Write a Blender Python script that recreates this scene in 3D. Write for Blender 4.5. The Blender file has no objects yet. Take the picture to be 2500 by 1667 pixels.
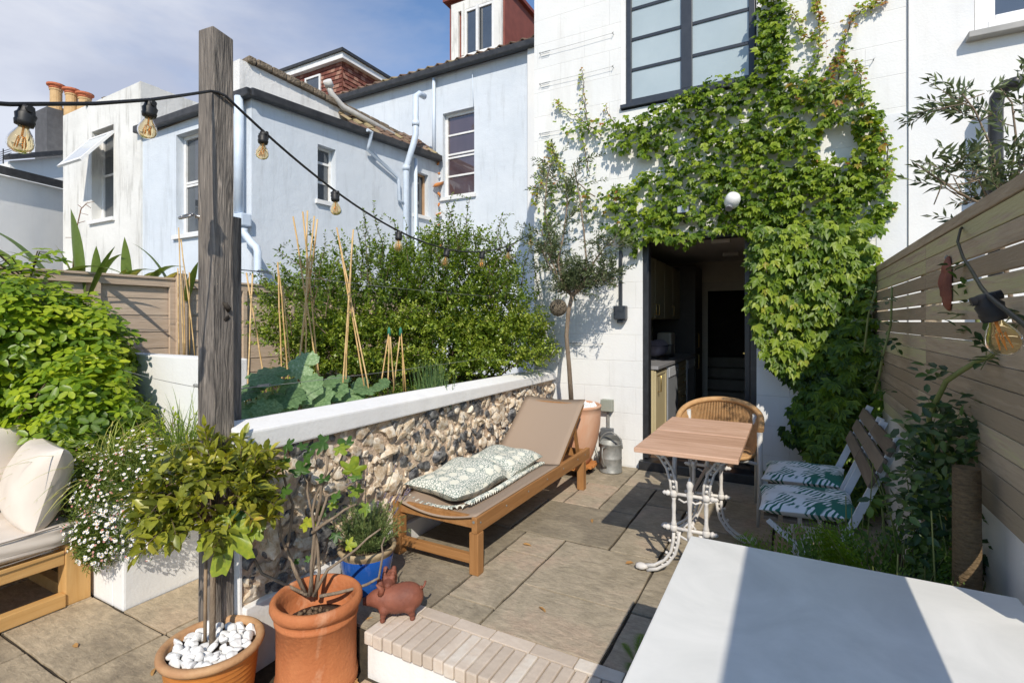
import bpy, bmesh, math, random
import numpy as np
from mathutils import Vector, Matrix
random.seed(7); rng = np.random.default_rng(7)
C = bpy.context.scene
R = math.radians
# ---------------------------------------------------------------- camera, sky, sun, exposure
CAM_H = 1.42; YAW = R(28.55)
cd = bpy.data.cameras.new('camera'); cam = bpy.data.objects.new('camera', cd)
C.collection.objects.link(cam); C.camera = cam
cam.location = (0, 0, CAM_H); cam.rotation_euler = (R(90), 0, YAW)
cd.sensor_width = 36; cd.lens = 18.0; cd.shift_y = -(833.5-785)/2500
cd.clip_start = 0.02; cd.clip_end = 600
SUN = Vector((0.44, -0.755, 0.74)).normalized()
w = bpy.data.worlds.new('World'); C.world = w; w.use_nodes = True
nt = w.node_tree; nt.nodes.clear()
out = nt.nodes.new('ShaderNodeOutputWorld'); bg = nt.nodes.new('ShaderNodeBackground')
sky = nt.nodes.new('ShaderNodeTexSky'); sky.sky_type = 'NISHITA'; sky.sun_disc = False
sky.sun_elevation = math.asin(SUN.z); sky.sun_rotation = math.atan2(SUN.x, SUN.y)
sky.altitude = 0; sky.air_density = 1.0; sky.dust_density = 0.15; sky.ozone_density = 4.5
tc = nt.nodes.new('ShaderNodeTexCoord'); mp = nt.nodes.new('ShaderNodeMapping')
mp.inputs['Scale'].default_value = (1.0, 1.0, 2.6); mp.inputs['Location'].default_value = (0.35, 0.2, 0.15)
nz = nt.nodes.new('ShaderNodeTexNoise'); nz.inputs['Scale'].default_value = 2.1
nz.inputs['Detail'].default_value = 9; nz.inputs['Roughness'].default_value = 0.55; nz.inputs['Distortion'].default_value = 0.35
sep = nt.nodes.new('ShaderNodeSeparateXYZ')
grad = nt.nodes.new('ShaderNodeMath'); grad.operation = 'MULTIPLY_ADD'     # clouds gather to the left (-X) of the sky
grad.inputs[1].default_value = -1.55; grad.inputs[2].default_value = -0.96
addn = nt.nodes.new('ShaderNodeMath'); addn.operation = 'ADD'
rp = nt.nodes.new('ShaderNodeValToRGB')
rp.color_ramp.elements[0].position = 0.36; rp.color_ramp.elements[0].color = (0, 0, 0, 1)
rp.color_ramp.elements[1].position = 0.78; rp.color_ramp.elements[1].color = (1, 1, 1, 1)
mx = nt.nodes.new('ShaderNodeMix'); mx.data_type = 'RGBA'
mul = nt.nodes.new('ShaderNodeMath'); mul.operation = 'MULTIPLY'; mul.inputs[1].default_value = 0.86
nt.links.new(tc.outputs['Generated'], mp.inputs[0]); nt.links.new(mp.outputs[0], nz.inputs['Vector'])
nt.links.new(tc.outputs['Generated'], sep.inputs[0]); nt.links.new(sep.outputs[0], grad.inputs[0])
nt.links.new(nz.outputs[0], addn.inputs[0]); nt.links.new(grad.outputs[0], addn.inputs[1])
nt.links.new(addn.outputs[0], rp.inputs[0]); nt.links.new(rp.outputs[0], mul.inputs[0])
nt.links.new(mul.outputs[0], mx.inputs[0]); nt.links.new(sky.outputs[0], mx.inputs[6])
cn = nt.nodes.new('ShaderNodeTexNoise'); cn.inputs['Scale'].default_value = 3.4; cn.inputs['Detail'].default_value = 6; nt.links.new(mp.outputs[0], cn.inputs['Vector'])
cr = nt.nodes.new('ShaderNodeValToRGB'); cr.color_ramp.elements[0].position = .38; cr.color_ramp.elements[1].position = .64
cr.color_ramp.elements[0].color = (3.1, 3.3, 4.0, 1); cr.color_ramp.elements[1].color = (4.7, 4.8, 5.2, 1)
nt.links.new(cn.outputs[0], cr.inputs[0]); nt.links.new(cr.outputs[0], mx.inputs[7])
nt.links.new(mx.outputs[2], bg.inputs[0]); bg.inputs[1].default_value = 0.15
nt.links.new(bg.outputs[0], out.inputs[0])
sl = bpy.data.lights.new('sun', 'SUN'); sl.energy = 3.8; sl.angle = R(0.55); sl.color = (1.0, 0.92, 0.80)
so = bpy.data.objects.new('sun', sl); C.collection.objects.link(so)
so.rotation_euler = (-SUN).to_track_quat('-Z', 'Y').to_euler(); so.location = (3, -5, 6)
C.view_settings.view_transform = 'Standard'; C.view_settings.look = 'None'
C.view_settings.exposure = 0.24; C.view_settings.gamma = 1
C.render.engine = 'CYCLES'
C.cycles.transparent_max_bounces = 12
# ---------------------------------------------------------------- measuring helpers (photo pixel of the 2500 px picture -> real place)
F2 = Vector((-math.sin(YAW), math.cos(YAW))); R2 = Vector((math.cos(YAW), math.sin(YAW)))
def ray(px, py):
    u = (px-1250)/1250.0; v = (785-py)/1250.0
    return Vector((F2.x+u*R2.x, F2.y+u*R2.y, v))
def at(px, py, ax, val):
    d = ray(px, py); i = 'xyz'.index(ax); c = (0, 0, CAM_H)
    t = (val-c[i])/d[i]
    return Vector((t*d.x, t*d.y, CAM_H+t*d.z))
def dp(px, py, depth):
    d = ray(px, py); return Vector((d.x*depth, d.y*depth, CAM_H+d.z*depth))
# ---------------------------------------------------------------- mesh builder
class MB:
    def __init__(s): s.v = []; s.f = []; s.sm = []; s.a = []
    def add(s, vs, fs, smooth=False, val=0.5):
        n = len(s.v); s.v.extend([tuple(p) for p in vs])
        s.f.extend([tuple(i+n for i in f) for f in fs]); s.sm.extend([smooth]*len(fs))
        if isinstance(val, (int, float)): s.a.extend([val]*len(vs))
        else: s.a.extend(val)
        return s
    def box(s, a, b, val=0.5):
        x0, y0, z0 = [min(a[i], b[i]) for i in range(3)]; x1, y1, z1 = [max(a[i], b[i]) for i in range(3)]
        return s.add([(x0,y0,z0),(x1,y0,z0),(x1,y1,z0),(x0,y1,z0),(x0,y0,z1),(x1,y0,z1),(x1,y1,z1),(x0,y1,z1)],
              [(0,3,2,1),(4,5,6,7),(0,1,5,4),(1,2,6,5),(2,3,7,6),(3,0,4,7)], False, val)
    def rbox(s, c, size, rot, val=0.5):
        c = Vector(c); hx, hy, hz = [q/2 for q in size]
        vs = [c + rot @ Vector((sx*hx, sy*hy, sz*hz)) for sz in (-1,1) for sx, sy in ((-1,-1),(1,-1),(1,1),(-1,1))]
        return s.add(vs, [(0,3,2,1),(4,5,6,7),(0,1,5,4),(1,2,6,5),(2,3,7,6),(3,0,4,7)], False, val)
    def beam(s, p0, p1, w, h, up=(0,0,1), val=0.5, w1=None, h1=None):
        p0 = Vector(p0); p1 = Vector(p1); d = (p1-p0).normalized(); up = Vector(up)
        x = d.cross(up)
        if x.length < 1e-4: x = d.cross(Vector((0,1,0)))
        x.normalize(); y = x.cross(d).normalized()
        w1 = w if w1 is None else w1; h1 = h if h1 is None else h1
        vs = [p0+x*sx*w/2+y*sy*h/2 for sx, sy in ((-1,-1),(1,-1),(1,1),(-1,1))] + [p1+x*sx*w1/2+y*sy*h1/2 for sx, sy in ((-1,-1),(1,-1),(1,1),(-1,1))]
        return s.add(vs, [(0,3,2,1),(4,5,6,7),(0,1,5,4),(1,2,6,5),(2,3,7,6),(3,0,4,7)], False, val)
    def tube(s, pts, r, n=8, caps=True, val=0.5, smooth=True):
        pts = [Vector(p) for p in pts]; m = len(pts)
        rs = [r]*m if isinstance(r, (int, float)) else list(r)
        d0 = (pts[1]-pts[0]).normalized()
        x = d0.orthogonal().normalized(); vs = []
        for i, p in enumerate(pts):
            d = (pts[min(i+1, m-1)]-pts[max(i-1, 0)])
            if d.length < 1e-9: d = d0
            d.normalize(); x = (x - d*x.dot(d))
            if x.length < 1e-6: x = d.orthogonal()
            x.normalize(); y = d.cross(x)
            for k in range(n):
                a = 2*math.pi*k/n; vs.append(p+(x*math.cos(a)+y*math.sin(a))*rs[i])
        fs = [(i*n+k, i*n+(k+1) % n, (i+1)*n+(k+1) % n, (i+1)*n+k) for i in range(m-1) for k in range(n)]
        s.add(vs, fs, smooth, val)
        if caps:
            b = len(s.v)-len(vs)
            s.f.append(tuple(b+k for k in range(n))[::-1]); s.sm.append(False)
            s.f.append(tuple(b+(m-1)*n+k for k in range(n))); s.sm.append(False)
        return s
    def lathe(s, prof, c, n=32, val=0.5, rot=None, smooth=True, caps=True):
        c = Vector(c); vs = []
        for r, z in prof:
            for k in range(n):
                a = 2*math.pi*k/n; p = Vector((r*math.cos(a), r*math.sin(a), z))
                vs.append(c+(rot @ p if rot else p))
        m = len(prof)
        fs = [(i*n+k, i*n+(k+1) % n, (i+1)*n+(k+1) % n, (i+1)*n+k) for i in range(m-1) for k in range(n)]
        s.add(vs, fs, smooth, val)
        if caps:
            b = len(s.v)-len(vs)
            s.f.append(tuple(b+k for k in range(n))[::-1]); s.sm.append(False)
            s.f.append(tuple(b+(m-1)*n+k for k in range(n))); s.sm.append(False)
        return s
    def prism(s, poly, ax, t0, t1, val=0.5):
        # poly: 2-d points in the plane across axis ax
        def P(q, t):
            return {'x': (t, q[0], q[1]), 'y': (q[0], t, q[1]), 'z': (q[0], q[1], t)}[ax]
        n = len(poly); vs = [P(q, t0) for q in poly]+[P(q, t1) for q in poly]
        return s.add(vs, [tuple(range(n))[::-1], tuple(range(n, 2*n))]+[(k, (k+1) % n, n+(k+1) % n, n+k) for k in range(n)], False, val)
    def rocks(s, cs, sizes, sub=1, rough=0.25, vals=None, rots=None, power=1.0, cuts=None, smooth=True):
        bm = bmesh.new(); bmesh.ops.create_icosphere(bm, subdivisions=sub, radius=1)
        V = np.array([v.co[:] for v in bm.verts]); Fc = [tuple(v.index for v in f.verts) for f in bm.faces]; bm.free()
        for i, c in enumerate(cs):
            ph = rng.normal(size=(5, 3))*1.9; am = rng.normal(size=5)*rough/2
            P = V*(1+sum(am[k]*np.sin(V@ph[k]+k) for k in range(5)))[:, None]
            if power != 1: P = np.sign(P)*np.abs(P)**power
            if cuts:
                for _ in range(cuts):
                    nn = rng.normal(size=3); nn[0] = abs(nn[0])*1.4; nn /= np.linalg.norm(nn); kk = rng.uniform(.45, .80); dd_ = P@nn; P = P-np.outer(np.maximum(dd_-kk, 0), nn)*.92
            P = P*np.array(sizes[i])
            rt = rots[i] if rots is not None else Matrix.Rotation(rng.uniform(0, 6.28), 3, Vector(rng.normal(size=3)).normalized())
            P = P@np.array(rt).T + np.array(c)
            s.add(P.tolist(), Fc, smooth, float(vals[i]) if vals is not None else 0.5)
        return s
    def build(s, name, m, parent=None, origin=None, bevel=0.0, fixn=False):
        me = bpy.data.meshes.new(name)
        if origin is None: origin = OFF.get(parent.name, Vector((0,0,0))) if parent else Vector((0,0,0))
        o0 = Vector(origin)
        A = np.array(s.v, dtype=float)-np.array(o0[:])
        me.from_pydata(A.tolist(), [], s.f)
        me.polygons.foreach_set('use_smooth', s.sm)
        at_ = me.attributes.new('v', 'FLOAT', 'POINT'); at_.data.foreach_set('value', s.a)
        if bevel > 0 or fixn:
            bm = bmesh.new(); bm.from_mesh(me)
            if fixn: bmesh.ops.recalc_face_normals(bm, faces=bm.faces)
            if bevel > 0:
                es = [e for e in bm.edges if len(e.link_faces) == 2 and e.calc_face_angle(0) > 0.5]
                bmesh.ops.bevel(bm, geom=es, offset=bevel, segments=2, profile=0.6, affect='EDGES', clamp_overlap=True)
            bm.to_mesh(me); bm.free()
        me.materials.append(m); me.update()
        o = bpy.data.objects.new(name, me); C.collection.objects.link(o)
        OFF[o.name] = o0
        if parent: o.parent = parent
        else: o.location = o0
        return o
OFF = {}
def tag(o, label, cat, group=None, kind=None):
    if label: o['label'] = label
    if cat: o['category'] = cat
    if group: o['group'] = group
    if kind: o['kind'] = kind
    return o
def thing(name, label, cat, loc, group=None):
    o = bpy.data.objects.new(name, None); C.collection.objects.link(o); o.empty_display_size = 0.1
    o.location = loc; OFF[o.name] = Vector(loc); return tag(o, label, cat, group)
def solo(mb, name, m, label, cat, loc, group=None, **k):
    return tag(mb.build(name, m, None, origin=loc, **k), label, cat, group)
def struct(mb, name, m, **k):
    o = mb.build(name, m, None, **k); o['kind'] = 'structure'; return o
def copy_tree(o, parent=None):
    c = o.copy(); C.collection.objects.link(c); c.parent = parent; OFF[c.name] = OFF.get(o.name, Vector())
    for ch in list(o.children): copy_tree(ch, c)
    return c
# ---------------------------------------------------------------- leaves
T_FULL = (np.array([(0,0,0),(.28,.40,.06),(.28,0,-.02),(.28,-.40,.06),(.68,.34,.04),(.68,0,-.04),(.68,-.34,.04),(1,0,-.12)]),
          [(0,2,1),(0,3,2),(1,2,5,4),(2,3,6,5),(4,5,7),(5,6,7)])
T_OVAL = (np.array([(0,0,0),(.2,.38,.04),(.2,0,-.02),(.2,-.38,.04),(.6,.5,.05),(.6,0,-.03),(.6,-.5,.05),(.9,.26,0),(.9,-.26,0),(1,0,-.05)]),
          [(0,2,1),(0,3,2),(1,2,5,4),(2,3,6,5),(4,5,9,7),(5,6,8,9)])
T_LANCE = (np.array([(0,0,0),(.45,.5,.08),(.5,0,-.03),(.45,-.5,.08),(1,0,-.1)]), [(0,2,1),(0,3,2),(1,2,4),(2,3,4)])
class Leaves:
    def __init__(s): s.q = []
    def put(s, p, d, n, L, W, v): s.q.append((*p, *d, *n, L, W, v))
    def flush(s, mb, T):
        if not s.q: return
        Q = np.array(s.q); P = Q[:, 0:3]; D = Q[:, 3:6]; N = Q[:, 6:9]
        D = D/(np.linalg.norm(D, axis=1)[:, None]+1e-9)
        N = N-D*np.sum(N*D, axis=1)[:, None]; N = N/(np.linalg.norm(N, axis=1)[:, None]+1e-9)
        S = np.cross(N, D); V, Fc = T; k = len(V)
        L = Q[:, 9][:, None, None]; W = Q[:, 10][:, None, None]
        X = P[:, None, :] + V[None, :, 0:1]*L*D[:, None, :] + V[None, :, 1:2]*W*S[:, None, :] + V[None, :, 2:3]*L*N[:, None, :]
        n0 = len(mb.v); mb.v.extend(map(tuple, X.reshape(-1, 3).tolist()))
        mb.a.extend(np.repeat(Q[:, 11], k).tolist())
        for i in range(len(Q)):
            b = n0+i*k
            for f in Fc: mb.f.append(tuple(b+j for j in f))
        mb.sm.extend([True]*(len(Q)*len(Fc))); s.q = []
def rv(s=1.0): return Vector(rng.normal(size=3)*s)
def shoot(lv, tw, p, d, length, n, L, W, r=0.003, droop=0.2, vbase=0.5, vvar=0.3, ang=0.9, upn=True, tip=0.25):
    p = Vector(p); d = Vector(d).normalized(); pts = [p.copy()]
    side = d.orthogonal().normalized(); st = length/n
    for i in range(n):
        d = (d+rv(0.10)+Vector((0,0,-droop/n))).normalized(); p = p+d*st; pts.append(p.copy())
        t = (i+1)/n
        side = (Matrix.Rotation(2.4+rng.uniform(-.4,.4), 3, d) @ (side-d*side.dot(d)).normalized())
        for sgn in (1, -1):
            dd = (d*math.cos(ang)+side*sgn*math.sin(ang)+rv(0.15)).normalized()
            nn = (Vector((0,0,1)) if upn else side.cross(d))+rv(0.45)
            sc = (0.75+0.5*rng.random())*(1.0-0.35*t)
            lv.put(p, dd, nn, L*sc, W*sc, min(1, max(0, vbase+tip*t+rng.uniform(-vvar, vvar))))
    lv.put(p, d, Vector((0,0,1))+rv(.4), L*.8, W*.8, min(1, vbase+tip))
    if tw is not None: tw.tube(pts, [r*(1-0.6*i/n) for i in range(len(pts))], 4, False)
    return pts
# ---------------------------------------------------------------- materials
MC = {}
def _n(nt, t, **k):
    x = nt.nodes.new(t)
    for a, b in k.items(): setattr(x, a, b)
    return x
def lin(c): return tuple((q/12.92 if q <= .04045 else ((q+.055)/1.055)**2.4) for q in c)+(1,)
def M(name, c1, c2=None, scale=5, rough=0.7, bump=0.0, bscale=40, metal=0, spec=0.4, stretch=(1,1,1), detail=6, c3=None, attr=0.0, trans=0, dist=0, contrast=(.35,.65), bdist=0.01):
    """two or three colours mixed by noise (colours linear), optional per-piece attribute shift and bump"""
    if name in MC: return MC[name]
    m = bpy.data.materials.new(name); m.use_nodes = True; nt = m.node_tree; b = nt.nodes['Principled BSDF']
    L = nt.links.new
    tc = _n(nt, 'ShaderNodeTexCoord'); mp = _n(nt, 'ShaderNodeMapping'); mp.inputs['Scale'].default_value = stretch
    L(tc.outputs['Object'], mp.inputs[0])
    b.inputs['Roughness'].default_value = rough; b.inputs['Metallic'].default_value = metal
    b.inputs['Specular IOR Level'].default_value = spec
    if c2 is None: c2 = tuple(q*0.85 for q in c1)
    nz = _n(nt, 'ShaderNodeTexNoise'); nz.inputs['Scale'].default_value = scale; nz.inputs['Detail'].default_value = detail
    nz.inputs['Roughness'].default_value = 0.6; nz.inputs['Distortion'].default_value = dist
    L(mp.outputs[0], nz.inputs['Vector'])
    rp = _n(nt, 'ShaderNodeValToRGB'); e = rp.color_ramp.elements
    e[0].position = contrast[0]; e[0].color = (*c1, 1); e[1].position = contrast[1]; e[1].color = (*c2, 1)
    if c3: q = e.new(min(.98, contrast[1]+.15)); q.color = (*c3, 1)
    fac = nz.outputs[0]
    if attr:
        an = _n(nt, 'ShaderNodeAttribute'); an.attribute_name = 'v'
        ma = _n(nt, 'ShaderNodeMath', operation='MULTIPLY_ADD'); L(an.outputs['Fac'], ma.inputs[0]); ma.inputs[1].default_value = attr
        sb = _n(nt, 'ShaderNodeMath', operation='SUBTRACT'); L(fac, sb.inputs[0]); sb.inputs[1].default_value = attr*0.5
        L(sb.outputs[0], ma.inputs[2]); fac = ma.outputs[0]
    L(fac, rp.inputs[0]); L(rp.outputs[0], b.inputs['Base Color'])
    if bump:
        n2 = _n(nt, 'ShaderNodeTexNoise'); n2.inputs['Scale'].default_value = bscale; n2.inputs['Detail'].default_value = 5
        L(mp.outputs[0], n2.inputs['Vector'])
        bp = _n(nt, 'ShaderNodeBump'); bp.inputs['Strength'].default_value = bump; bp.inputs['Distance'].default_value = bdist
        L(n2.outputs[0], bp.inputs['Height']); L(bp.outputs[0], b.inputs['Normal'])
    if trans: b.inputs['Transmission Weight'].default_value = trans
    MC[name] = m; return m
def LEAF(name, cols, trans=0.35, rough=0.42, spec=0.35, mott=0.4, ns=55):
    """leaf colour picked along a ramp by the per-leaf attribute; light passes through"""
    m = bpy.data.materials.new(name); m.use_nodes = True; nt = m.node_tree; b = nt.nodes['Principled BSDF']; L = nt.links.new
    an = _n(nt, 'ShaderNodeAttribute'); an.attribute_name = 'v'
    tc = _n(nt, 'ShaderNodeTexCoord'); nz = _n(nt, 'ShaderNodeTexNoise'); nz.inputs['Scale'].default_value = ns; nz.inputs['Detail'].default_value = 3
    L(tc.outputs['Object'], nz.inputs['Vector'])
    ma = _n(nt, 'ShaderNodeMath', operation='MULTIPLY_ADD'); L(nz.outputs[0], ma.inputs[0]); ma.inputs[1].default_value = mott
    sb = _n(nt, 'ShaderNodeMath', operation='SUBTRACT'); L(an.outputs['Fac'], sb.inputs[0]); sb.inputs[1].default_value = mott/2
    L(sb.outputs[0], ma.inputs[2])
    rp = _n(nt, 'ShaderNodeValToRGB'); e = rp.color_ramp.elements
    n = len(cols)
    e[0].position = cols[0][0]; e[0].color = (*cols[0][1], 1); e[1].position = cols[-1][0]; e[1].color = (*cols[-1][1], 1)
    for p, c in cols[1:-1]: q = e.new(p); q.color = (*c, 1)
    L(ma.outputs[0], rp.inputs[0]); L(rp.outputs[0], b.inputs['Base Color'])
    b.inputs['Roughness'].default_value = rough; b.inputs['Specular IOR Level'].default_value = spec
    tr = _n(nt, 'ShaderNodeBsdfTranslucent')
    br = _n(nt, 'ShaderNodeHueSaturation'); br.inputs['Value'].default_value = 1.5; br.inputs['Saturation'].default_value = 1.15
    L(rp.outputs[0], br.inputs['Color']); L(br.outputs[0], tr.inputs[0])
    mx = _n(nt, 'ShaderNodeMixShader'); mx.inputs[0].default_value = trans
    L(b.outputs[0], mx.inputs[1]); L(tr.outputs[0], mx.inputs[2]); L(mx.outputs[0], nt.nodes['Material Output'].inputs[0])
    return m
def GLASS(name, tint=(.8,.85,.9), rough=0.02, back=(0.03,0.035,0.04)):
    """window glass: dark room behind, mirror-like coat"""
    m = bpy.data.materials.new(name); m.use_nodes = True; nt = m.node_tree; b = nt.nodes['Principled BSDF']
    nz = _n(nt, 'ShaderNodeTexNoise'); nz.inputs['Scale'].default_value = 2.5; rp = _n(nt, 'ShaderNodeValToRGB')
    rp.color_ramp.elements[0].color = (*back, 1); rp.color_ramp.elements[1].color = (*[q*2.2 for q in back], 1)
    nt.links.new(nz.outputs[0], rp.inputs[0]); nt.links.new(rp.outputs[0], b.inputs['Base Color'])
    b.inputs['Roughness'].default_value = rough; b.inputs['Specular IOR Level'].default_value = 1.0; b.inputs['IOR'].default_value = 1.7
    return m
def RENDER(name, c1, c2, stain, brick=0, bumpy=0.25, stain_amt=0.5, sx=1.0):
    """painted render: soft mottling, rain streaks, fine texture, optional faint block courses"""
    m = bpy.data.materials.new(name); m.use_nodes = True; nt = m.node_tree; b = nt.nodes['Principled BSDF']; L = nt.links.new
    tc = _n(nt, 'ShaderNodeTexCoord'); o = tc.outputs['Object']
    n1 = _n(nt, 'ShaderNodeTexNoise'); n1.inputs['Scale'].default_value = 1.6; n1.inputs['Detail'].default_value = 8; L(o, n1.inputs['Vector'])
    r1 = _n(nt, 'ShaderNodeValToRGB'); r1.color_ramp.elements[0].position = .35; r1.color_ramp.elements[1].position = .68
    r1.color_ramp.elements[0].color = (*c1, 1); r1.color_ramp.elements[1].color = (*c2, 1); L(n1.outputs[0], r1.inputs[0])
    mp = _n(nt, 'ShaderNodeMapping'); mp.inputs['Scale'].default_value = (5*sx, 5*sx, .7); L(o, mp.inputs[0])
    n2 = _n(nt, 'ShaderNodeTexNoise'); n2.inputs['Scale'].default_value = 1.3; n2.inputs['Detail'].default_value = 9; n2.inputs['Roughness'].default_value = .7; L(mp.outputs[0], n2.inputs['Vector'])
    r2 = _n(nt, 'ShaderNodeValToRGB'); r2.color_ramp.elements[0].position = .52; r2.color_ramp.elements[1].position = .8
    r2.color_ramp.elements[0].color = (0,0,0,1); r2.color_ramp.elements[1].color = (stain_amt,)*3+(1,); L(n2.outputs[0], r2.inputs[0])
    mx = _n(nt, 'ShaderNodeMix', data_type='RGBA'); L(r2.outputs[0], mx.inputs[0]); L(r1.outputs[0], mx.inputs[6]); mx.inputs[7].default_value = (*stain, 1)
    col = mx.outputs[2]
    n3 = _n(nt, 'ShaderNodeTexNoise'); n3.inputs['Scale'].default_value = 60; n3.inputs['Detail'].default_value = 4; L(o, n3.inputs['Vector'])
    n4 = _n(nt, 'ShaderNodeTexNoise'); n4.inputs['Scale'].default_value = 6; n4.inputs['Detail'].default_value = 3; L(o, n4.inputs['Vector'])
    hh = _n(nt, 'ShaderNodeMath', operation='MULTIPLY_ADD'); L(n4.outputs[0], hh.inputs[0]); hh.inputs[1].default_value = 2.5; L(n3.outputs[0], hh.inputs[2])
    bp = _n(nt, 'ShaderNodeBump'); bp.inputs['Strength'].default_value = bumpy; bp.inputs['Distance'].default_value = .006; L(hh.outputs[0], bp.inputs['Height'])
    nrm = bp
    if brick:
        mb_ = _n(nt, 'ShaderNodeMapping'); mb_.inputs['Rotation'].default_value = (R(90), 0, 0); L(o, mb_.inputs[0])
        bt = _n(nt, 'ShaderNodeTexBrick'); bt.inputs['Scale'].default_value = 1; bt.inputs['Brick Width'].default_value = .53
        bt.inputs['Row Height'].default_value = .258; bt.inputs['Mortar Size'].default_value = .004; bt.inputs['Mortar Smooth'].default_value = .6
        bt.inputs['Color1'].default_value = (1,1,1,1); bt.inputs['Color2'].default_value = (.965,.97,.975,1); bt.inputs['Mortar'].default_value = (.86,.85,.83,1)
        L(mb_.outputs[0], bt.inputs['Vector'])
        m2 = _n(nt, 'ShaderNodeMix', data_type='RGBA', blend_type='MULTIPLY'); m2.inputs[0].default_value = brick; L(col, m2.inputs[6]); L(bt.outputs[0], m2.inputs[7]); col = m2.outputs[2]
        b2 = _n(nt, 'ShaderNodeBump'); b2.inputs['Strength'].default_value = .5; b2.inputs['Distance'].default_value = .004; b2.invert = True
        L(bt.outputs['Fac'], b2.inputs['Height']); L(bp.outputs[0], b2.inputs['Normal']); nrm = b2
    L(col, b.inputs['Base Color']); L(nrm.outputs[0], b.inputs['Normal'])
    b.inputs['Roughness'].default_value = .85; b.inputs['Specular IOR Level'].default_value = .2
    return m

def WOOD(name, c1, c2, axis='x', scale=1.0, rough=.6, crack=.3, c3=None):
    st = {'x': (1.2, 14, 14), 'y': (14, 1.2, 14), 'z': (14, 14, 1.2)}[axis]
    return M(name, c1, c2, scale=2.2*scale, rough=rough, bump=crack, bscale=5*scale, stretch=st, detail=9, attr=.35, c3=c3, dist=.6, contrast=(.3,.7))
def PAVE(name, cols):
    m = bpy.data.materials.new(name); m.use_nodes = True; nt = m.node_tree; b = nt.nodes['Principled BSDF']; L = nt.links.new
    tc = _n(nt, 'ShaderNodeTexCoord'); o = tc.outputs['Object']; an = _n(nt, 'ShaderNodeAttribute'); an.attribute_name = 'v'
    def noise(s, d, r=.6, dist=0.0, st=(1,1,1)):
        mp = _n(nt, 'ShaderNodeMapping'); mp.inputs['Scale'].default_value = st; mp.inputs['Rotation'].default_value = (0, 0, .5); L(o, mp.inputs[0])
        n = _n(nt, 'ShaderNodeTexNoise'); n.inputs['Scale'].default_value = s; n.inputs['Detail'].default_value = d; n.inputs['Roughness'].default_value = r; n.inputs['Distortion'].default_value = dist; L(mp.outputs[0], n.inputs['Vector']); return n.outputs[0]
    n1 = noise(2.4, 10, .62, .8); ma = _n(nt, 'ShaderNodeMath', operation='MULTIPLY_ADD'); L(an.outputs['Fac'], ma.inputs[0]); ma.inputs[1].default_value = .34
    sb = _n(nt, 'ShaderNodeMath', operation='SUBTRACT'); L(n1, sb.inputs[0]); sb.inputs[1].default_value = .17; L(sb.outputs[0], ma.inputs[2])
    rp = _n(nt, 'ShaderNodeValToRGB'); e = rp.color_ramp.elements; e[0].position = .30; e[0].color = (*cols[0],1); e[1].position = .70; e[1].color = (*cols[3],1)
    q = e.new(.43); q.color = (*cols[1],1); q = e.new(.56); q.color = (*cols[2],1); L(ma.outputs[0], rp.inputs[0])
    n2 = noise(14, 8, .75, .3, (1,2.2,1)); r2 = _n(nt, 'ShaderNodeValToRGB'); r2.color_ramp.elements[0].position = .34; r2.color_ramp.elements[0].color = (.66,.65,.63,1); r2.color_ramp.elements[1].position = .62; r2.color_ramp.elements[1].color = (1.12,1.10,1.06,1); L(n2, r2.inputs[0])
    mx = _n(nt, 'ShaderNodeMix', data_type='RGBA', blend_type='MULTIPLY'); mx.inputs[0].default_value = .85; L(rp.outputs[0], mx.inputs[6]); L(r2.outputs[0], mx.inputs[7])
    n3 = noise(90, 3, .7); r3 = _n(nt, 'ShaderNodeValToRGB'); r3.color_ramp.elements[0].position = .30; r3.color_ramp.elements[0].color = (.7,.7,.7,1); r3.color_ramp.elements[1].position = .48; r3.color_ramp.elements[1].color = (1,1,1,1); L(n3, r3.inputs[0])
    m2 = _n(nt, 'ShaderNodeMix', data_type='RGBA', blend_type='MULTIPLY'); m2.inputs[0].default_value = .6; L(mx.outputs[2], m2.inputs[6]); L(r3.outputs[0], m2.inputs[7]); L(m2.outputs[2], b.inputs['Base Color'])
    hh = _n(nt, 'ShaderNodeMath', operation='MULTIPLY_ADD'); L(n2, hh.inputs[0]); hh.inputs[1].default_value = 1.0; L(noise(5, 6, .6, 1.0), hh.inputs[2])
    bp = _n(nt, 'ShaderNodeBump'); bp.inputs['Strength'].default_value = .75; bp.inputs['Distance'].default_value = .012; L(hh.outputs[0], bp.inputs['Height']); L(bp.outputs[0], b.inputs['Normal'])
    b.inputs['Roughness'].default_value = .8; b.inputs['Specular IOR Level'].default_value = .35
    return m
white_house = RENDER('white painted blockwork', (.77,.765,.74), (.72,.725,.71), (.42,.40,.35), brick=.45, stain_amt=.30)
white_smooth = RENDER('white painted render', (.76,.755,.73), (.70,.71,.71), (.48,.46,.42), stain_amt=.22)
white_garden = RENDER('white garden wall paint', (.80,.79,.76), (.74,.735,.72), (.50,.45,.37), stain_amt=.18, sx=2)
blue_rend = RENDER('pale blue render', (.645,.69,.735), (.59,.64,.69), (.33,.35,.36), stain_amt=.55, bumpy=.5)
dirty_white = RENDER('weathered white render', (.76,.75,.71), (.67,.66,.62), (.20,.185,.15), stain_amt=.8, bumpy=.6)
slate = M('black gutter plastic', (.025,.026,.028), (.05,.05,.052), scale=9, rough=.45)
black = M('black painted metal', (.016,.017,.02), (.028,.03,.034), scale=20, rough=.38, spec=.5)
anth = M('anthracite window frame', (.028,.033,.042), (.038,.043,.052), scale=15, rough=.35, spec=.5)
upvc = M('white window frame', (.80,.80,.79), (.70,.69,.66), scale=8, rough=.4)
rub = M('black rubber cable', (.012,.012,.013), (.022,.022,.022), scale=30, rough=.5)
steel = M('galvanised steel', (.36,.36,.34), (.24,.245,.23), scale=18, rough=.55, metal=.4, bump=.1, bscale=40)
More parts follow.
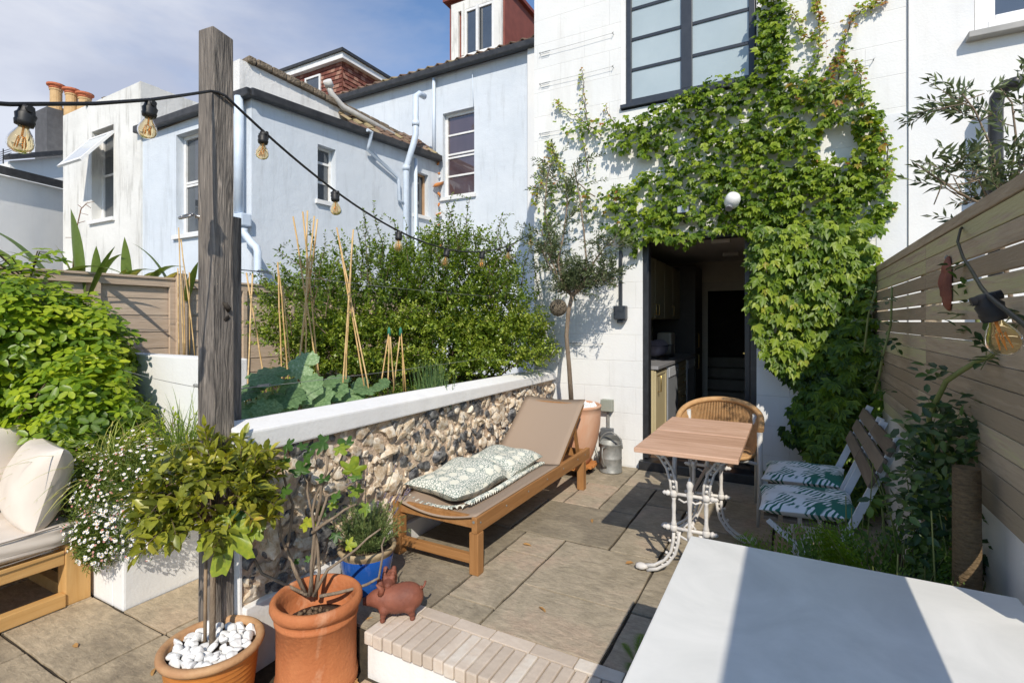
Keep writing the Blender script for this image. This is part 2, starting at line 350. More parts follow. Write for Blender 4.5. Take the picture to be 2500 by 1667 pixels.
steelb = M('bright steel', (.45,.44,.42), (.3,.29,.28), scale=18, rough=.3, metal=1)
glassdark = GLASS('window glass', back=(.035,.04,.045))
clay = M('terracotta', (.50,.185,.07), (.42,.14,.05), scale=3.2, rough=.8, bump=.35, bscale=60, c3=(.62,.36,.22), dist=.6, detail=10, contrast=(.32,.52))
clay_glaze = M('orange glazed clay', (.56,.22,.045), (.44,.14,.03), scale=4, rough=.35, bump=.1, bscale=30, spec=.5)
clay_rim = M('weathered clay rim', (.50,.30,.15), (.40,.21,.10), scale=14, rough=.7, bump=.2, bscale=60)
clay_old = M('bloomed terracotta', (.56,.27,.15), (.62,.42,.30), scale=2.6, rough=.8, bump=.2, bscale=50, c3=(.50,.19,.08), dist=.5)
clay_face = M('red clay', (.25,.085,.05), (.15,.05,.032), scale=9, rough=.65, bump=.35, bscale=60)
soil = M('garden soil', (.045,.03,.02), (.08,.055,.035), scale=18, rough=.95, bump=.9, bscale=45, bdist=.03)
bark = M('grey brown bark', (.17,.125,.085), (.27,.21,.15), scale=12, rough=.85, bump=.7, bscale=50, stretch=(3,3,.6))
twig = M('twig bark', (.10,.065,.04), (.17,.12,.075), scale=30, rough=.8)
twig_green = M('green stem', (.14,.17,.05), (.20,.22,.07), scale=20, rough=.6)
bamboo = M('bamboo cane', (.52,.33,.13), (.62,.43,.20), scale=16, rough=.45, attr=.5, c3=(.40,.22,.08))
teak = WOOD('oiled hardwood', (.27,.125,.04), (.40,.20,.075), 'y', rough=.55, crack=.15)
teak_x = WOOD('oiled hardwood across', (.27,.125,.04), (.40,.20,.075), 'x', rough=.55, crack=.15)
teak_z = WOOD('oiled hardwood upright', (.27,.125,.04), (.40,.20,.075), 'z', rough=.55, crack=.15)
pine = WOOD('honey pine', (.52,.29,.095), (.62,.38,.15), 'y', rough=.55, crack=.15)
pine_z = WOOD('honey pine upright', (.52,.29,.095), (.62,.38,.15), 'z', rough=.55, crack=.15)
pebble = M('white pebbles', (.80,.80,.79), (.70,.70,.69), scale=9, rough=.6, bump=.15, bscale=30)
# ================================================================ GROUND
g = MB(); g.box((-140, -60, -.42), (120, 200, -.226))
struct(g, 'ground', M('bare earth', (.09,.075,.055), (.14,.115,.08), scale=3, rough=.95, bump=.4))
def paving(name, c1, c2, c3): 
    return M(name, c1, c2, scale=3.2, rough=.82, bump=.35, bscale=14, c3=c3, attr=.55, detail=10, dist=.4, contrast=(.28,.66), bdist=.006)
stone_u = PAVE('sandstone paving', [(.25,.215,.16), (.33,.285,.21), (.42,.36,.27), (.47,.37,.28)])
stone_l = PAVE('warm sandstone paving', [(.27,.22,.155), (.38,.31,.215), (.48,.39,.27), (.53,.41,.28)])
joint = M('dark paving joint', (.035,.028,.02), (.07,.055,.035), scale=30, rough=.95, bump=.4)
def slabs(mb, rects, zt, gap=.006):
    for x0, y0, x1, y1 in rects:
        v = rng.random(); h = zt + rng.uniform(-.0015, .0015)
        # riven edges: the outline wanders a few millimetres
        g_ = lambda: gap+rng.uniform(-.002, .005); P_ = []
        for (ax_, ay_), (bx__, by__), (nx, ny) in (((x0,y0),(x1,y0),(0,1)), ((x1,y0),(x1,y1),(-1,0)), ((x1,y1),(x0,y1),(0,-1)), ((x0,y1),(x0,y0),(1,0))):
            n_ = max(3, int(math.hypot(bx__-ax_, by__-ay_)/.09))
            for i_ in range(n_):
                t_ = i_/n_; q_ = g_(); c1 = gap if i_ == 0 else 0
                P_.append((ax_+(bx__-ax_)*t_+nx*q_+(c1*( -ny if False else (1 if (bx__-ax_) > 0 else -1 if (bx__-ax_) < 0 else 0))), ay_+(by__-ay_)*t_+ny*q_+(c1*(1 if (by__-ay_) > 0 else -1 if (by__-ay_) < 0 else 0))))
        mb.prism(P_, 'z', zt-.03, h, v)
# upper patio: measured joints
up = MB(); XS = [-2.17, -1.575, -1.285, -.995, -.69, -.30, .10, .60]
rects = []
rects += [(-1.285, 2.035, -.69, 2.475), (-1.285, 2.475, -.69, 3.09)]
rects += [(-1.575, 2.035, -1.285, 2.19), (-1.575, 2.19, -1.285, 2.80), (-1.575, 2.80, -1.285, 3.10)]
rects += [(-2.17, 2.035, -1.575, 2.56), (-2.17, 2.56, -1.575, 3.10), (-1.70, 3.10, -.995, 3.74), (-2.17, 3.10, -1.70, 3.74)]
rects += [(-.995, 3.09, -.69, 4.0), (-.69, 2.475, -.30, 3.09), (-.69, 3.09, -.10, 3.70), (-.69, 3.70, -.10, 4.0), (-.69, 2.035, -.30, 2.475)]
rects += [(-1.575, 3.74, -1.285, 4.31), (-2.17, 3.74, -1.575, 4.31), (-1.285, 3.74, -.995, 4.40), (-2.17, 4.31, -1.285, 4.955)]
rects += [(-1.285, 4.40, -.70, 4.955), (-.995, 4.0, -.45, 4.40), (-.70, 4.40, -.10, 4.955), (-.45, 4.0, .15, 4.40)]
rects += [(-.30, 2.035, .10, 2.6), (-.30, 2.6, .10, 3.09), (-.10, 3.09, .5, 4.0), (.10, 2.035, .6, 3.09), (.15, 4.0, .6, 4.4), (-.10, 4.4, .6, 4.955), (-.30, 1.2, .6, 2.035)]
rects += [(-2.17, 1.76, -1.72, 2.035)]
slabs(up, rects, 0.0)
struct(up, 'patio', stone_u, bevel=.004)
jb = MB(); jb.box((-2.19, 1.95, -.22), (.62, 4.97, -.012)); jb.box((-2.19, 1.755, -.22), (-1.715, 1.95, -.012)); jb.box((-.31, -.3, -.22), (.62, 1.95, -.012))
struct(jb, 'patio_bed', joint)
lo = MB(); rects = []
ys = [-1.6, -.9, -.3, .45, 1.065, 1.47]
for i in range(len(ys)-1):
    xs = [-5.2, -4.35, -3.28, -2.85, -2.2, -1.6, -.9, -.31] if i % 2 else [-5.2, -4.2, -3.6, -2.85, -2.25, -1.72, -1.1, -.31]
    for j in range(len(xs)-1): rects.append((xs[j], ys[i], xs[j+1], ys[i+1]))
rects += [(-3.28, 1.47, -2.85, 2.05), (-2.85, 1.47, -2.2, 2.05)]
rects = [r for r in rects if not (r[1] >= 1.06 and r[0] >= -1.8)] + [(-2.25, 1.065, -1.70, 1.47), (-1.70, 1.065, -1.0, 1.725), (-1.0, 1.065, -.31, 1.725)]
slabs(lo, rects, -.195)
struct(lo, 'lower_terrace', stone_l, bevel=.004)
jl = MB(); jl.box((-5.3, -1.7, -.222), (-.30, 2.06, -.207)); struct(jl, 'lower_terrace_bed', joint)
# ================================================================ BRICK STEP
brick_c = M('cream clay brick', (.50,.42,.34), (.60,.51,.42), scale=7, rough=.8, bump=.3, bscale=35, c3=(.66,.60,.52), attr=.7)
t = thing('brick_step', 'brick edged step with a white painted riser between the two paved levels', 'step', (-1.0, 1.84, -.21))
b1 = MB(); x = -1.708
while x < -.33:
    b1.box((x+.0025, 1.722+rng.uniform(-.003,.003), -.045), (x+.0525, 1.945, .012+rng.uniform(-.002,.002)), rng.random()); x += .0556
b1.build('header_course', brick_c, t, bevel=.006)
b2 = MB(); x = -1.78+.002
while x < -.33:
    b2.box((x, 1.953, -.045), (min(x+.196, -.312), 2.026, .010), rng.random()); x += .2
b2.build('stretcher_course', brick_c, t, bevel=.004)
b3 = MB(); b3.box((-1.700, 1.742, -.21), (-.312, 1.95, -.05)); b3.build('riser', white_garden, t, bevel=.004)
b4 = MB(); b4.box((-1.70, 1.748, -.05), (-.312, 2.03, -.004)); b4.build('mortar', joint, t)
# ================================================================ WHITE HOUSE WITH THE VINE (own house)
YF = 4.97
H = thing('white_terraced_house', 'white painted house with the open kitchen door and dark framed upstairs window', 'house', (-.8, 5.1, 0))
wx0, wx1, wz0, wz1 = -1.475, -.262, 3.50, 5.2
dx0, dx1, dz1 = -1.262, -.262, 2.235
wl = MB()
wl.box((-2.43, YF, -.2), (dx0, YF+.26, 2.60)); wl.box((dx0, YF, dz1), (dx1, YF+.26, 2.60)); wl.box((dx1, YF, -.2), (.80, YF+.26, 2.60))
wl.box((-2.43, YF, 2.60), (.80, YF+.26, wz0)); wl.box((-2.43, YF, wz0), (wx0, YF+.26, wz1)); wl.box((wx1, YF, wz0), (.80, YF+.26, wz1)); wl.box((-2.43, YF, wz1), (.80, YF+.26, 6.1))
wl.box((-2.43, YF+.26, -.2), (-2.20, 10.5, 6.1)); wl.box((.57, YF+.26, -.2), (.80, 10.5, 6.1)); wl.box((-2.2, 10.3, -.2), (.57, 10.5, 6.1))
wl.build('wall', white_house, H)
rf = MB(); rf.prism([(4.70, 6.1), (10.7, 6.1), (7.7, 8.2)], 'x', -2.5, .80); rf.build('roof', M('grey slate', (.07,.075,.085), (.11,.115,.12), scale=8, rough=.7), H)
gt = MB(); gt.box((-2.55, 4.82, 6.02), (.80, 4.95, 6.14)); gt.build('gutter', slate, H)
# upstairs window
def sash(mb, x0, x1, z0, z1, y, fw, d): # rectangular frame in the xz plane, butt-jointed
    mb.box((x0, y, z0), (x0+fw, y+d, z1)); mb.box((x1-fw, y, z0), (x1, y+d, z1))
    mb.box((x0+fw, y, z0), (x1-fw, y+d, z0+fw)); mb.box((x0+fw, y, z1-fw), (x1-fw, y+d, z1))
frost = M('frosted glass', (.36,.43,.45), (.42,.49,.51), scale=1.5, rough=.12, spec=.8)
wf = MB(); sash(wf, -1.43, -.275, 3.555, 5.0, YF+.02, .052, .07)
wf.box((-.905, YF+.02, 3.607), (-.805, YF+.09, 4.948))
wnd = wf.build('window', anth, H, bevel=.004)
for z in (3.90, 4.20, 4.50, 4.80):
    for xx in ((-1.378, -.905), (-.805, -.327)):
        mt = MB(); mt.box((xx[0], YF+.035, z-.014), (xx[1], YF+.062, z+.014)); mt.build('glazing_bar', anth, wnd)
for xx in ((-1.378, -.905), (-.805, -.327)):
    pn = MB(); pn.box((xx[0], YF+.045, 3.607), (xx[1], YF+.052, 4.948)); pn.build('pane', frost, wnd)
cs = MB(); cs.box((-1.475, YF-.035, 3.515), (-.262, YF+.10, 3.55)); cs.build('sill', anth, wnd, bevel=.003)
wb = MB(); wb.box((wx0, YF+.11, wz0), (wx1, YF+.16, wz1)); wb.build('blind', M('pale blind', (.55,.58,.6), (.5,.54,.56)), wnd)
sd = MB(); sd.box((-1.475, YF+.012, 3.552), (-1.432, YF+.1, 5.15)); sd.build('jamb_board', upvc, wnd)
# door frame
df = MB(); df.box((dx0, YF+.01, .10), (dx0+.055, YF+.12, dz1)); df.box((dx1-.05, YF+.01, .10), (dx1, YF+.12, dz1)); df.box((dx0+.055, YF+.01, dz1-.05), (dx1-.05, YF+.12, dz1))
dr = df.build('door_frame', black, H, bevel=.003)
ds = MB(); ds.box((dx0-.02, YF-.075, .0), (dx1+.02, YF+.12, .085)); ds.build('threshold', black, dr, bevel=.006)
lf = MB(); lf.box((dx1-.105, YF+.13, .12), (dx1-.06, YF+.98, dz1-.07)); lv_ = lf.build('door_leaf', black, H, bevel=.004)
hd = MB(); hd.tube([(dx1-.11, YF+.80, 1.10), (dx1-.15, YF+.80, 1.10), (dx1-.15, YF+.68, 1.10)], .009, 8); hd.build('handle', M('brass', (.6,.42,.15), (.5,.35,.12), rough=.3, metal=1), lv_)
# kitchen seen through the door (part of the house)
RX0, RX1, RY0, RY1, RZ0, RZ1 = -1.78, .35, YF+.26, 8.6, .11, 2.36
rm = MB(); th = .06
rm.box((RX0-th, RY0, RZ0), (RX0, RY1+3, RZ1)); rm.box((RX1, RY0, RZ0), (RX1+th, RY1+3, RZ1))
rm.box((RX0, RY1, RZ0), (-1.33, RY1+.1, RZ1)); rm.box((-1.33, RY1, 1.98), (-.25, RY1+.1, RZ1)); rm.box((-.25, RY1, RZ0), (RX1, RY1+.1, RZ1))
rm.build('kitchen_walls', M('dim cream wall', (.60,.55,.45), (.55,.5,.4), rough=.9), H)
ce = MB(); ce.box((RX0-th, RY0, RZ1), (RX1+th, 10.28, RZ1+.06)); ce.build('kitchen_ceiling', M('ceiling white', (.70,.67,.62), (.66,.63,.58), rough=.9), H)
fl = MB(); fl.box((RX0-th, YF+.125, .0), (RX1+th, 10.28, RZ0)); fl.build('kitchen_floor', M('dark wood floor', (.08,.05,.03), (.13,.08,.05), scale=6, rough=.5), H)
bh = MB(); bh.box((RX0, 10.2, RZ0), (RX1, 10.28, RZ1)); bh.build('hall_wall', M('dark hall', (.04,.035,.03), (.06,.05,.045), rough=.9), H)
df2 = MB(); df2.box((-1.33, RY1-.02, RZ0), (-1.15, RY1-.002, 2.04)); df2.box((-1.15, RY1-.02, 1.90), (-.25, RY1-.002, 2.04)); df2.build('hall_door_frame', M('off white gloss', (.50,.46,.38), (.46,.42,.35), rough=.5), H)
# kitchen fittings as separate things
cream = M('cream cabinet paint', (.50,.43,.26), (.46,.39,.23), scale=3, rough=.5)
brass = MC.get('brass') or M('brass', (.6,.42,.15), (.5,.35,.12), rough=.3, metal=1)
appl = M('grey appliance metal', (.40,.42,.45), (.36,.38,.41), rough=.35, metal=.4)
CX = -1.20
def base_unit(y0, y1, label, drawers=0):
    k = thing('kitchen_base_cabinet', label, 'cabinet', (CX-.28, (y0+y1)/2, RZ0), 'base cabinets along the kitchen wall')
    m = MB(); m.box((RX0+.01, y0+.003, RZ0+.10), (CX-.022, y1-.003, .93)); m.box((RX0+.01, y0+.003, RZ0+.001), (CX-.08, y1-.003, RZ0+.10)); m.build('carcass', cream, k)
    m = MB(); n = max(1, drawers); hh = (.92-RZ0-.12)/n
    for i in range(n):
        z0 = RZ0+.12+i*hh+.004; z1 = z0+hh-.008
        m.box((CX-.02, y0+.006, z0), (CX-.006, y1-.006, z1))
        m.box((CX-.006, y0+.006, z0), (CX, y0+.06, z1)); m.box((CX-.006, y1-.06, z0), (CX, y1-.006, z1)); m.box((CX-.006, y0+.06, z0), (CX, y1-.06, z0+.05)); m.box((CX-.006, y0+.06, z1-.05), (CX, y1-.06, z1))
    m.build('drawer_front' if drawers else 'door', cream, k)
    m = MB()
    for i in range(n):
        zc = RZ0+.12+(i+.5)*hh if drawers else .78
        if drawers: m.tube([(CX, (y0+y1)/2-.06, zc), (CX+.03, (y0+y1)/2-.06, zc), (CX+.03, (y0+y1)/2+.06, zc), (CX, (y0+y1)/2+.06, zc)], .006, 6)
        else: m.tube([(CX, y0+.1, .70), (CX+.03, y0+.1, .70), (CX+.03, y0+.1, .86), (CX, y0+.1, .86)], .006, 6)
    m.build('handle', brass, k)
base_unit(5.26, 5.78, 'cream kitchen cabinet nearest the open door, one panelled door with brass handles')
def washer(y0, y1, label):
    k = thing('dishwasher', label, 'dishwasher', (CX-.28, (y0+y1)/2, RZ0), 'appliances under the kitchen worktop')
    m = MB(); m.box((RX0+.01, y0+.003, RZ0+.01), (CX+.01, y1-.003, .92)); m.build('casing', appl, k, bevel=.006)
    m = MB(); m.box((CX+.012, y0+.02, .80), (CX+.02, y1-.02, .91)); m.build('control_panel', M('appliance panel', (.55,.57,.6), (.5,.52,.55), rough=.3), k, bevel=.003)
    m = MB(); m.lathe([(0,0),(.02,0),(.02,.02),(0,.02)], (CX+.02, y0+.45, .855), 14, rot=Matrix.Rotation(R(90), 3, 'Y')); m.build('dial', steelb, k)
washer(5.80, 6.38, 'grey dishwasher under the worktop beside the nearest cream cabinet')
base_unit(6.40, 6.98, 'cream kitchen drawer cabinet between the two grey appliances', 4)
washer(7.0, 7.55, 'second grey appliance farther along the worktop, past the drawers')
m = MB(); m.box((RX0+.005, 5.25, .932), (CX+.025, 7.56, .968)); solo(m, 'worktop', M('grey stone worktop', (.30,.30,.31), (.25,.25,.26), rough=.3), 'grey stone kitchen worktop above the cabinets inside the door', 'worktop', (CX, 6.4, .93), bevel=.004)
m = MB(); m.box((RX0+.01, 7.58, RZ0+.005), (CX+.02, 8.2, 2.2)); k = thing('tall_cabinet', 'dark tall kitchen cabinet at the far end of the worktop', 'cabinet', (CX-.2, 7.9, RZ0))
m.build('carcass', M('dark cabinet', (.035,.032,.028), (.05,.045,.04), rough=.5), k)
m = MB(); [m.tube([(CX+.02, 7.7, z), (CX+.05, 7.7, z), (CX+.05, 7.7, z+.2), (CX+.02, 7.7, z+.2)], .006, 6) for z in (.75, 1.05)]; m.build('handle', brass, k)
k = thing('wall_cabinet', 'olive cream wall cabinet above the kitchen worktop', 'cabinet', (-1.6, 6.3, 1.45))
m = MB(); m.box((RX0+.01, 5.5, 1.45), (-1.40, 7.56, 2.15)); m.build('carcass', M('shaded olive paint', (.30,.27,.17), (.27,.24,.15), rough=.5), k)  # cabinet cream darkened here, kitchen shade put into the colour
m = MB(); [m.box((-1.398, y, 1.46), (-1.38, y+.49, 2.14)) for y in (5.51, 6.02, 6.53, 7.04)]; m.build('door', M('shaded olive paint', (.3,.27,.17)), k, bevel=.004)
m = MB(); [m.tube([(-1.38, y, 1.5), (-1.35, y, 1.5), (-1.35, y, 1.62), (-1.38, y, 1.62)], .006, 6) for y in (5.95, 6.1, 6.95)]; m.build('handle', brass, k)
m = MB(); m.box((-1.62, 7.15, .97), (-1.42, 7.42, 1.27)); solo(m, 'bread_bin', M('pale cream tin', (.55,.5,.4), (.5,.45,.36), rough=.4), 'cream bread bin standing on the far end of the worktop', 'bread bin', (-1.5, 7.3, .97), bevel=.03)
k = thing('dish_rack', 'dark draining rack with crockery on the worktop beside the bread bin', 'dish rack', (-1.45, 6.6, .97))
m = MB()
for i in range(9): m.tube([(-1.6, 6.3+i*.06, .97), (-1.6, 6.3+i*.06, 1.12), (-1.32, 6.3+i*.06, 1.12), (-1.32, 6.3+i*.06, .97)], .004, 5)
m.tube([(-1.6, 6.28, .975), (-1.32, 6.28, .975), (-1.32, 6.82, .975), (-1.6, 6.82, .975), (-1.6, 6.28, .975)], .006, 5); m.build('wire_rack', black, k)
m = MB(); [m.lathe([(0,0),(.10,.012),(.105,.02),(0,.008)], (-1.46, 6.36+i*.07, 1.09), 16, rot=Matrix.Rotation(R(80), 3, 'X')) for i in range(5)]; m.build('plates', M('dim crockery', (.35,.3,.33), (.28,.24,.28), rough=.3), k)
for i, (x, y, lb) in enumerate([(-.70, 6.3, 'flush white ceiling light in the kitchen nearest the door'), (-.72, 7.6, 'flush white ceiling light farther inside the kitchen')]):
    m = MB(); m.box((x-.10, y-.05, RZ1-.045), (x+.10, y+.05, RZ1-.001)); solo(m, 'ceiling_light', M('lamp cover', (.75,.72,.66), (.7,.67,.6), rough=.5), lb, 'ceiling light', (x, y, RZ1), bevel=.008)
k = thing('pendant_lamp', 'pale shell pendant lamp hanging just inside the kitchen door', 'lamp', (-.32, 6.2, RZ1))
m = MB(); m.tube([(-.32, 6.25, RZ1), (-.32, 6.25, RZ1-.16)], .004, 6); m.build('cord', black, k)
m = MB()
for i in range(26):
    a = i*2.4; zz = RZ1-.17-.2*(i/26); rr = .10*math.sin(math.pi*(i+3)/30)
    m.rocks([(-.32+rr*math.cos(a), 6.25+rr*math.sin(a), zz)], [(.035,.035,.018)], 1, .1)
m.build('shade', M('shell lamp', (.55,.45,.33), (.45,.36,.26), rough=.5), k)
k = thing('staircase', 'pale hall steps beyond the kitchen doorway', 'stairs', (-.8, 9.0, RZ0))
for i in range(4):
    m = MB(); m.box((-1.30, 8.95+i*.26, RZ0+i*.17), (-.30, 9.25+i*.26+.001*i, RZ0+.17+i*.17-.002)); m.build('step', M('hall carpet', (.30,.27,.22), (.24,.21,.17), rough=.95), k)
m = MB(); m.box((-1.19, YF+.14, RZ0+.002), (-.42, YF+.60, RZ0+.03)); solo(m, 'doormat', M('coir doormat', (.36,.17,.06), (.26,.12,.045), scale=60, rough=.95, bump=.8, bscale=150), 'orange brown coir doormat just inside the kitchen door', 'doormat', (-.8, 5.3, RZ0), bevel=.006)
# ================================================================ RIGHT HAND NEIGHBOUR
N = thing('right_hand_house', 'white rendered house beyond the slatted fence with a white window high up', 'house', (2.2, 5.1, 0))
wl = MB(); y0 = YF-.022
ox0, ox1, oz0, oz1 = 1.19, 2.3, 3.53, 5.0
wl.box((.803, y0, -.2), (ox0, y0+.26, 6.3)); wl.box((ox1, y0, -.2), (5.2, y0+.26, 6.3)); wl.box((ox0, y0, -.2), (ox1, y0+.26, oz0)); wl.box((ox0, y0, oz1), (ox1, y0+.26, 6.3)); wl.box((.803, y0+.26, -.2), (1.0, 10.5, 6.3)); wl.box((5.0, y0+.26, -.2), (5.2, 10.5, 6.3)); wl.box((1.0, 10.3, -.2), (5.0, 10.5, 6.3))
wl.build('wall', white_smooth, N)
rf = MB(); rf.prism([(4.75, 6.3), (10.7, 6.3), (7.7, 8.3)], 'x', .803, 5.25); rf.build('roof', MC['grey slate'], N)
wf = MB(); sash(wf, ox0+.01, ox1-.01, oz0+.02, oz1-.01, y0+.03, .075, .07); w2 = wf.build('window', upvc, N, bevel=.006)
sash_i = MB(); sash(sash_i, ox0+.085, ox1-.085, oz0+.095, oz1-.085, y0+.05, .045, .04); sash_i.build('sash', upvc, w2, bevel=.005)
pn = MB(); pn.box((ox0+.13, y0+.07, oz0+.14), (ox1-.13, y0+.08, oz1-.13)); pn.build('pane', glassdark, w2)
sl_ = MB(); sl_.box((ox0-.05, y0-.09, oz0-.045), (ox1+.05, y0+.03, oz0)); sl_.build('sill', M('grey sill', (.30,.30,.29), (.4,.39,.37), rough=.8), w2, bevel=.005)
# patch of older grey paint down the joint between the two houses
pt = MB(); pt.box((.60, YF-.006, .0), (.800, YF-.001, 3.05)); pt.build('grey_patch', RENDER('older grey white paint', (.70,.71,.72), (.66,.68,.70), (.5,.5,.5), stain_amt=.2), H)
# vent pipe
k = thing('vent_pipe', 'black vent pipe with a bent top standing clear of the right hand white wall', 'pipe', (1.27, 4.80, 0))
m = MB(); P0 = [(1.27,4.80,-.1),(1.27,4.80,2.92),(1.275,4.79,2.99),(1.30,4.77,3.04),(1.34,4.74,3.055),(1.38,4.71,3.05)]; m.tube(P0, .042, 14); m.build('pipe', black, k)
m = MB(); m.tube([(1.27,4.80,2.32),(1.27,4.80,2.46)], .058, 14); m.tube([(1.27,4.80,1.95),(1.27,4.80,2.06)], .058, 14); m.build('collar', black, k)
# ================================================================ BLUE HOUSE
B = thing('blue_house', 'pale blue rendered neighbouring house with two wings and brown tiled roof', 'house', (-7.5, 7, 0))
CR = (-6.74, 4.63); CB = (-6.47, 8.7)
def wall_with_holes(mb, p0, p1, zb, z0, z1, holes, t):
    """wall from p0 to p1 (plan), top height z0->z1; holes: (u0,u1,za,zc) in metres along the wall; t: thickness, inward to the left of p0->p1"""
    p0 = Vector((*p0, 0)); p1 = Vector((*p1, 0)); L = (p1-p0).length; d = (p1-p0)/L; n = Vector((-d.y, d.x, 0))*t
    us = sorted(set([0, L]+[h[0] for h in holes]+[h[1] for h in holes]))
    top = lambda u: z0+(z1-z0)*u/L
    for a, b in zip(us[:-1], us[1:]):
        segs = []; hs = [h for h in holes if h[0] <= a+1e-6 and h[1] >= b-1e-6]
        if hs:
            h = hs[0]; segs = [(zb, zb, h[2], h[2]), (h[3], h[3], top(a), top(b))]
        else: segs = [(zb, zb, top(a), top(b))]
        for a0, b0, a1, b1 in segs:
            q = [p0+d*a+Vector((0,0,a0)), p0+d*b+Vector((0,0,b0)), p0+d*b+Vector((0,0,b1)), p0+d*a+Vector((0,0,a1))]
            q += [x+n for x in q]
            mb.add(q, [(0,1,2,3),(7,6,5,4),(0,4,5,1),(1,5,6,2),(2,6,7,3),(3,7,4,0)])
wl = MB()
wall_with_holes(wl, (-9.64, 4.63), CR, -.2, 4.62, 4.62, [(9.64-8.64, 9.64-7.95, 2.80, 4.40)], .3)
wall_with_holes(wl, CR, CB, -.2, 4.64, 4.76, [(1.10, 1.45, 3.38, 4.27), (3.33, 3.74, 3.55, 4.40)], .3)
wall_with_holes(wl, (-10.6, 8.7), (-3.4, 8.7), -.2, 6.58, 6.58, [(10.6-6.38, 10.6-5.60, 4.0, 5.75)], .3)
wl.box((-3.4, 8.7, -.2), (-3.1, 14, 6.58)); wl.box((-9.94, 4.63, -.2), (-9.64, 8.7, 4.55)); wl.box((-10.9, 8.7, -.2), (-10.6, 14, 6.58)); wl.box((-10.6, 13.7, -.2), (-3.4, 14, 6.58))
wl.build('wall', blue_rend, B)
pl = MB(); pl.box((-4.35, 8.60, -.2), (-4.05, 8.698, 6.55)); pl.build('pilaster', white_smooth, B)
# windows
def window(parent, p0, d, n, W, Hh, z, frame_m, bars, glass=glassdark, fw=.05, depth=.10, name='window', curtain=None):
    """p0: plan point of the left jamb seen from outside; d: unit along; n: unit outward"""
    p0 = Vector((*p0, z)); d = Vector((*d, 0)); n = Vector((*n, 0)); up_ = Vector((0,0,1)); o = p0-n*depth
    mb = MB()
    def bar(a, b, c, e, th=.05, off=0):
        q = [o+d*u+up_*v-n*off for u, v in ((a,c),(b,c),(b,e),(a,e))]; q += [x-n*th for x in q]
        mb.add(q, [(0,1,2,3),(7,6,5,4),(0,4,5,1),(1,5,6,2),(2,6,7,3),(3,7,4,0)])
    bar(0, fw, 0, Hh); bar(W-fw, W, 0, Hh); bar(fw, W-fw, 0, fw); bar(fw, W-fw, Hh-fw, Hh)
    for v in bars: bar(fw, W-fw, Hh*v-.018, Hh*v+.018, .03, .01)
    wo = mb.build(name, frame_m, parent)
    mb = MB(); bar(fw, W-fw, fw, Hh-fw, .008, .03); mb.build('pane', glass, wo)
    mb = MB()
    q = [p0+d*u+up_*v+n*w_ for w_ in (.05, -.10) for u, v in ((-.05,-.07),(W+.05,-.07),(W+.05,-.005),(-.05,-.005))]
    mb.add(q, [(0,1,2,3),(7,6,5,4),(0,4,5,1),(1,5,6,2),(2,6,7,3),(3,7,4,0)]); mb.build('sill', white_smooth, wo)
    if curtain:
        mb = MB()
        for a, b in curtain:
            k = 14
            vs = []; 
            for i in range(k+1):
                u = a+(b-a)*i/k
                for v in (.02, Hh-.02): vs.append(o+d*u+up_*v-n*(.045+.012*math.sin(i*2.1)))
            mb.add(vs, [(2*i, 2*i+2, 2*i+3, 2*i+1) for i in range(k)], True)
        mb.build('curtain', M('pale curtain', (.55,.5,.48), (.45,.40,.38), rough=.9), wo)
    return wo
glass_blue = GLASS('window glass reflecting', back=(.05,.035,.04))
sd_ = (Vector((*CB, 0))-Vector((*CR, 0))).normalized(); sdir = (sd_.x, sd_.y); snor = (sd_.y, -sd_.x)
window(B, (-8.64, 4.63), (1, 0), (0, -1), .69, 1.60, 2.80, upvc, (.5, .53), fw=.055, depth=.12)
q = Vector((*CR, 0))+sd_*1.10; window(B, (q.x, q.y), sdir, snor, .35, .89, 3.38, upvc, (.36, .72), fw=.035, depth=.12)
q = Vector((*CR, 0))+sd_*3.33; window(B, (q.x, q.y), sdir, snor, .41, .85, 3.55, M('varnished window frame', (.42,.25,.13), (.5,.33,.2), rough=.5), (), fw=.04, depth=.10)
window(B, (-6.38, 8.7), (1, 0), (0, -1), .78, 1.75, 4.0, upvc, (.26, .48, .52, .75), glass_blue, fw=.06, depth=.10, curtain=[(.52, .73)])
# gutters and fascias
gm = MB()
gm.box((-9.70, 4.50, 4.58), (-6.66, 4.62, 4.70)); 
gm.beam((-6.67, 4.56, 4.64), (-6.38, 8.62, 4.79), .12, .12)
gm.box((-10.6, 8.48, 6.54), (-3.5, 8.62, 6.66)); gm.box((-3.9, 8.3, 6.55), (-3.55, 8.62, 6.95))
gm.build('gutter', slate, B, bevel=.02)
tile = M('mossy brown roof tile', (.15,.095,.065), (.24,.165,.12), scale=5, rough=.9, bump=.3, bscale=30, c3=(.30,.24,.13), attr=.8)
def tiled_roof(mb, o, du, dv, nu, nv, pu, pv):
    """overlapping pantiles; o corner, du/dv unit vectors along eave and up the slope"""
    o = Vector(o); du = Vector(du).normalized(); dv = Vector(dv).normalized(); n = du.cross(dv).normalized()
    if n.z < 0: n = -n
    for j in range(nv):
        for i in range(nu):
            a = o+du*(i*pu)+dv*(j*pv); v = rng.random(); hgt = .045
            prof = [(0, .012), (pu*.25, hgt), (pu*.5, .012), (pu*.75, .0), (pu*.97, .008)]
            vs = [a+du*u+n*(h_+.022) for u, h_ in prof]+[a+dv*(pv*1.12)+du*u+n*h_ for u, h_ in prof]+[a+du*u+n*(h_-.0) for u, h_ in prof]
            mb.add(vs, [(k, k+1, 6+k, 5+k) for k in range(4)]+[(10+k, 11+k, k+1, k) for k in range(4)], False, v)
tr = MB()
tiled_roof(tr, (-6.60, 6.5, 4.76), (.24,2.1,.06), (-1,0,.75), 9, 3, .24, .26); tr.build('roof_tiles', tile, B); tr = MB()
tiled_roof(tr, (-10.6, 8.52, 6.66), (1,0,0), (0,1,.5), 29, 13, .245, .33)
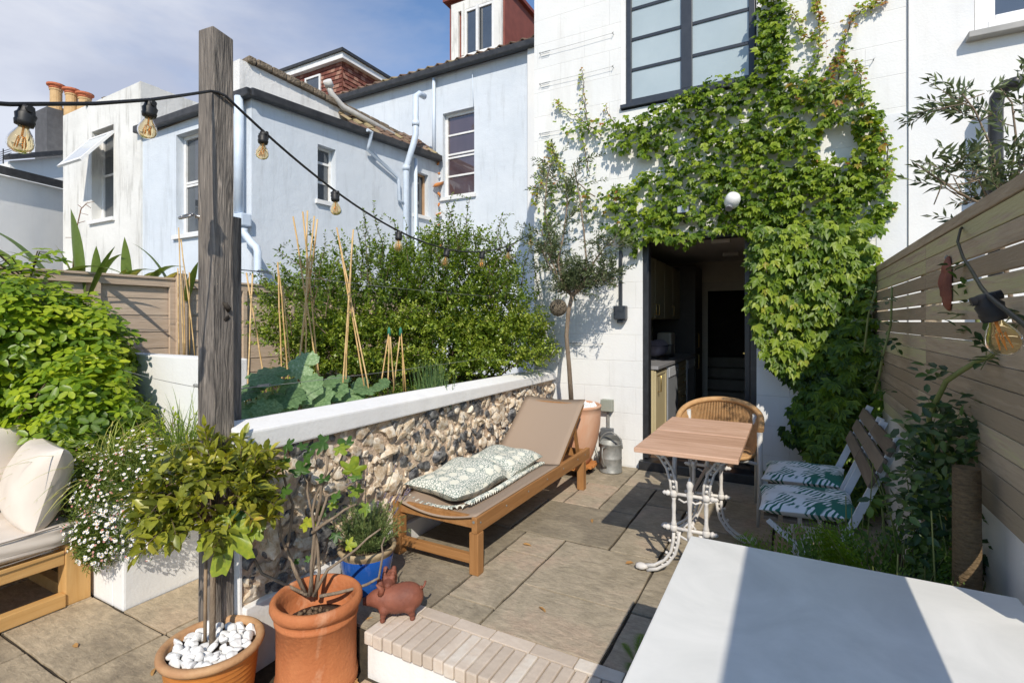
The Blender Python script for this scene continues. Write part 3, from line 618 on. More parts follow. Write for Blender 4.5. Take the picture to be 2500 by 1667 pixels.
tr.build('roof_tiles', tile, B)
rb_ = MB(); rb_.prism([(8.55, 6.60), (12.5, 8.56), (13.9, 6.60)], 'x', -10.6, -3.1)
rb_.add([(-9.6,4.6,4.55),(-6.74,4.6,4.62),(-6.45,8.69,4.74),(-9.6,8.69,4.6),(-9.6,6,4.95),(-7.15,6,4.95)], [(0,1,5,4),(1,2,5),(2,3,4,5),(3,0,4),(0,3,2,1)])
rb_.build('roof_deck', M('roof felt', (.10,.08,.06), (.14,.11,.08), rough=.95), B)
rg = MB(); 
for i in range(12): rg.tube([(-10.6+i*.62, 12.47, 8.62), (-10.6+i*.62+.60, 12.47, 8.62)], .10, 8, True, .3)
rg.build('ridge_tiles', M('dark ridge tile', (.10,.085,.075), (.16,.13,.10), scale=8), B)
# party wall with mossy coping above the wing
pw = MB(); A0 = (-7.15, 4.72, 5.30); A1 = (-6.93, 8.69, 5.12)
def slab_between(mb, a, b, zb, t):
    a = Vector(a); b = Vector(b); d = Vector((b.x-a.x, b.y-a.y, 0)).normalized(); n = Vector((-d.y, d.x, 0))*t
    q = [Vector((a.x,a.y,zb)), Vector((b.x,b.y,zb)), b, a]; q += [x+n for x in q]
    mb.add(q, [(0,1,2,3),(7,6,5,4),(0,4,5,1),(1,5,6,2),(2,6,7,3),(3,7,4,0)])
slab_between(pw, A0, A1, 4.3, .22); pw.build('party_wall', RENDER('flaking white render', (.80,.79,.76), (.74,.73,.70), (.30,.28,.24), stain_amt=.7, bumpy=.8), B)
cp = MB(); a = Vector(A0); b = Vector(A1); n_ = 16
for i in range(n_):
    u0 = a.lerp(b, i/n_+.001); u1 = a.lerp(b, (i+1)/n_-.002); z = Vector((-.10, 0, .05+rng.uniform(-.008,.008)))
    cp.beam(u0+z+Vector((0,.12 if i==0 else 0,0)), u1+z, .34, .10, val=rng.random())
cp.build('mossy_coping', M('mossy stone coping', (.16,.125,.085), (.26,.21,.155), scale=7, rough=.95, bump=1, bscale=30, c3=(.36,.33,.28), bdist=.04), B, bevel=.02)
wp = MB(); wp.tube([a+Vector((.10,1.55,.26)), a+Vector((.11,1.62,.10)), a.lerp(b,.45)+Vector((.12,0,-.02)), a.lerp(b,.98)+Vector((.14,0,-.12))], .05, 10); wp.tube([a+Vector((.12,1.52,.28)), a+Vector((.10,1.60,.20))], .075, 10)
wp.build('waste_pipe', M('old white plastic', (.62,.60,.56), (.5,.48,.44), scale=10, rough=.5), B)
dpm = M('blue painted pipe', (.62,.70,.79), (.54,.62,.72), scale=6, rough=.45)
# downpipes
dpp = MB(); fx, fy = -6.86, 4.52
dpp.tube([(fx,fy,4.60),(fx,fy,2.95)], .062, 12); dpp.build('downpipe', dpm, B)
dpp = MB(); dpp.tube([(-6.72,4.5,2.72),(-6.72,4.5,2.66),(-6.55,4.5,2.50),(-6.45,4.50,2.44),(-6.42,4.5,2.38),(-6.42,4.5,-.1)], .05, 12); dpp.build('downpipe', dpm, B)
hp = MB(); hp.box((-6.93, 4.42, 2.75), (-6.66, 4.58, 2.93)); hp.build('rainwater_hopper', dpm, B, bevel=.02)
def sp(u, off, z):
    q = Vector((*CR, 0))+sd_*u+Vector((snor[0], snor[1], 0))*off; return (q.x, q.y, z)
dpp = MB(); dpp.tube([sp(3.0,.10,-.1), sp(3.0,.10,4.35), sp(3.02,.16,4.55), sp(3.05,.24,4.80), sp(3.10,.25,5.0), sp(3.10,.25,5.72), sp(3.2,.25,5.80), sp(3.35,.25,5.80)], .058, 12)
for z in (.9, 2.4, 4.30, 5.15): dpp.tube([sp(3.0 if z<4.5 else 3.10,.10 if z<4.5 else .25,z), sp(3.0 if z<4.5 else 3.10,.10 if z<4.5 else .25,z+.09)], .07, 12)
dpp.build('soil_pipe', dpm, B)
dpp = MB(); dpp.tube([sp(3.28,.08,-.1), sp(3.28,.08,4.60)], .036, 10); dpp.build('downpipe', dpm, B)
dpp = MB(); dpp.tube([sp(1.95,.2,4.72), sp(2.05,.2,4.72), sp(2.06,.12,4.50), sp(2.06,.08,4.44), sp(2.80,.06,4.14), sp(2.84,.06,4.08), sp(2.85,.06,3.72), sp(2.95,.08,3.66)], .03, 8); dpp.build('overflow_pipe', dpm, B)
dpp = MB(); dpp.tube([(-6.55,8.62,4.75),(-6.55,8.62,6.5)], .036, 10); dpp.tube([(-5.62,8.66,6.4),(-5.60,8.67,5.75)], .008, 6); dpp.build('downpipe', dpm, B)
pk = MB()
for i, z in enumerate(np.linspace(3.0, 4.7, 9)): pk.rocks([(-6.42+rng.uniform(-.02,.02), 8.62, z)], [(.03+.02*(i%3==0), .03, .05+.08*(i%3==0))], 1, .4)
pk.build('rust_stain', M('orange foam and rust', (.55,.20,.05), (.45,.22,.10), rough=.9), B)
# tile hung dormer and red dormer
tileh = M('red brown hung tile', (.15,.05,.035), (.22,.08,.055), scale=4, rough=.85, attr=1.0, c3=(.32,.17,.12))
def dormer_tiles(mb, x0, x1, y0, y1, z0, z1):
    z = z0; r = 0
    while z < z1-.02:
        x = x0+(.06 if r % 2 else 0)
        while x < x1-.02:
            e = min(x+.165, x1); mb.add([(x,y0-.035,z),(e-.008,y0-.035,z),(e-.008,y0-.005,z+.15),(x,y0-.005,z+.15),(x,y0,z),(e-.008,y0,z)], [(0,1,2,3),(0,4,5,1)], False, rng.random()); x += .165
        y = y0+(.06 if r % 2 else 0)
        while y < y1-.02:
            e = min(y+.165, y1); mb.add([(x1+.035,y,z),(x1+.035,e-.008,z),(x1+.005,e-.008,z+.15),(x1+.005,y,z+.15),(x1,y,z),(x1,e-.008,z)], [(0,1,2,3),(0,4,5,1)], False, rng.random()); y += .165
        z += .115; r += 1
dm = MB(); X0, X1, Y0, Y1, Z0, Z1 = -13.3, -10.72, 10.05, 13.2, 6.9, 8.52
dm.box((X0, Y0, Z0), (X1, Y1, Z1)); dormer_tiles(dm, X0, X1, Y0, Y1, Z0, Z1); D1 = dm.build('tiled_dormer', tileh, B)
m = MB(); m.box((X0-.15, Y0-.16, Z1-.02), (X1+.16, Y0-.12, Z1+.14)); m.box((X1+.12, Y0-.12, Z1-.02), (X1+.16, Y1, Z1+.14)); m.box((X0-.15, Y0-.12, Z1-.015), (X1+.12, Y1, Z1+.01)); m.build('fascia', upvc, D1)
m = MB(); m.box((X0-.2, Y0-.22, Z1+.142), (X1+.22, Y1, Z1+.22)); m.build('flat_roof', slate, D1)
wo = window(B, (-12.15, Y0-.02), (1, 0), (0, -1), .62, .78, 7.55, upvc, (), fw=.05, depth=-.05, name='dormer_window')
m = MB(); m.box((-13.6, 9.8, 6.2), (-10.6, 13.5, 6.95)); m.build('roof_deck', MC['roof felt'], B)
red = M('red painted dormer', (.24,.075,.055), (.19,.06,.045), scale=5, rough=.8, bump=.2)
m = MB(); m.add([(-6.40,8.98,6.8),(-5.05,8.98,6.8),(-5.05,8.98,8.2),(-6.40,8.98,8.2),(-6.40,11.4,6.8),(-5.05,11.4,6.8),(-5.05,11.4,8.2),(-6.40,11.4,8.2)], [(0,1,2,3),(7,6,5,4),(0,4,5,1),(1,5,6,2),(2,6,7,3),(3,7,4,0)]); D2 = m.build('red_dormer', red, B)
m = MB(); m.box((-6.32, 8.92, 6.85), (-6.14, 8.978, 8.12)); m.box((-5.27, 8.92, 6.9), (-5.09, 8.978, 8.12)); m.box((-6.14, 8.92, 7.93), (-5.27, 8.978, 8.12)); m.box((-6.02, 8.86, 6.95), (-5.97, 8.99, 8.05)); m.build('weathered_surround', dirty_white, D2)
m = MB(); m.box((-6.50, 8.86, 8.202), (-4.97, 11.4, 8.28)); m.build('flat_roof', M('red painted trim', (.22,.055,.04), (.18,.05,.035)), D2)
wo = window(B, (-5.98, 8.92), (1, 0), (0, -1), .71, .98, 6.94, upvc, (), fw=.05, depth=-.002, name='dormer_window')
m = MB(); m.box((-5.66, 8.85, 6.96), (-5.61, 8.91, 7.90)); m.build('window_mullion', upvc, B)
# ================================================================ WHITE BOX-FRONTED HOUSE
Wt = thing('weathered_white_house', 'weathered white parapet house left of the blue one with an open top hung window', 'house', (-11, 6, 0))
wl = MB(); wall_with_holes(wl, (-12.5, 4.60), (-9.645, 4.60), -.2, 5.44, 5.48, [(12.5-11.35, 12.5-10.55, 3.28, 4.92)], .3)
wl.box((-9.945, 4.9, -.2), (-9.645, 9, 5.47)); wl.box((-12.5, 4.9, -.2), (-12.2, 9, 5.43)); wl.box((-12.2, 8.7, -.2), (-9.945, 9, 5.43))
wl.build('wall', dirty_white, Wt)
m = MB(); m.box((-12.2, 4.9, 5.0), (-9.945, 8.7, 5.2)); m.build('flat_roof', slate, Wt)
wo = window(Wt, (-11.35, 4.60), (1, 0), (0, -1), .80, 1.64, 3.28, upvc, (.52,), fw=.06, depth=.16)
m = MB(); o_ = Vector((-11.38, 4.58, 4.80)); ex = Vector((1,0,0)); ey = Vector((0,-.55,-.72)).normalized()
def frame_plane(mb, o, ex, ey, W, Hh, fw, t):
    n = ex.cross(ey)*t
    def q(a,b,c,e):
        v = [o+ex*u+ey*w_ for u,w_ in ((a,c),(b,c),(b,e),(a,e))]; v += [x+n for x in v]
        mb.add(v, [(0,1,2,3),(7,6,5,4),(0,4,5,1),(1,5,6,2),(2,6,7,3),(3,7,4,0)])
    q(0,fw,0,Hh); q(W-fw,W,0,Hh); q(fw,W-fw,0,fw); q(fw,W-fw,Hh-fw,Hh)
frame_plane(m, o_, ex, ey, .86, .80, .07, .04); so_ = m.build('open_sash', upvc, wo)
m = MB(); v = [o_+ex*u+ey*w_-Vector((0,0,.012)) for u,w_ in ((.07,.07),(.79,.07),(.79,.73),(.07,.73))]; v += [x+Vector((0,0,.006)) for x in v]
m.add(v, [(0,1,2,3),(7,6,5,4),(0,4,5,1),(1,5,6,2),(2,6,7,3),(3,7,4,0)]); m.build('pane', M('pale glass', (.55,.58,.6), (.5,.53,.55), rough=.05, spec=1), wo)
m = MB(); m.rocks([(-11.75+.12*i, 4.72, 5.44+.02*rng.random()) for i in range(8)], [(.09,.06,.05)]*8, 2, .5); m.build('moss', M('dry moss', (.10,.07,.03), (.16,.11,.05), scale=40, rough=1, bump=1), Wt)
# ================================================================ FAR LEFT HOUSES
Lw = thing('low_white_building', 'low white building with a black gutter at the far left edge', 'house', (-14, 4, 0))
wl = MB(); slab_between(wl, (-12.9, 2.6, 4.2), (-13.75, 5.2, 4.2), -.2, -.25) if False else slab_between(wl, (-13.9, 6.2, 4.22), (-12.6, 1.6, 4.22), -.2, -.3)
wl.build('wall', white_garden, Lw)
m = MB(); m.beam((-12.52, 1.6, 4.30), (-13.82, 6.2, 4.30), .14, .13); m.build('gutter', slate, Lw)
Fh = thing('far_gabled_house', 'far white gabled house with a dark chimney and three clay pots', 'house', (-19, 9, 0))
m = MB(); m.prism([(5.2, -.2), (12, -.2), (12, 6.1), (9.4, 7.0), (5.2, 5.4)], 'x', -22.5, -17.0); m.build('wall', white_smooth, Fh)
m = MB(); m.beam((-16.9, 9.4, 7.08), (-16.9, 5.1, 5.45), .3, .10); m.build('roof_edge', slate, Fh)
q0 = dp(107, 440, 16.0); q1 = dp(152, 275, 16.0)
ck = MB(); cc = dp(130, 275, 16); ck.box((cc.x-.42, cc.y-.30, 3.5), (cc.x+.42, cc.y+.35, cc.z)); chn = ck.build('chimney', M('dark grey painted chimney', (.075,.075,.08), (.10,.10,.105), scale=6, rough=.85, bump=.3), Fh)
buff = M('buff clay chimney pot', (.52,.34,.16), (.60,.40,.20), scale=8, rough=.8); potred = M('red clay pot rim', (.45,.12,.05), (.52,.17,.08), rough=.8)
for px, pt_ in ((137, 210), (175, 222), (207, 232)):
    c_ = dp(px, 280, 15.9); zt = dp(px, pt_, 15.9).z; m = MB(); m.lathe([(0,cc.z-.3),(.19,cc.z-.3),(.19,cc.z+.1),(.15,cc.z+.12),(.15,zt-.18),(.17,zt-.16),(.17,zt-.12)], (c_.x,c_.y,0), 16, smooth=False); m.build('chimney_pot', buff, chn)
    m = MB(); m.lathe([(.15,zt-.12),(.18,zt-.10),(.18,zt-.05),(.235,zt-.02),(.235,zt+.03),(.13,zt+.03),(.13,zt-.1)], (c_.x,c_.y,0), 16, smooth=False); m.build('pot_crown', potred, chn)
m = MB(); c_ = dp(190, 300, 15.9); m.box((c_.x-.7, c_.y-.2, 4), (c_.x+.7, c_.y+.4, dp(190, 283, 15.9).z)); m.build('chimney', dirty_white, Fh)
an_ = MB(); pA = dp(8, 400, 12); an_.tube([pA, pA+Vector((0,0,.35))], .012, 5)
for i in range(5): an_.tube([pA+Vector((-.25,.0,.1+.05*i)), pA+Vector((.30,.05,.12+.05*i))], .007, 4)
solo(an_, 'television_aerial', black, 'dark television aerial on the roofline at the far left edge', 'aerial', tuple(pA))
# ================================================================ FLINT WALL
FW = thing('flint_wall', 'low flint garden wall with a thick white coping behind the sun lounger', 'wall', (-2.3, 3.2, 0))
XW = -2.2
m = MB(); m.box((-2.42, 1.470, -.22), (XW-.016, 4.965, .81)); m.build('mortar_core', M('sandy mortar', (.52,.39,.28), (.62,.49,.36), scale=14, rough=.95, bump=.9, bscale=50, bdist=.015), FW)
m = MB(); m.box((-2.425, 1.455, -.22), (XW-.005, 1.469, .81)); m.build('end_render', white_garden, FW, bevel=.003)
m = MB(); m.box((XW-.019, 1.470, -.21), (XW+.022, 4.965, .11)); m.build('plinth', white_garden, FW, bevel=.005)
cp = MB()
nseg = 10
ys_ = np.linspace(1.44, 4.965, nseg+1)
def copsec(y):
    f = (y-1.44)/3.5; zt = .918-.030*f
    return [(-2.475, y, .812), (XW+.030, y, .812), (XW+.030, y, zt), (-2.30, y, zt+.032), (-2.46, y, zt+.004), (-2.475, y, zt-.02)]
vs = []; [vs.extend(copsec(y)) for y in ys_]
fs = [(i*6+k, i*6+(k+1) % 6, (i+1)*6+(k+1) % 6, (i+1)*6+k) for i in range(nseg) for k in range(6)]+[tuple(range(6))[::-1], tuple(nseg*6+k for k in range(6))]
cp.add(vs, fs); cp.build('coping', white_garden, FW, bevel=.010, fixn=True)
# flints
def FLINT():
    m = bpy.data.materials.new('flint stone'); m.use_nodes = True; nt = m.node_tree; b = nt.nodes['Principled BSDF']; L = nt.links.new
    an = _n(nt, 'ShaderNodeAttribute'); an.attribute_name = 'v'; tc = _n(nt, 'ShaderNodeTexCoord')
    nz = _n(nt, 'ShaderNodeTexNoise'); nz.inputs['Scale'].default_value = 24; nz.inputs['Detail'].default_value = 6; nz.inputs['Roughness'].default_value = .65; L(tc.outputs['Object'], nz.inputs['Vector'])
    rA = _n(nt, 'ShaderNodeValToRGB'); e = rA.color_ramp.elements      # creamy rind
    e[0].position = .3; e[0].color = (.26,.17,.10,1); e[1].position = .6; e[1].color = (.72,.65,.54,1); q = e.new(.45); q.color = (.55,.43,.29,1)
    rB = _n(nt, 'ShaderNodeValToRGB'); e = rB.color_ramp.elements      # dark glassy core
    e[0].position = .40; e[0].color = (.030,.032,.038,1); e[1].position = .66; e[1].color = (.24,.235,.225,1)
    L(nz.outputs[0], rA.inputs[0]); L(nz.outputs[0], rB.inputs[0])
    n2 = _n(nt, 'ShaderNodeTexNoise'); n2.inputs['Scale'].default_value = 11; n2.inputs['Detail'].default_value = 2; L(tc.outputs['Object'], n2.inputs['Vector'])
    ma = _n(nt, 'ShaderNodeMath', operation='MULTIPLY_ADD'); L(n2.outputs[0], ma.inputs[0]); ma.inputs[1].default_value = 1.1; L(an.outputs['Fac'], ma.inputs[2])
    st = _n(nt, 'ShaderNodeMapRange'); st.inputs['From Min'].default_value = 1.16; st.inputs['From Max'].default_value = 1.22; L(ma.outputs[0], st.inputs['Value'])
    mx = _n(nt, 'ShaderNodeMix', data_type='RGBA'); L(st.outputs[0], mx.inputs[0]); L(rA.outputs[0], mx.inputs[6]); L(rB.outputs[0], mx.inputs[7]); L(mx.outputs[2], b.inputs['Base Color'])
    rr = _n(nt, 'ShaderNodeMapRange'); rr.inputs['To Min'].default_value = .8; rr.inputs['To Max'].default_value = .28; L(st.outputs[0], rr.inputs['Value']); L(rr.outputs[0], b.inputs['Roughness'])
    bp = _n(nt, 'ShaderNodeBump'); bp.inputs['Strength'].default_value = .7; bp.inputs['Distance'].default_value = .012; L(nz.outputs[0], bp.inputs['Height']); L(bp.outputs[0], b.inputs['Normal'])
    return m
flint = FLINT()
pts = []; 
for r_ in (.047, .038, .030, .023, .016):
    tries = int({.047: 260, .038: 1500, .030: 5000, .023: 6000, .016: 3500}[r_])
    for _ in range(tries):
        y = rng.uniform(1.50, 4.94); z = rng.uniform(.135, .79)
        r = r_*rng.uniform(.85, 1.15)
        if z < 1.9 and all((y-q[0])**2+(z-q[1])**2 > ((r+q[2])*1.0)**2 for q in pts): pts.append((y, z, r))
cs = [(XW-.010+rng.uniform(-.007,.006), y, z) for y, z, r in pts]
sz = [(r*.60, r*rng.uniform(.9, 1.35), r*rng.uniform(.85, 1.25)) for y, z, r in pts]
rots = [Matrix.Rotation(rng.uniform(-.8,.8), 3, 'X') @ Matrix.Rotation(rng.uniform(-.25,.25), 3, 'Z') for _ in pts]
m = MB(); m.rocks(cs, sz, 2, .55, rng.random(len(pts)), rots, power=.85, cuts=3, smooth=False); m.build('flint_stones', flint, FW)
# ================================================================ PLANTER AND WHITE WALLS ON THE LEFT
m = MB()
m.box((-5.0, 1.48, -.21), (-3.40, 1.60, .34)); m.box((-3.40, 1.48, -.21), (-3.285, 2.10, .34))
Pl = thing('white_planter', 'low white rendered raised planter full of daisies beside the sofa', 'planter', (-4, 1.8, -.21))
m.build('planter_wall', white_garden, Pl, bevel=.012)
m = MB(); m.box((-4.99, 1.601, -.1), (-3.401, 2.10, .30)); m.build('soil', soil, Pl)
m = MB(); m.box((-5.0, 2.101, -.22), (-3.27, 2.22, 1.168)); solo(m, 'white_garden_wall', white_garden, 'taller white rendered wall rising behind the daisies in front of the tan fence', 'wall', (-4.1, 2.16, -.22), bevel=.012)
bd = MB(); N_ = 24
vs = []; 
for i in range(N_+1):
    for j in range(N_+1):
        x = -5.0+2.58*i/N_; y = 2.225+2.9*j/N_; vs.append((x, y, .74+.05*math.sin(x*7+y*3)+.03*rng.random()))
bd.add(vs, [(i*(N_+1)+j, (i+1)*(N_+1)+j, (i+1)*(N_+1)+j+1, i*(N_+1)+j+1) for i in range(N_) for j in range(N_)], True)
struct(bd, 'vegetable_bed', soil)
m = MB(); m.box((-3.269, 2.10, -.22), (-2.426, 2.2, .80)); solo(m, 'bed_retaining_wall', white_garden, 'short white wall holding the vegetable bed behind the timber posts', 'wall', (-2.85, 2.15, -.22), bevel=.008)
m = MB(); m.box((-7.9, 5.2, -.2), (-2.43, 5.28, .78)); m.box((-5.0, 2.23, -.2), (-2.43, 5.19, .60)); struct(m, 'bed_bank', soil)
# ================================================================ TAN PANEL FENCE
tan = M('tan painted timber', (.47,.36,.26), (.56,.44,.33), scale=4, rough=.8, bump=.35, bscale=14, stretch=(8,.8,8), c3=(.60,.48,.36), detail=9, attr=.4, dist=.5)
Fc = thing('panel_fence', 'tan painted timber panel fence along the left side of the garden', 'fence', (-5.05, 2.7, -.2))
XF = -5.0; posts = [-1.04, .84, 2.71, 4.58, 6.45]
for yp in posts:
    m = MB(); m.box((XF-.06, yp-.045, -.2), (XF+.05, yp+.045, 1.865)); m.build('fence_post', tan, Fc, bevel=.004)
for a, b_ in zip(posts[:-1], posts[1:]):
    m = MB(); ya, yb = a+.047, b_-.047; z = .0; k = 0
    while z < 1.72:
        m.add([(XF-.020, ya, z), (XF-.020, yb, z), (XF-.026, yb, z+.160), (XF-.026, ya, z+.160), (XF-.03, ya, z), (XF-.03, yb, z)], [(0,1,2,3),(0,4,5,1)], False, rng.random()); z += .148
    m.box((XF-.04, ya, -.2), (XF-.031, yb, 1.76)); m.build('lap_boards', tan, Fc)
    m = MB(); n = 3
    m.box((XF-.0115, ya, 1.735), (XF+.012, yb, 1.80)); m.box((XF-.0115, ya, 0.0), (XF+.012, yb, .05))
    for i in range(n+1):
        yc = ya+.022+(yb-ya-.044)*i/n; m.box((XF-.0115, yc-.022, .05), (XF+.014, yc+.022, 1.735))
    m.build('battens', tan, Fc, bevel=.002)
    m = MB(); m.box((XF-.045, ya, 1.801), (XF+.025, yb, 1.822)); m.build('capping', tan, Fc, bevel=.003)
# ================================================================ TIMBER POSTS
oldwood = M('weathered grey oak', (.075,.066,.058), (.25,.215,.18), scale=3.0, rough=.85, bump=1.0, bscale=12, stretch=(9,9,.9), c3=(.50,.42,.35), detail=12, dist=1.6, contrast=(.36,.62), bdist=.012)
Tp = thing('timber_post', 'tall weathered grey oak post with a metal ring, carrying the string lights', 'post', (-2.30, 1.41, -.21))
m = MB()
zz = [-.21, .3, .9, 1.3, 1.7, 2.1, 2.4, 2.715]; ring = []
for z in zz:
    j = lambda: rng.uniform(-.003, .003)
    top = .016 if z > 2.7 else 0
    ring.append([(-2.365+j(), 1.360+j(), z+top*1.7), (-2.244+j(), 1.360+j(), z+top*.9), (-2.244+j(), 1.453+j(), z-top*.2), (-2.365+j(), 1.453+j(), z+top)])
vs = [p for r in ring for p in r]; m.add(vs, [(i*4+k, i*4+(k+1) % 4, (i+1)*4+(k+1) % 4, (i+1)*4+k) for i in range(len(zz)-1) for k in range(4)]+[(3,2,1,0), tuple(len(zz)*4-4+k for k in range(4))])
m.build('post', oldwood, Tp, bevel=.006)
m = MB(); rc = Vector((-2.392, 1.345, 1.895)); m.tube([rc+Vector((.045*math.cos(a), .018*math.sin(a)-.02, .012*math.sin(a))) for a in np.linspace(0, 2*math.pi, 20)], .0055, 6); m.tube([rc+Vector((.03,0,0)), rc+Vector((.05,.06,0))], .009, 6); m.build('ring', steelb, Tp)
m = MB(); m.rocks([(-2.244, 1.415, 1.48), (-2.244, 1.42, 1.43)], [(.005,.022,.024), (.004,.016,.018)], 2, .3); m.build('knot', M('dark timber knot', (.02,.016,.013), (.05,.04,.03), scale=40, rough=.8, bump=.6), Tp)
m = MB(); m.tube([(-2.246, 1.405, 2.41), (-2.226, 1.40, 2.435)], .004, 6); m.build('eye_screw', steelb, Tp)
m = MB(); m.box((-2.59, 1.56, -.21), (-2.488, 1.655, 1.955)); solo(m, 'short_timber_post', oldwood, 'shorter grey timber post standing close behind the tall oak post', 'post', (-2.54, 1.6, -.21), bevel=.006)
# fence wires with turnbuckles
def wire(a, b, label, n=10, sag=.02, tb=True):
    a = Vector(a); b = Vector(b); k = thing('tension_wire', label, 'wire', tuple(a), 'tension wires between post and walls')
    m = MB(); m.tube([a.lerp(b, i/n)-Vector((0,0,sag*4*(i/n)*(1-i/n))) for i in range(n+1)], .0018, 4); m.build('strand', steel, k)
    if tb:
        m = MB(); d = (b-a).normalized(); p = a+d*.10
        m.beam(p, p+d*.07, .003, .010); m.beam(p+Vector((0,.007,.007)), p+d*.07+Vector((0,.007,.007)), .003, .004); m.tube([a, p], .003, 6); m.tube([p+d*.07+Vector((0,0,.008*math.sin(t_))) + d*(.012*math.cos(t_)) for t_ in np.linspace(0, 6.28, 9)], .002, 5); m.build('turnbuckle', steel, k)
wire((-2.52, 1.66, 1.69), (-2.42, 4.96, 1.66), 'thin wire with a turnbuckle running from the short post high above the vegetable bed')
wire((-2.52, 1.66, 1.07), (-2.42, 4.96, 1.12), 'thin wire with a turnbuckle running from the short post just above the white coping')
wire((-2.37, 1.40, 1.11), (-4.95, 2.05, 1.10), 'thin wire running left from the tall post across the white wall')
wire((-4.98, .9, 1.50), (-4.93, 4.6, 1.42), 'thin upper wire strained across the tan fence', tb=False)
# ================================================================ STRING LIGHTS
bulbg = bpy.data.materials.new('amber bulb glass'); bulbg.use_nodes = True
_b = bulbg.node_tree.nodes['Principled BSDF']; _b.inputs['Base Color'].default_value = (1.0,.80,.46,1); _b.inputs['Transmission Weight'].default_value = .93; _b.inputs['Roughness'].default_value = .03; _b.inputs['IOR'].default_value = 1.12
fil = M('amber filament', (.85,.35,.05), (.7,.25,.03), scale=60, rough=.4)
SL = thing('festoon_lights', 'black string of amber bulbs slung from the tall post to the white house', 'string lights', (-2.25, 1.4, 2.43))
def cable_pts(a, b, sag, n):
    a = Vector(a); b = Vector(b); return [a.lerp(b, i/n)-Vector((0,0,sag*4*(i/n)*(1-i/n))) for i in range(n+1)]
def bulb(root, p, tilt=(0,0,0), s=1.0, i=0):
    p = Vector(p); rt = Matrix.Rotation(tilt[0], 3, 'X') @ Matrix.Rotation(tilt[1], 3, 'Y')
    m = MB(); m.lathe([(0,.010),(.016,.009),(.018,0),(.020,-.010),(.025,-.016),(.022,-.030),(.024,-.034),(.021,-.048),(0,-.048)], p, 16, rot=rt); m.tube([p+rt@Vector((-.026,0,.0)), p+rt@Vector((.026,0,.0))], .0095, 8)
    h = m.build('lamp_holder', rub, root)
    m = MB(); c = p+rt@Vector((0,0,-.046)); r = .031*s
    m.lathe([(q_*.88, z_*.84) for q_, z_ in [(.013,0),(.015,-.010),(.022,-.022),(.031,-.040),(.035,-.056),(.034,-.070),(.027,-.084),(.014,-.093),(.0001,-.095)]], c, 20, rot=rt, caps=False); m.build('bulb', bulbg, h)
    m = MB()
    for k in range(6):
        a = k*math.pi/3; q = c+rt@Vector((.009*math.cos(a), .009*math.sin(a), -.030)); q2 = c+rt@Vector((.013*math.cos(a+.3), .013*math.sin(a+.3), -.066)); m.tube([q, q2], .0016, 4)
    m.tube([c, c+rt@Vector((0,0,-.03))], .0035, 6); m.build('filament', fil, h)
main = cable_pts((-2.228, 1.405, 2.432), (-2.40, 4.955, 2.42), .45, 40)
left_ = [(-2.228, 1.405, 2.432), (-2.236, 1.375, 2.438), (-2.246, 1.35, 2.436), (-2.14, 1.18, 2.33), (-2.03, 1.0, 2.22), (-1.95, .80, 2.115), (-1.88, .575, 2.015), (-1.78, .25, 1.90), (-1.6, -.15, 1.80)]
m = MB(); m.tube(left_[::-1][:-1]+main, .0062, 7); m.build('cable', rub, SL)
for i, t_ in enumerate((.055, .185, .345, .51, .665, .81, .955)):
    f_ = t_*40; k = int(f_); p = main[k].lerp(main[min(k+1, 40)], f_-k); bulb(SL, p-Vector((0,0,.012)), (rng.uniform(-.25,.1), rng.uniform(-.15,.15), 0))
bulb(SL, Vector((-2.03, 1.0, 2.205)), (-.05, .12, 0)); bulb(SL, Vector((-1.892, .615, 2.018)), (-.10, .15, 0))
# right hand end of another string near the camera
SR = thing('near_festoon_lights', 'black cable with one amber lamp hanging down from the slatted fence close to the camera', 'string lights', (.5, 2.2, 1.78))
pts_ = [(.72, 2.75, 1.76), (.60, 2.60, 1.80)]+[tuple(dp(x, y, d_)) for x, y, d_ in ((2345,560,1.92),(2338,590,1.8),(2352,630,1.6),(2375,665,1.4),(2395,700,1.2),(2412,722,1.06),(2440,745,1.0),(2475,772,.93),(2510,800,.86),(2570,850,.75))]
cv = []
for i in range(len(pts_)-1):
    a, b_ = Vector(pts_[i]), Vector(pts_[i+1]); cv += [a, a.lerp(b_, .5)]
m = MB(); m.tube(cv+[Vector(pts_[-1])], .0045, 8); m.build('cable', rub, SR)
bulb(SR, dp(2408, 728, 1.07), (.12, -.32, 0), 1.0)
# ================================================================ WALL FITTINGS
def wallbox(name, px0, py0, px1, py1, d, mat_, label, cat, bev=.006):
    a = at(px0, py0, 'y', YF-.004); b_ = at(px1, py1, 'y', YF-.004); m = MB(); m.box((a.x, YF-.004-d, b_.z), (b_.x, YF-.004, a.z)); return m, a, b_
k = thing('outdoor_socket', 'anthracite outdoor socket box on the white wall fed by a pipe from above', 'socket', (-1.46, YF, 1.45))
m = MB(); m.box((-1.525, YF-.095, 1.44), (-1.405, YF-.003, 1.575)); m.box((-1.50, YF-.07, 1.405), (-1.43, YF-.01, 1.438)); m.build('socket_box', anth, k, bevel=.012)
m = MB(); m.box((-1.487, YF-.028, 1.577), (-1.458, YF-.002, 2.36)); m.build('conduit', anth, k, bevel=.003)
k = thing('meter_box', 'grey green junction box low on the white wall above a dark switch box', 'junction box', (-1.6, YF, .5))
m = MB(); m.box((-1.665, YF-.07, .53), (-1.545, YF-.003, .645)); m.build('junction_box', M('sage grey plastic', (.27,.29,.24), (.32,.33,.28), rough=.5), k, bevel=.006)
m = MB(); m.box((-1.612, YF-.03, .362), (-1.588, YF-.003, .528)); m.build('conduit', MC['galvanised steel'], k)
m = MB(); m.box((-1.665, YF-.075, .225), (-1.545, YF-.003, .36)); m.build('switch_box', M('slate plastic', (.10,.11,.12), (.13,.14,.15), rough=.5), k, bevel=.006)
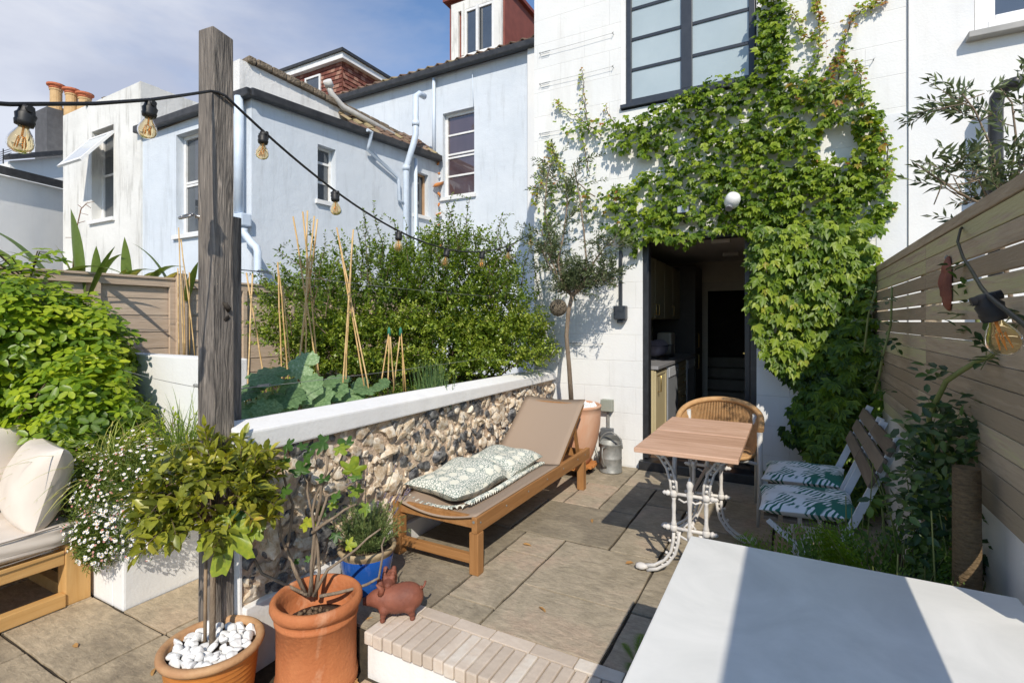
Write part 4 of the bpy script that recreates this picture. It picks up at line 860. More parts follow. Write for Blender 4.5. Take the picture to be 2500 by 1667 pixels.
k = thing('floodlight', 'small black floodlight on the wall among the vine leaves above the door', 'floodlight', (-.85, YF, 2.4))
m = MB(); m.box((-.915, YF-.15, 2.40), (-.80, YF-.11, 2.48)); m.tube([(-.86, YF-.13, 2.40), (-.86, YF-.06, 2.34), (-.86, YF-.002, 2.34)], .012, 8); m.build('casing', black, k, bevel=.006)
m = MB(); m.box((-.905, YF-.155, 2.41), (-.81, YF-.151, 2.47)); m.build('lens', M('lamp glass', (.45,.47,.5), (.3,.32,.35), rough=.05, spec=1), k)
k = thing('security_camera', 'white round security camera bracketed out of the vine above the door', 'camera', (-.45, YF, 2.45))
m = MB(); m.lathe([(0,-.05),(.05,-.045),(.062,-.02),(.062,.03),(.05,.06),(.03,.075),(0,.08)], (-.44, YF-.22, 2.45), 20, rot=Matrix.Rotation(R(50), 3, 'X') @ Matrix.Rotation(R(20), 3, 'Y')); m.tube([(-.44, YF-.2, 2.45), (-.44, YF-.08, 2.42), (-.44, YF-.003, 2.42)], .02, 10); m.build('casing', upvc, k)
m = MB(); m.tube([(-.46, YF-.26, 2.395), (-.462, YF-.275, 2.375)], .03, 14); m.build('lens', M('camera grey', (.2,.2,.21), (.15,.15,.16), rough=.2), k)
def hook_wire(z, x0, x1, label):
    k = thing('trellis_wire', label, 'wire', (x0, YF, z), 'climber wires on the white wall')
    m = MB(); m.tube([(x0, YF-.03, z), ((x0+x1)/2, YF-.031, z-.004), (x1, YF-.03, z)], .0016, 4); m.build('strand', steel, k)
    m = MB()
    for x in (x0, x1): m.tube([(x, YF-.001, z), (x, YF-.045, z)], .003, 5); m.tube([(x-.008, YF-.03, z-.010), (x+.010, YF-.03, z+.012)], .002, 4)
    m.beam((x0+.02, YF-.03, z), (x0+.12, YF-.03, z), .003, .009); m.beam((x0+.02, YF-.03, z-.016), (x0+.11, YF-.03, z-.018), .002, .004); m.build('strainer', steel, k)
for z, x0, x1, lb in [(4.28, -2.35, -1.55, 'highest climber wire with its strainer on the white wall left of the upstairs window'), (3.95, -2.35, -1.55, 'second highest climber wire left of the upstairs window'), (3.42, -2.35, -1.53, 'climber wire level with the window sill on the white wall'), (3.02, -2.35, -1.9, 'climber wire just above the left arm of the vine'), (1.20, -2.0, -1.66, 'lowest climber wire beside the olive trunk'), (3.50, .25, .58, 'climber wire at the right edge of the vine')]:
    hook_wire(z, x0, x1, lb)
# ================================================================ SUN LOUNGER
fab = M('taupe sling fabric', (.30,.225,.165), (.33,.25,.185), scale=300, rough=.8, bump=.3, bscale=500, bdist=.001)
LG = thing('sun_lounger', 'hardwood sun lounger with a taupe sling and raised back beside the flint wall', 'sun lounger', (-1.84, 3.3, 0))
xa, xb, ya, yb = -2.145, -1.535, 2.41, 4.24
m = MB()
for x in (xa, xb-.035): m.box((x, ya, .235), (x+.035, yb, .325))
m.box((xa+.035, ya+.03, .25), (xb-.035, ya+.06, .315)); m.box((xa+.035, yb-.06, .25), (xb-.035, yb-.03, .315)); m.build('side_rails', teak, LG, bevel=.004)
for x in (xa, xb-.05):
    for y in (ya+.005, yb-.17):
        m = MB(); m.box((x-.004, y, 0), (x+.056, y+.06, .2345)); m.build('leg', teak_z, LG, bevel=.004)
m = MB(); m.box((xa+.056, ya+.015, .055), (xb-.056, ya+.05, .105)); m.build('stretcher', teak_x, LG, bevel=.004)
pv = Vector((0, 3.62, .315)); tp = Vector((0, 4.17, .73)); bdv = (tp-pv).normalized()
m = MB()
for x in (xa+.045, xb-.045): m.beam((x, pv.y, pv.z-.02), (x, tp.y, tp.z-.02), .03, .045, up=(0,-.6,.8))
m.beam((xa+.06, tp.y-.01, tp.z-.03), (xb-.06, tp.y-.01, tp.z-.03), .03, .03); m.build('back_frame', teak, LG, bevel=.004)
m = MB(); m.beam((xb-.07, 4.03, .60), (xb-.07, 4.13, .30), .022, .03); m.beam((xa+.07, 4.03, .60), (xa+.07, 4.13, .30), .022, .03); m.build('back_strut', teak, LG)
def sheet(mb, fn, nu, nv, th=.004):
    vs = [fn(i/nu, j/nv) for i in range(nu+1) for j in range(nv+1)]; n0 = len(vs)
    vs2 = [(x, y, z-th) for x, y, z in vs]; q = lambda i, j: i*(nv+1)+j
    fs = [(q(i,j), q(i+1,j), q(i+1,j+1), q(i,j+1)) for i in range(nu) for j in range(nv)]+[(n0+q(i,j), n0+q(i,j+1), n0+q(i+1,j+1), n0+q(i+1,j)) for i in range(nu) for j in range(nv)]
    for i in range(nu): fs += [(q(i,0), n0+q(i,0), n0+q(i+1,0), q(i+1,0)), (q(i,nv), q(i+1,nv), n0+q(i+1,nv), n0+q(i,nv))]
    for j in range(nv): fs += [(q(0,j), q(0,j+1), n0+q(0,j+1), n0+q(0,j)), (q(nu,j), n0+q(nu,j), n0+q(nu,j+1), q(nu,j+1))]
    mb.add(vs+vs2, fs, True)
m = MB(); sheet(m, lambda u, v: (xa+.012+(xb-xa-.024)*u, ya+.01+(3.60-ya)*v, .331-.055*math.sin(math.pi*u)*(.85-.35*v)), 16, 16); m.build('sling_seat', fab, LG)
m = MB(); sheet(m, lambda u, v: (xa+.022+(xb-xa-.044)*u, pv.y+(tp.y-pv.y)*v*1.02, pv.z+.012+(tp.z-pv.z)*v*1.02-.018*math.sin(math.pi*u)), 12, 10); m.build('sling_back', fab, LG)
m = MB()
for y in (2.45, 2.75, 3.05, 3.35, 3.65, 3.95, 4.12): m.tube([(xb, y, .29), (xb+.003, y, .29)], .006, 8)
m.tube([(xb-.02, ya-.003, .30), (xb-.02, ya+.0, .30)], .008, 8); m.build('bolt_heads', steel, LG)
# patterned pillows
def PATTERN(name, kind):
    m = bpy.data.materials.new(name); m.use_nodes = True; nt = m.node_tree; b = nt.nodes['Principled BSDF']; L = nt.links.new
    tc = _n(nt, 'ShaderNodeTexCoord'); b.inputs['Roughness'].default_value = .9
    def ramp(src, a, c0, b_, c1):
        r = _n(nt, 'ShaderNodeValToRGB'); r.color_ramp.elements[0].position = a; r.color_ramp.elements[0].color = (*c0, 1); r.color_ramp.elements[1].position = b_; r.color_ramp.elements[1].color = (*c1, 1); L(src, r.inputs[0]); return r.outputs[0]
    if kind == 'flower':
        v1 = _n(nt, 'ShaderNodeTexVoronoi'); v1.inputs['Scale'].default_value = 11; v1.inputs['Randomness'].default_value = .3; L(tc.outputs['Object'], v1.inputs['Vector'])
        v2 = _n(nt, 'ShaderNodeTexVoronoi'); v2.feature = 'DISTANCE_TO_EDGE'; v2.inputs['Scale'].default_value = 62; L(tc.outputs['Object'], v2.inputs['Vector'])
        body = ramp(v2.outputs[0], .04, (.17,.23,.20), .15, (.70,.69,.61)); spot = ramp(v1.outputs['Distance'], .33, (1,1,1), .35, (0,0,0))
        mx = _n(nt, 'ShaderNodeMix', data_type='RGBA'); L(spot, mx.inputs[0]); L(body, mx.inputs[6]); mx.inputs[7].default_value = (.70,.69,.58,1); L(mx.outputs[2], b.inputs['Base Color'])
    else:
        mp = _n(nt, 'ShaderNodeMapping'); mp.inputs['Rotation'].default_value = (0, 0, .7); mp.inputs['Scale'].default_value = (1,1,1); L(tc.outputs['Object'], mp.inputs[0])
        wv = _n(nt, 'ShaderNodeTexWave'); wv.inputs['Scale'].default_value = 15; wv.inputs['Distortion'].default_value = 5; wv.inputs['Detail'].default_value = 1.5; wv.inputs['Detail Scale'].default_value = 1.2; L(mp.outputs[0], wv.inputs['Vector'])
        nz = _n(nt, 'ShaderNodeTexNoise'); nz.inputs['Scale'].default_value = 7.5; nz.inputs['Detail'].default_value = 1; L(tc.outputs['Object'], nz.inputs['Vector'])
        fr = ramp(wv.outputs[0], .50, (0,0,0), .60, (1,1,1)); mk = ramp(nz.outputs[0], .43, (0,0,0), .46, (1,1,1)); big = ramp(nz.outputs[0], .60, (0,0,0), .62, (1,1,1))
        mm = _n(nt, 'ShaderNodeMath', operation='MULTIPLY'); L(fr, mm.inputs[0]); L(mk, mm.inputs[1])
        m2 = _n(nt, 'ShaderNodeMath', operation='MAXIMUM'); L(mm.outputs[0], m2.inputs[0]); L(big, m2.inputs[1])
        mx = _n(nt, 'ShaderNodeMix', data_type='RGBA'); L(m2.outputs[0], mx.inputs[0]); mx.inputs[6].default_value = (.74,.76,.76,1); mx.inputs[7].default_value = (.025,.15,.105,1); L(mx.outputs[2], b.inputs['Base Color'])
    return m
def pillow(mb, c, W, L_, T, rot, nu=18, nv=18, wob=.01, seed=0, power=.38):
    r_ = np.random.default_rng(seed); ph = r_.uniform(0, 6, 8); c = Vector(c); q = lambda i, j: i*(nv+1)+j
    def F(u, v, sgn):
        a = max(0, (1-abs(2*u-1)**2.6))*max(0, (1-abs(2*v-1)**2.6)); h = (a**power)*T/2
        x = (u-.5)*W*(1-.06*math.sin(math.pi*v)**1) ; y = (v-.5)*L_*(1-.05*math.sin(math.pi*u))
        wv = wob*(math.sin(9*u+ph[0]+3*v)*math.sin(7*v+ph[1])+.5*math.sin(17*v+ph[2]+5*u))*a**.3
        return c+rot @ Vector((x, y, sgn*h+wv))
    top = [F(i/nu, j/nv, 1) for i in range(nu+1) for j in range(nv+1)]; bot = [F(i/nu, j/nv, -1) for i in range(nu+1) for j in range(nv+1)]; n0 = len(top)
    fs = [(q(i,j), q(i+1,j), q(i+1,j+1), q(i,j+1)) for i in range(nu) for j in range(nv)]+[(n0+q(i,j), n0+q(i,j+1), n0+q(i+1,j+1), n0+q(i+1,j)) for i in range(nu) for j in range(nv)]
    mb.add(top+bot, fs, True)
fl_pat = PATTERN('green flower fabric', 'flower')
k = thing('patterned_cushion', 'long frilled cushion with a green and cream flower print lying on the lounger', 'cushion', (-1.95, 3.0, .32))
m = MB(); pillow(m, (-1.925, 3.06, .372), .43, 1.04, .18, Matrix.Rotation(R(-5), 3, 'Z') @ Matrix.Rotation(R(1.5), 3, 'X') @ Matrix.Rotation(R(2), 3, 'Y'), wob=.009, nu=24, nv=50, power=.42)
for i_, p_ in enumerate(m.v):
    m.v[i_] = (p_[0], p_[1], p_[2]-.045*math.exp(-((p_[1]-3.12)/.055)**2)*(p_[2] > .36)+.012*math.sin(p_[1]*13))
m.build('cover', fl_pat, k)
m = MB()
pth = [(-1.70,2.56),(-1.68,2.85),(-1.69,3.1),(-1.70,3.35),(-1.69,3.6)]
fr = []
for i in range(140):
    t_ = i/139*4; a = int(min(3, t_)); u = t_-a; x = pth[a][0]+(pth[a+1][0]-pth[a][0])*u; y = pth[a][1]+(pth[a+1][1]-pth[a][1])*u
    fr += [(x-.02, y, .335), (x+.022, y+.0, .330+.012*math.sin(i*2.1))]
m.add(fr, [(2*i, 2*i+2, 2*i+3, 2*i+1) for i in range(139)], True)
fr = []
for i in range(60):
    t_ = i/59; x = -2.12+.42*t_; y = 2.565-.03*math.sin(t_*3)-.03*(1-t_); fr += [(x, y+.03, .325-.03*math.sin(3.14*t_)), (x, y-.02+.01*math.sin(i*1.5), .32-.03*math.sin(3.14*t_)+.012*math.sin(i*1.3))]
m.add(fr, [(2*i, 2*i+2, 2*i+3, 2*i+1) for i in range(59)], True)
m.build('frill', fl_pat, k)
# ================================================================ WATERING CAN
k = thing('watering_can', 'galvanised watering can with a hooped handle standing against the white wall', 'watering can', (-1.5, 4.72, 0))
cx_, cy_ = -1.50, 4.72
m = MB(); m.lathe([(0,.006),(.100,.006),(.106,.0),(.108,.012),(.103,.018),(.103,.13),(.106,.135),(.103,.14),(.103,.262),(.108,.268),(.103,.272),(.098,.268),(.098,.02),(0,.02)], (cx_, cy_, 0), 28, caps=False); m.build('body', steel, k)
m = MB(); v = []
for i in range(13):
    a = math.pi*i/12; v += [(cx_+.103*math.cos(a), cy_+.103*math.sin(a), .272), (cx_+.103*math.cos(a), cy_+.02+.06*math.sin(a), .272+.06*math.sin(a))]
m.add(v, [(2*i, 2*i+2, 2*i+3, 2*i+1) for i in range(12)], True); m.build('hood', steel, k)
m = MB(); m.tube([Vector((cx_+.112*math.cos(a), cy_, .24+.13*math.sin(a))) for a in np.linspace(-.1, math.pi+.1, 18)], .006, 6); m.build('hoop_handle', steel, k)
m = MB(); m.tube([(cx_-.02, cy_-.10, .245), (cx_-.03, cy_-.155, .25), (cx_-.03, cy_-.17, .19), (cx_-.02, cy_-.145, .10), (cx_-.01, cy_-.105, .06)], .007, 6); m.build('back_handle', steel, k)
m = MB(); m.tube([(cx_-.09, cy_+.03, .05), (cx_-.16, cy_+.05, .15), (cx_-.20, cy_+.06, .27)], [.022, .014, .011], 10); m.build('spout', steel, k)
# ================================================================ IRON TABLE
k = thing('cafe_table', 'small cafe table with a worn wooden top on ornate white cast iron legs', 'table', (-.48, 3.22, 0))
wtop = M('bleached table wood', (.44,.26,.165), (.60,.38,.26), scale=1.8, rough=.6, bump=.25, bscale=6, stretch=(1.1,10,10), c3=(.66,.49,.38), detail=10, dist=1.6, attr=.25)
m = MB()
ysl = [2.745, 3.02, 3.28, 3.53, 3.78]
for i in range(4): m.box((-.745, ysl[i]+.0008, .715), (-.225, ysl[i+1]-.0008, .740+rng.uniform(-.0008,.0008)), rng.random())
m.build('table_top', wtop, k, bevel=.004)
m = MB(); m.box((-.66, 2.86, .69), (-.62, 3.70, .7145)); m.box((-.35, 2.86, .69), (-.31, 3.70, .7145)); m.build('batten', teak, k)
iron = M('white enamelled iron', (.66,.64,.61), (.58,.55,.51), scale=14, rough=.5, bump=.25, bscale=60, c3=(.72,.70,.68))
def iron_end(yc):
    m = MB(); xc = -.485
    def P(x, z, dy=0): return (xc+x, yc+dy, z)
    for s in (-1, 1):
        # upper curved brackets: double bar with a rope between
        up_ = [(.215*s, .69), (.165*s, .66), (.125*s, .60), (.105*s, .53), (.10*s, .47)]
        for o_ in (0, .032): m.tube([P(x-o_*s, z) for x, z in up_], .0075, 7)
        for i in range(9):
            t_ = i/8*3.99; a = int(t_); u = t_-a; x = up_[a][0]*(1-u)+up_[a+1][0]*u; z = up_[a][1]*(1-u)+up_[a+1][1]*u; m.rocks([P(x-.016*s, z)], [(.010,.006,.012)], 1, .1, rots=[Matrix.Rotation(s*.7, 3, 'Y')])
        # collars and finials
        for z in (.465, .275):
            m.lathe([(0,-.018),(.016,-.018),(.020,-.008),(.020,.008),(.014,.018),(0,.018)], P(.085*s, z), 12); m.lathe([(0,0),(.012,.004),(.018,.016),(.010,.026),(.013,.034),(.004,.044),(0,.046)], P(.102*s, z), 10, rot=Matrix.Rotation(s*R(90), 3, 'Y'))
        # baluster
        m.lathe([(.013,.28),(.016,.30),(.011,.32),(.010,.36),(.012,.40),(.010,.43),(.015,.45)], P(.085*s, 0), 12)
        # lower curved leg to paw
        lo_ = [(.085*s, .26), (.088*s, .20), (.10*s, .14), (.135*s, .085), (.19*s, .045), (.245*s, .03)]
        for o_ in (0, .030): m.tube([P(x-o_*s*(1-i*.12), z-o_*(.15*i)) for i, (x, z) in enumerate(lo_)], [.010,.0095,.009,.009,.010,.013], 7)
        for i in range(8):
            t_ = i/8*4; a = int(t_); u = t_-a; x = lo_[a][0]*(1-u)+lo_[a+1][0]*u; z = lo_[a][1]*(1-u)+lo_[a+1][1]*u; m.rocks([P(x-.015*s, z-.006)], [(.010,.006,.010)], 1, .1)
        m.rocks([P(.262*s, .024), P(.285*s, .018)], [(.034,.022,.020), (.016,.020,.014)], 2, .12, rots=[Matrix.Identity(3)]*2)
        for z, x in ((.20,.096),(.13,.115)): m.rocks([P(x*s+.01*s, z)], [(.010,.010,.010)], 1, .1)
    m.tube([P(-.10, .465), P(.10, .465)], .010, 8); m.tube([P(-.10, .275), P(.10, .275)], .010, 8); m.tube([P(-.06, .44), P(-.03, .425), P(0, .44), P(.03, .425), P(.06, .44)], .006, 6); m.tube([P(-.07, .245), P(0, .215), P(.07, .245)], .007, 6)
    m.lathe([(.013,.22),(.016,.25),(.011,.29),(.011,.40),(.016,.45),(.020,.47),(.012,.49),(.017,.51),(.019,.525),(.010,.55),(.004,.565),(0,.57)], P(0, 0), 14)
    m.beam(P(-.22, .695), P(.22, .695), .03, .012); m.tube([P(0, .32), P(.03,.29), P(0,.26), P(-.03,.29), P(0,.32)], .006, 6)
    return m
iron_end(2.93).build('iron_leg_frame', iron, k); iron_end(3.60).build('iron_leg_frame', iron, k)
m = MB(); m.tube([(-.485, 2.93, .275), (-.485, 3.60, .275)], .009, 8); m.beam((-.485, 2.93, .46), (-.485, 3.60, .46), .018, .010); m.build('tie_bar', iron, k)
# ================================================================ ROPE CHAIR
rope = M('tan rope weave', (.43,.24,.10), (.52,.31,.14), scale=30, rough=.75, bump=.3, bscale=120)
powder = M('pale grey powder coat', (.52,.51,.48), (.48,.47,.44), scale=8, rough=.45)
k = thing('rope_armchair', 'round backed armchair of tan rope on pale grey legs behind the cafe table', 'armchair', (-.48, 4.2, 0))
rcx, rcy, rr = -.475, 4.12, .29
def arc(a, z0=.66, zb=.80, r=rr):
    # a from -100..+100 deg, 0 = back (+Y)
    t_ = abs(a)/100; z = zb-(zb-z0)*t_**2.0
    yy = rcy+r*math.cos(R(a)) if abs(a) <= 90 else rcy-r*1.2*math.sin(R(abs(a)-90))
    return Vector((rcx+r*1.0*math.sin(R(a if abs(a) <= 90 else math.copysign(90, a))), yy, z))
m = MB(); m.tube([arc(a)+Vector((0,0,0)) for a in np.linspace(-104, 104, 50)], .021, 10); m.build('top_rail', rope, k)
m = MB(); lo_a = lambda a: Vector((rcx+(rr-.045)*math.sin(R(a)), rcy+(rr-.045)*math.cos(R(a)), .455))
for a in np.linspace(-88, 88, 74):
    b_ = a+1.5; m.tube([arc(a), arc(a).lerp(lo_a(b_), .5)+Vector((0,0,0)), lo_a(b_)], .0042, 5, False)
m.build('rope_back', rope, k)
m = MB(); m.tube([lo_a(a) for a in np.linspace(-180, 180, 40)], .014, 8); m.lathe([(0,.43),(.235,.43),(.25,.445),(.235,.458),(0,.452)], (rcx, rcy, 0), 28); m.build('seat', rope, k)
for s in (-1, 1):
    for (x0, y0, z0), (x1, y1) in (((rcx+s*.285, rcy-.13, .64), (rcx+s*.275, 3.925)), ((rcx+s*.24, rcy+.14, .72), (rcx+s*.235, 4.44))):
        m = MB(); m.tube([(x0, y0, z0), (x0*.5+x1*.5+s*.01, (y0+y1)/2, z0*.5), (x1, y1, 0)], [.019, .017, .011], 10); m.build('leg', powder, k)
m = MB(); [m.tube([(rcx+s*.28, rcy-.15, .42), (rcx+s*.20, rcy-.12, .425), (rcx, rcy-.19, .425)], .012, 8) for s in (-1, 1)]; m.build('seat_rail', powder, k)
# ================================================================ FOLDING CHAIRS
palm = PATTERN('palm leaf fabric', 'palm')
slat_w = WOOD('grey brown slat wood', (.10,.075,.055), (.17,.135,.10), 'y', crack=.3)
whp = M('white painted steel strap', (.66,.67,.68), (.58,.59,.60), scale=10, rough=.5)
def bistro(yc, dz, label, rotz):
    k = thing('folding_chair', label, 'chair', (.18, yc, 0), 'white framed folding chairs along the slatted fence')
    hw = .215
    for s in (-1, 1):
        y = yc+s*hw
        m = MB(); m.beam((.43, y, .90), (.23, y, .42), .014, .034, up=(1,0,0)); m.beam((.23, y, .42), (-.04, y, .0), .014, .034, up=(1,0,0)); m.build('back_leg', whp, k)
        m = MB(); m.beam((-.10, y*1+.0-s*.02, .43), (.42, y-s*.02, .0), .012, .026, up=(1,0,0)); m.build('front_leg', whp, k)
    m = MB(); m.tube([(.02, yc-hw, .10), (.02, yc+hw, .10)], .007, 6); m.tube([(.33, yc-hw+.02, .08), (.33, yc+hw-.02, .08)], .007, 6); m.build('stretcher', whp, k)
    m = MB()
    for i in range(5): m.box((-.12+i*.085, yc-.20, .43), (-.12+i*.085+.065, yc+.20, .448), rng.random())
    m.build('seat_slats', slat_w, k, bevel=.003)
    m = MB()
    for i, (x, z) in enumerate(((.325, .70), (.360, .775), (.395, .85))): m.rbox((x, yc, z), (.018, .53, .066), Matrix.Rotation(R(24), 3, 'Y'), rng.random())
    m.build('back_slats', slat_w, k, bevel=.003)
    c = thing('seat_cushion', 'square white seat cushion printed with green palm leaves, '+('on the nearer folding chair' if yc < 3.3 else 'on the folding chair nearer the house'), 'cushion', (.08, yc, .45), 'palm print seat cushions')
    m = MB(); pillow(m, (.07, yc, .49), .44, .42, .085, Matrix.Rotation(rotz, 3, 'Z') @ Matrix.Rotation(R(-2), 3, 'Y'), wob=.006, seed=int(yc*10), power=.3); m.build('cover', palm, c)
bistro(3.06, 0, 'white framed folding chair with brown slats, the nearer of the two beside the ferns', .05)
bistro(3.60, 0, 'white framed folding chair with brown slats, the one nearer the house wall', -.03)
# ================================================================ WHITE WORKTOP NEAR THE CAMERA
k = thing('outdoor_counter', 'large smooth white worktop in the near right corner', 'counter', (.1, 1.2, 0))
marble = M('white polished concrete', (.64,.64,.61), (.76,.755,.72), scale=2.6, rough=.32, spec=.4, detail=8, dist=1.5, c3=(.79,.785,.75), bump=.02, bscale=8)
m = MB(); m.box((-.312, .22, .632), (.55, 1.905, .660)); m.build('worktop', marble, k, bevel=.004)
m = MB(); m.box((-.22, .30, -.01), (.53, 1.60, .631)); m.build('base', white_garden, k)
# ================================================================ SLATTED FENCE
slw = M('weathered slat timber', (.30,.24,.165), (.42,.34,.245), scale=3.0, rough=.85, bump=.5, bscale=12, stretch=(10,1.0,10), c3=(.45,.42,.24), detail=9, attr=.7, dist=.5)
SF = thing('slatted_fence', 'weathered horizontal slat fence along the right side above a white wall', 'fence', (.58, 3.0, .75))
z = .80; i = 0; m = MB()
while z < 1.76:
    gap = .009 if 1.34 < z < 1.58 else .003
    if z > 1.68: gap = .003
    y = 1.62 if z < 1.10 else -.2  # unseen near end: low slats left out so sun reaches the worktop
    yy = y
    while yy < 4.94:
        ye = min(yy+1.66, 4.945)
        m.box((.572, yy+.001, z), (.590, ye-.001, z+.066), rng.random()); yy = ye
    z += .066+gap; i += 1
m.build('slats', slw, SF, bevel=.003)
zt = z
m = MB(); m.box((.566, -.2, z), (.598, 4.945, z+.045)); m.build('top_rail', slw, SF, bevel=.004)
for y in (1.66, 3.30, 4.90, .1):
    m = MB(); m.box((.592, y-.035, .0), (.662, y+.035, z-.001)); m.build('fence_post', slw, SF)
m = MB(); m.box((.60, -1.0, -.2), (.74, 4.945, .79)); solo(m, 'low_white_wall', white_garden, 'low white wall carrying the slatted fence on the right', 'wall', (.66, 2.5, -.2), bevel=.006)
k = thing('wooden_pole', 'thick brown wooden pole standing among the climbing roses in front of the slatted fence', 'pole', (.49, 2.13, 0))
m = MB(); m.tube([(.50, 2.15, -.01), (.50, 2.15, .5), (.498, 2.15, .95)], [.038, .038, .036], 14); m.build('pole', M('ridged brown pole', (.10,.065,.03), (.16,.105,.05), scale=50, rough=.8, bump=1, bscale=40, stretch=(1,1,3)), k)
k = thing('wall_ornament', 'long red clay face ornament hanging on the slatted fence', 'ornament', (.55, 2.68, 1.57))
m = MB(); bm = bmesh.new(); bmesh.ops.create_icosphere(bm, subdivisions=4, radius=1)
V_ = np.array([v.co[:] for v in bm.verts]); Fq = [tuple(v.index for v in f.verts) for f in bm.faces]; bm.free()
def blob(c, s_): return np.exp(-(((V_[:,1]-c[0])/s_[0])**2+((V_[:,2]-c[1])/s_[1])**2))*(V_[:,0] < 0)
wd = 1-.10*np.exp(-((V_[:,2]+.1)/.3)**2)
X_ = -np.abs(V_[:,0])*.026*(V_[:,0] < 0) - .012*blob((0,.05),(.22,.38)) + .007*blob((.35,.38),(.2,.10)) + .007*blob((-.35,.38),(.2,.10)) - .006*blob((0,-.42),(.34,.08)) + .006*blob((0,-.52),(.25,.04)) - .005*blob((0,-.75),(.35,.18))-.004*blob((0,.62),(.7,.12))
P_ = np.stack([X_+.568, V_[:,1]*.040*wd+2.68, V_[:,2]*.112+1.575+.01*V_[:,1]], 1); m.add(P_.tolist(), Fq, True); m.build('face', clay_face, k)
m = MB(); m.tube([(.562, 2.70, 1.665), (.558, 2.70, 1.685), (.566, 2.70, 1.69)], .003, 5); m.build('hook', steel, k)
# ================================================================ SOFA
linen = M('cream outdoor linen', (.60,.53,.45), (.66,.59,.51), scale=3, rough=.9, bump=.25, bscale=300, bdist=.001)
S = thing('garden_sofa', 'honey pine garden sofa frame at the left edge beside the planter', 'sofa', (-3.9, .6, -.2))
zb = -.195
for x in (-3.66, -4.42):
    for y in (1.40, -.75):
        m = MB(); m.box((x-.05, y-.06, zb), (x+.05, y+.06, .155)); m.build('leg', pine_z, S, bevel=.006)
m = MB(); m.box((-3.655, -.69, .045), (-3.615, 1.339, .125)); m.box((-4.45, -.69, .045), (-4.41, 1.339, .125)); m.build('seat_rail', pine, S, bevel=.005)
m = MB(); m.box((-3.66, -.69, zb+.002), (-3.60, 1.339, zb+.075)); m.box((-4.46, -.69, zb+.002), (-4.40, 1.339, zb+.075)); m.build('floor_rail', pine, S, bevel=.005)
m = MB(); m.box((-4.369, 1.38, .045), (-3.711, 1.42, .125)); m.box((-4.369, 1.37, zb+.002), (-3.711, 1.43, zb+.075)); m.build('end_rail', pine, S, bevel=.005)
m = MB(); m.box((-4.50, -.8, .126), (-4.46, 1.45, .55)); m.build('back_panel', pine, S, bevel=.005)
m = MB(); [m.box((-4.40, y, .127), (-3.66, y+.07, .15)) for y in np.arange(-.65, 1.3, .14)]; m.build('seat_slats', pine, S)
def boxcush(mb, c, size, rot, r=.05, n=10, puff=.02, seed=0):
    r_ = np.random.default_rng(seed); ph = r_.uniform(0, 6, 6); c = Vector(c)
    bm = bmesh.new(); bmesh.ops.create_cube(bm, size=2); bmesh.ops.subdivide_edges(bm, edges=bm.edges, cuts=n, use_grid_fill=True)
    V = np.array([v.co[:] for v in bm.verts]); Fq = [tuple(v.index for v in f.verts) for f in bm.faces]; bm.free()
    hs = np.array(size)/2; Pp = V*hs; inner = np.clip(Pp, -(hs-r), hs-r); dlt = Pp-inner; ln = np.linalg.norm(dlt, axis=1)[:, None]; Pp = inner+dlt/np.maximum(ln, 1e-6)*np.minimum(ln, r)
    bul = (1-V[:,0]**2)*(1-V[:,1]**2); Pp[:,2] += np.sign(V[:,2])*bul*puff
    wr = .006*(np.sin(14*V[:,0]+ph[0]+4*V[:,1])+np.sin(11*V[:,1]+ph[1]-5*V[:,0]))*(np.abs(V[:,2]) > .5); Pp[:,2] += wr
    Pp[:,0] += .005*np.sin(9*V[:,1]+ph[2]+6*V[:,2]); Pp[:,1] += .005*np.sin(9*V[:,0]+ph[3]+7*V[:,2])
    Pp = Pp@np.array(rot).T+np.array(c); mb.add(Pp.tolist(), Fq, True)
I3 = Matrix.Identity(3)
k = thing('seat_cushion', 'long cream seat cushion lying on the pine sofa', 'cushion', (-3.98, .35, .15)); m = MB(); boxcush(m, (-3.985, .33, .215), (.80, 2.14, .125), I3, .035, 16, .015, 1); m.build('cover', linen, k)
m = MB()
for z in (.276, .155): m.tube([(-3.583, -.70+i*.1, z+.003*math.sin(i)) for i in range(21)], .0035, 5)
m.build('seam_shadow', M('seam shadow cord', (.20,.17,.14), (.25,.21,.18), rough=.9), k)  # dark cord added along the seams to stand in for their shadow
k = thing('back_cushion', 'plump cream cushion leaning against the planter at the end of the sofa', 'cushion', (-3.85, 1.35, .28)); m = MB(); pillow(m, (-3.91, 1.31, .475), .62, .47, .27, Matrix.Rotation(R(-9), 3, 'Z') @ Matrix.Rotation(R(74), 3, 'X'), seed=5, wob=.005, nu=26, nv=26, power=.45); m.build('cover', linen, k)
m = MB(); 
for i in range(0): m.tube([(-3.645, 1.20, .40+.22*i-.1), (-3.625, 1.23, .38+.22*i-.1), (-3.625, 1.29, .38+.22*i-.1), (-3.64, 1.32, .41+.22*i-.1)], .004, 5)
k = thing('back_cushion', 'cream cushion cut by the left edge of the picture, leaning on the sofa back', 'cushion', (-4.2, .95, .28)); m = MB(); pillow(m, (-4.24, 1.09, .53), .62, .50, .26, Matrix.Rotation(R(96), 3, 'Z') @ Matrix.Rotation(R(74), 3, 'X'), seed=7, wob=.006, nu=24, nv=24, power=.45); m.build('cover', linen, k)
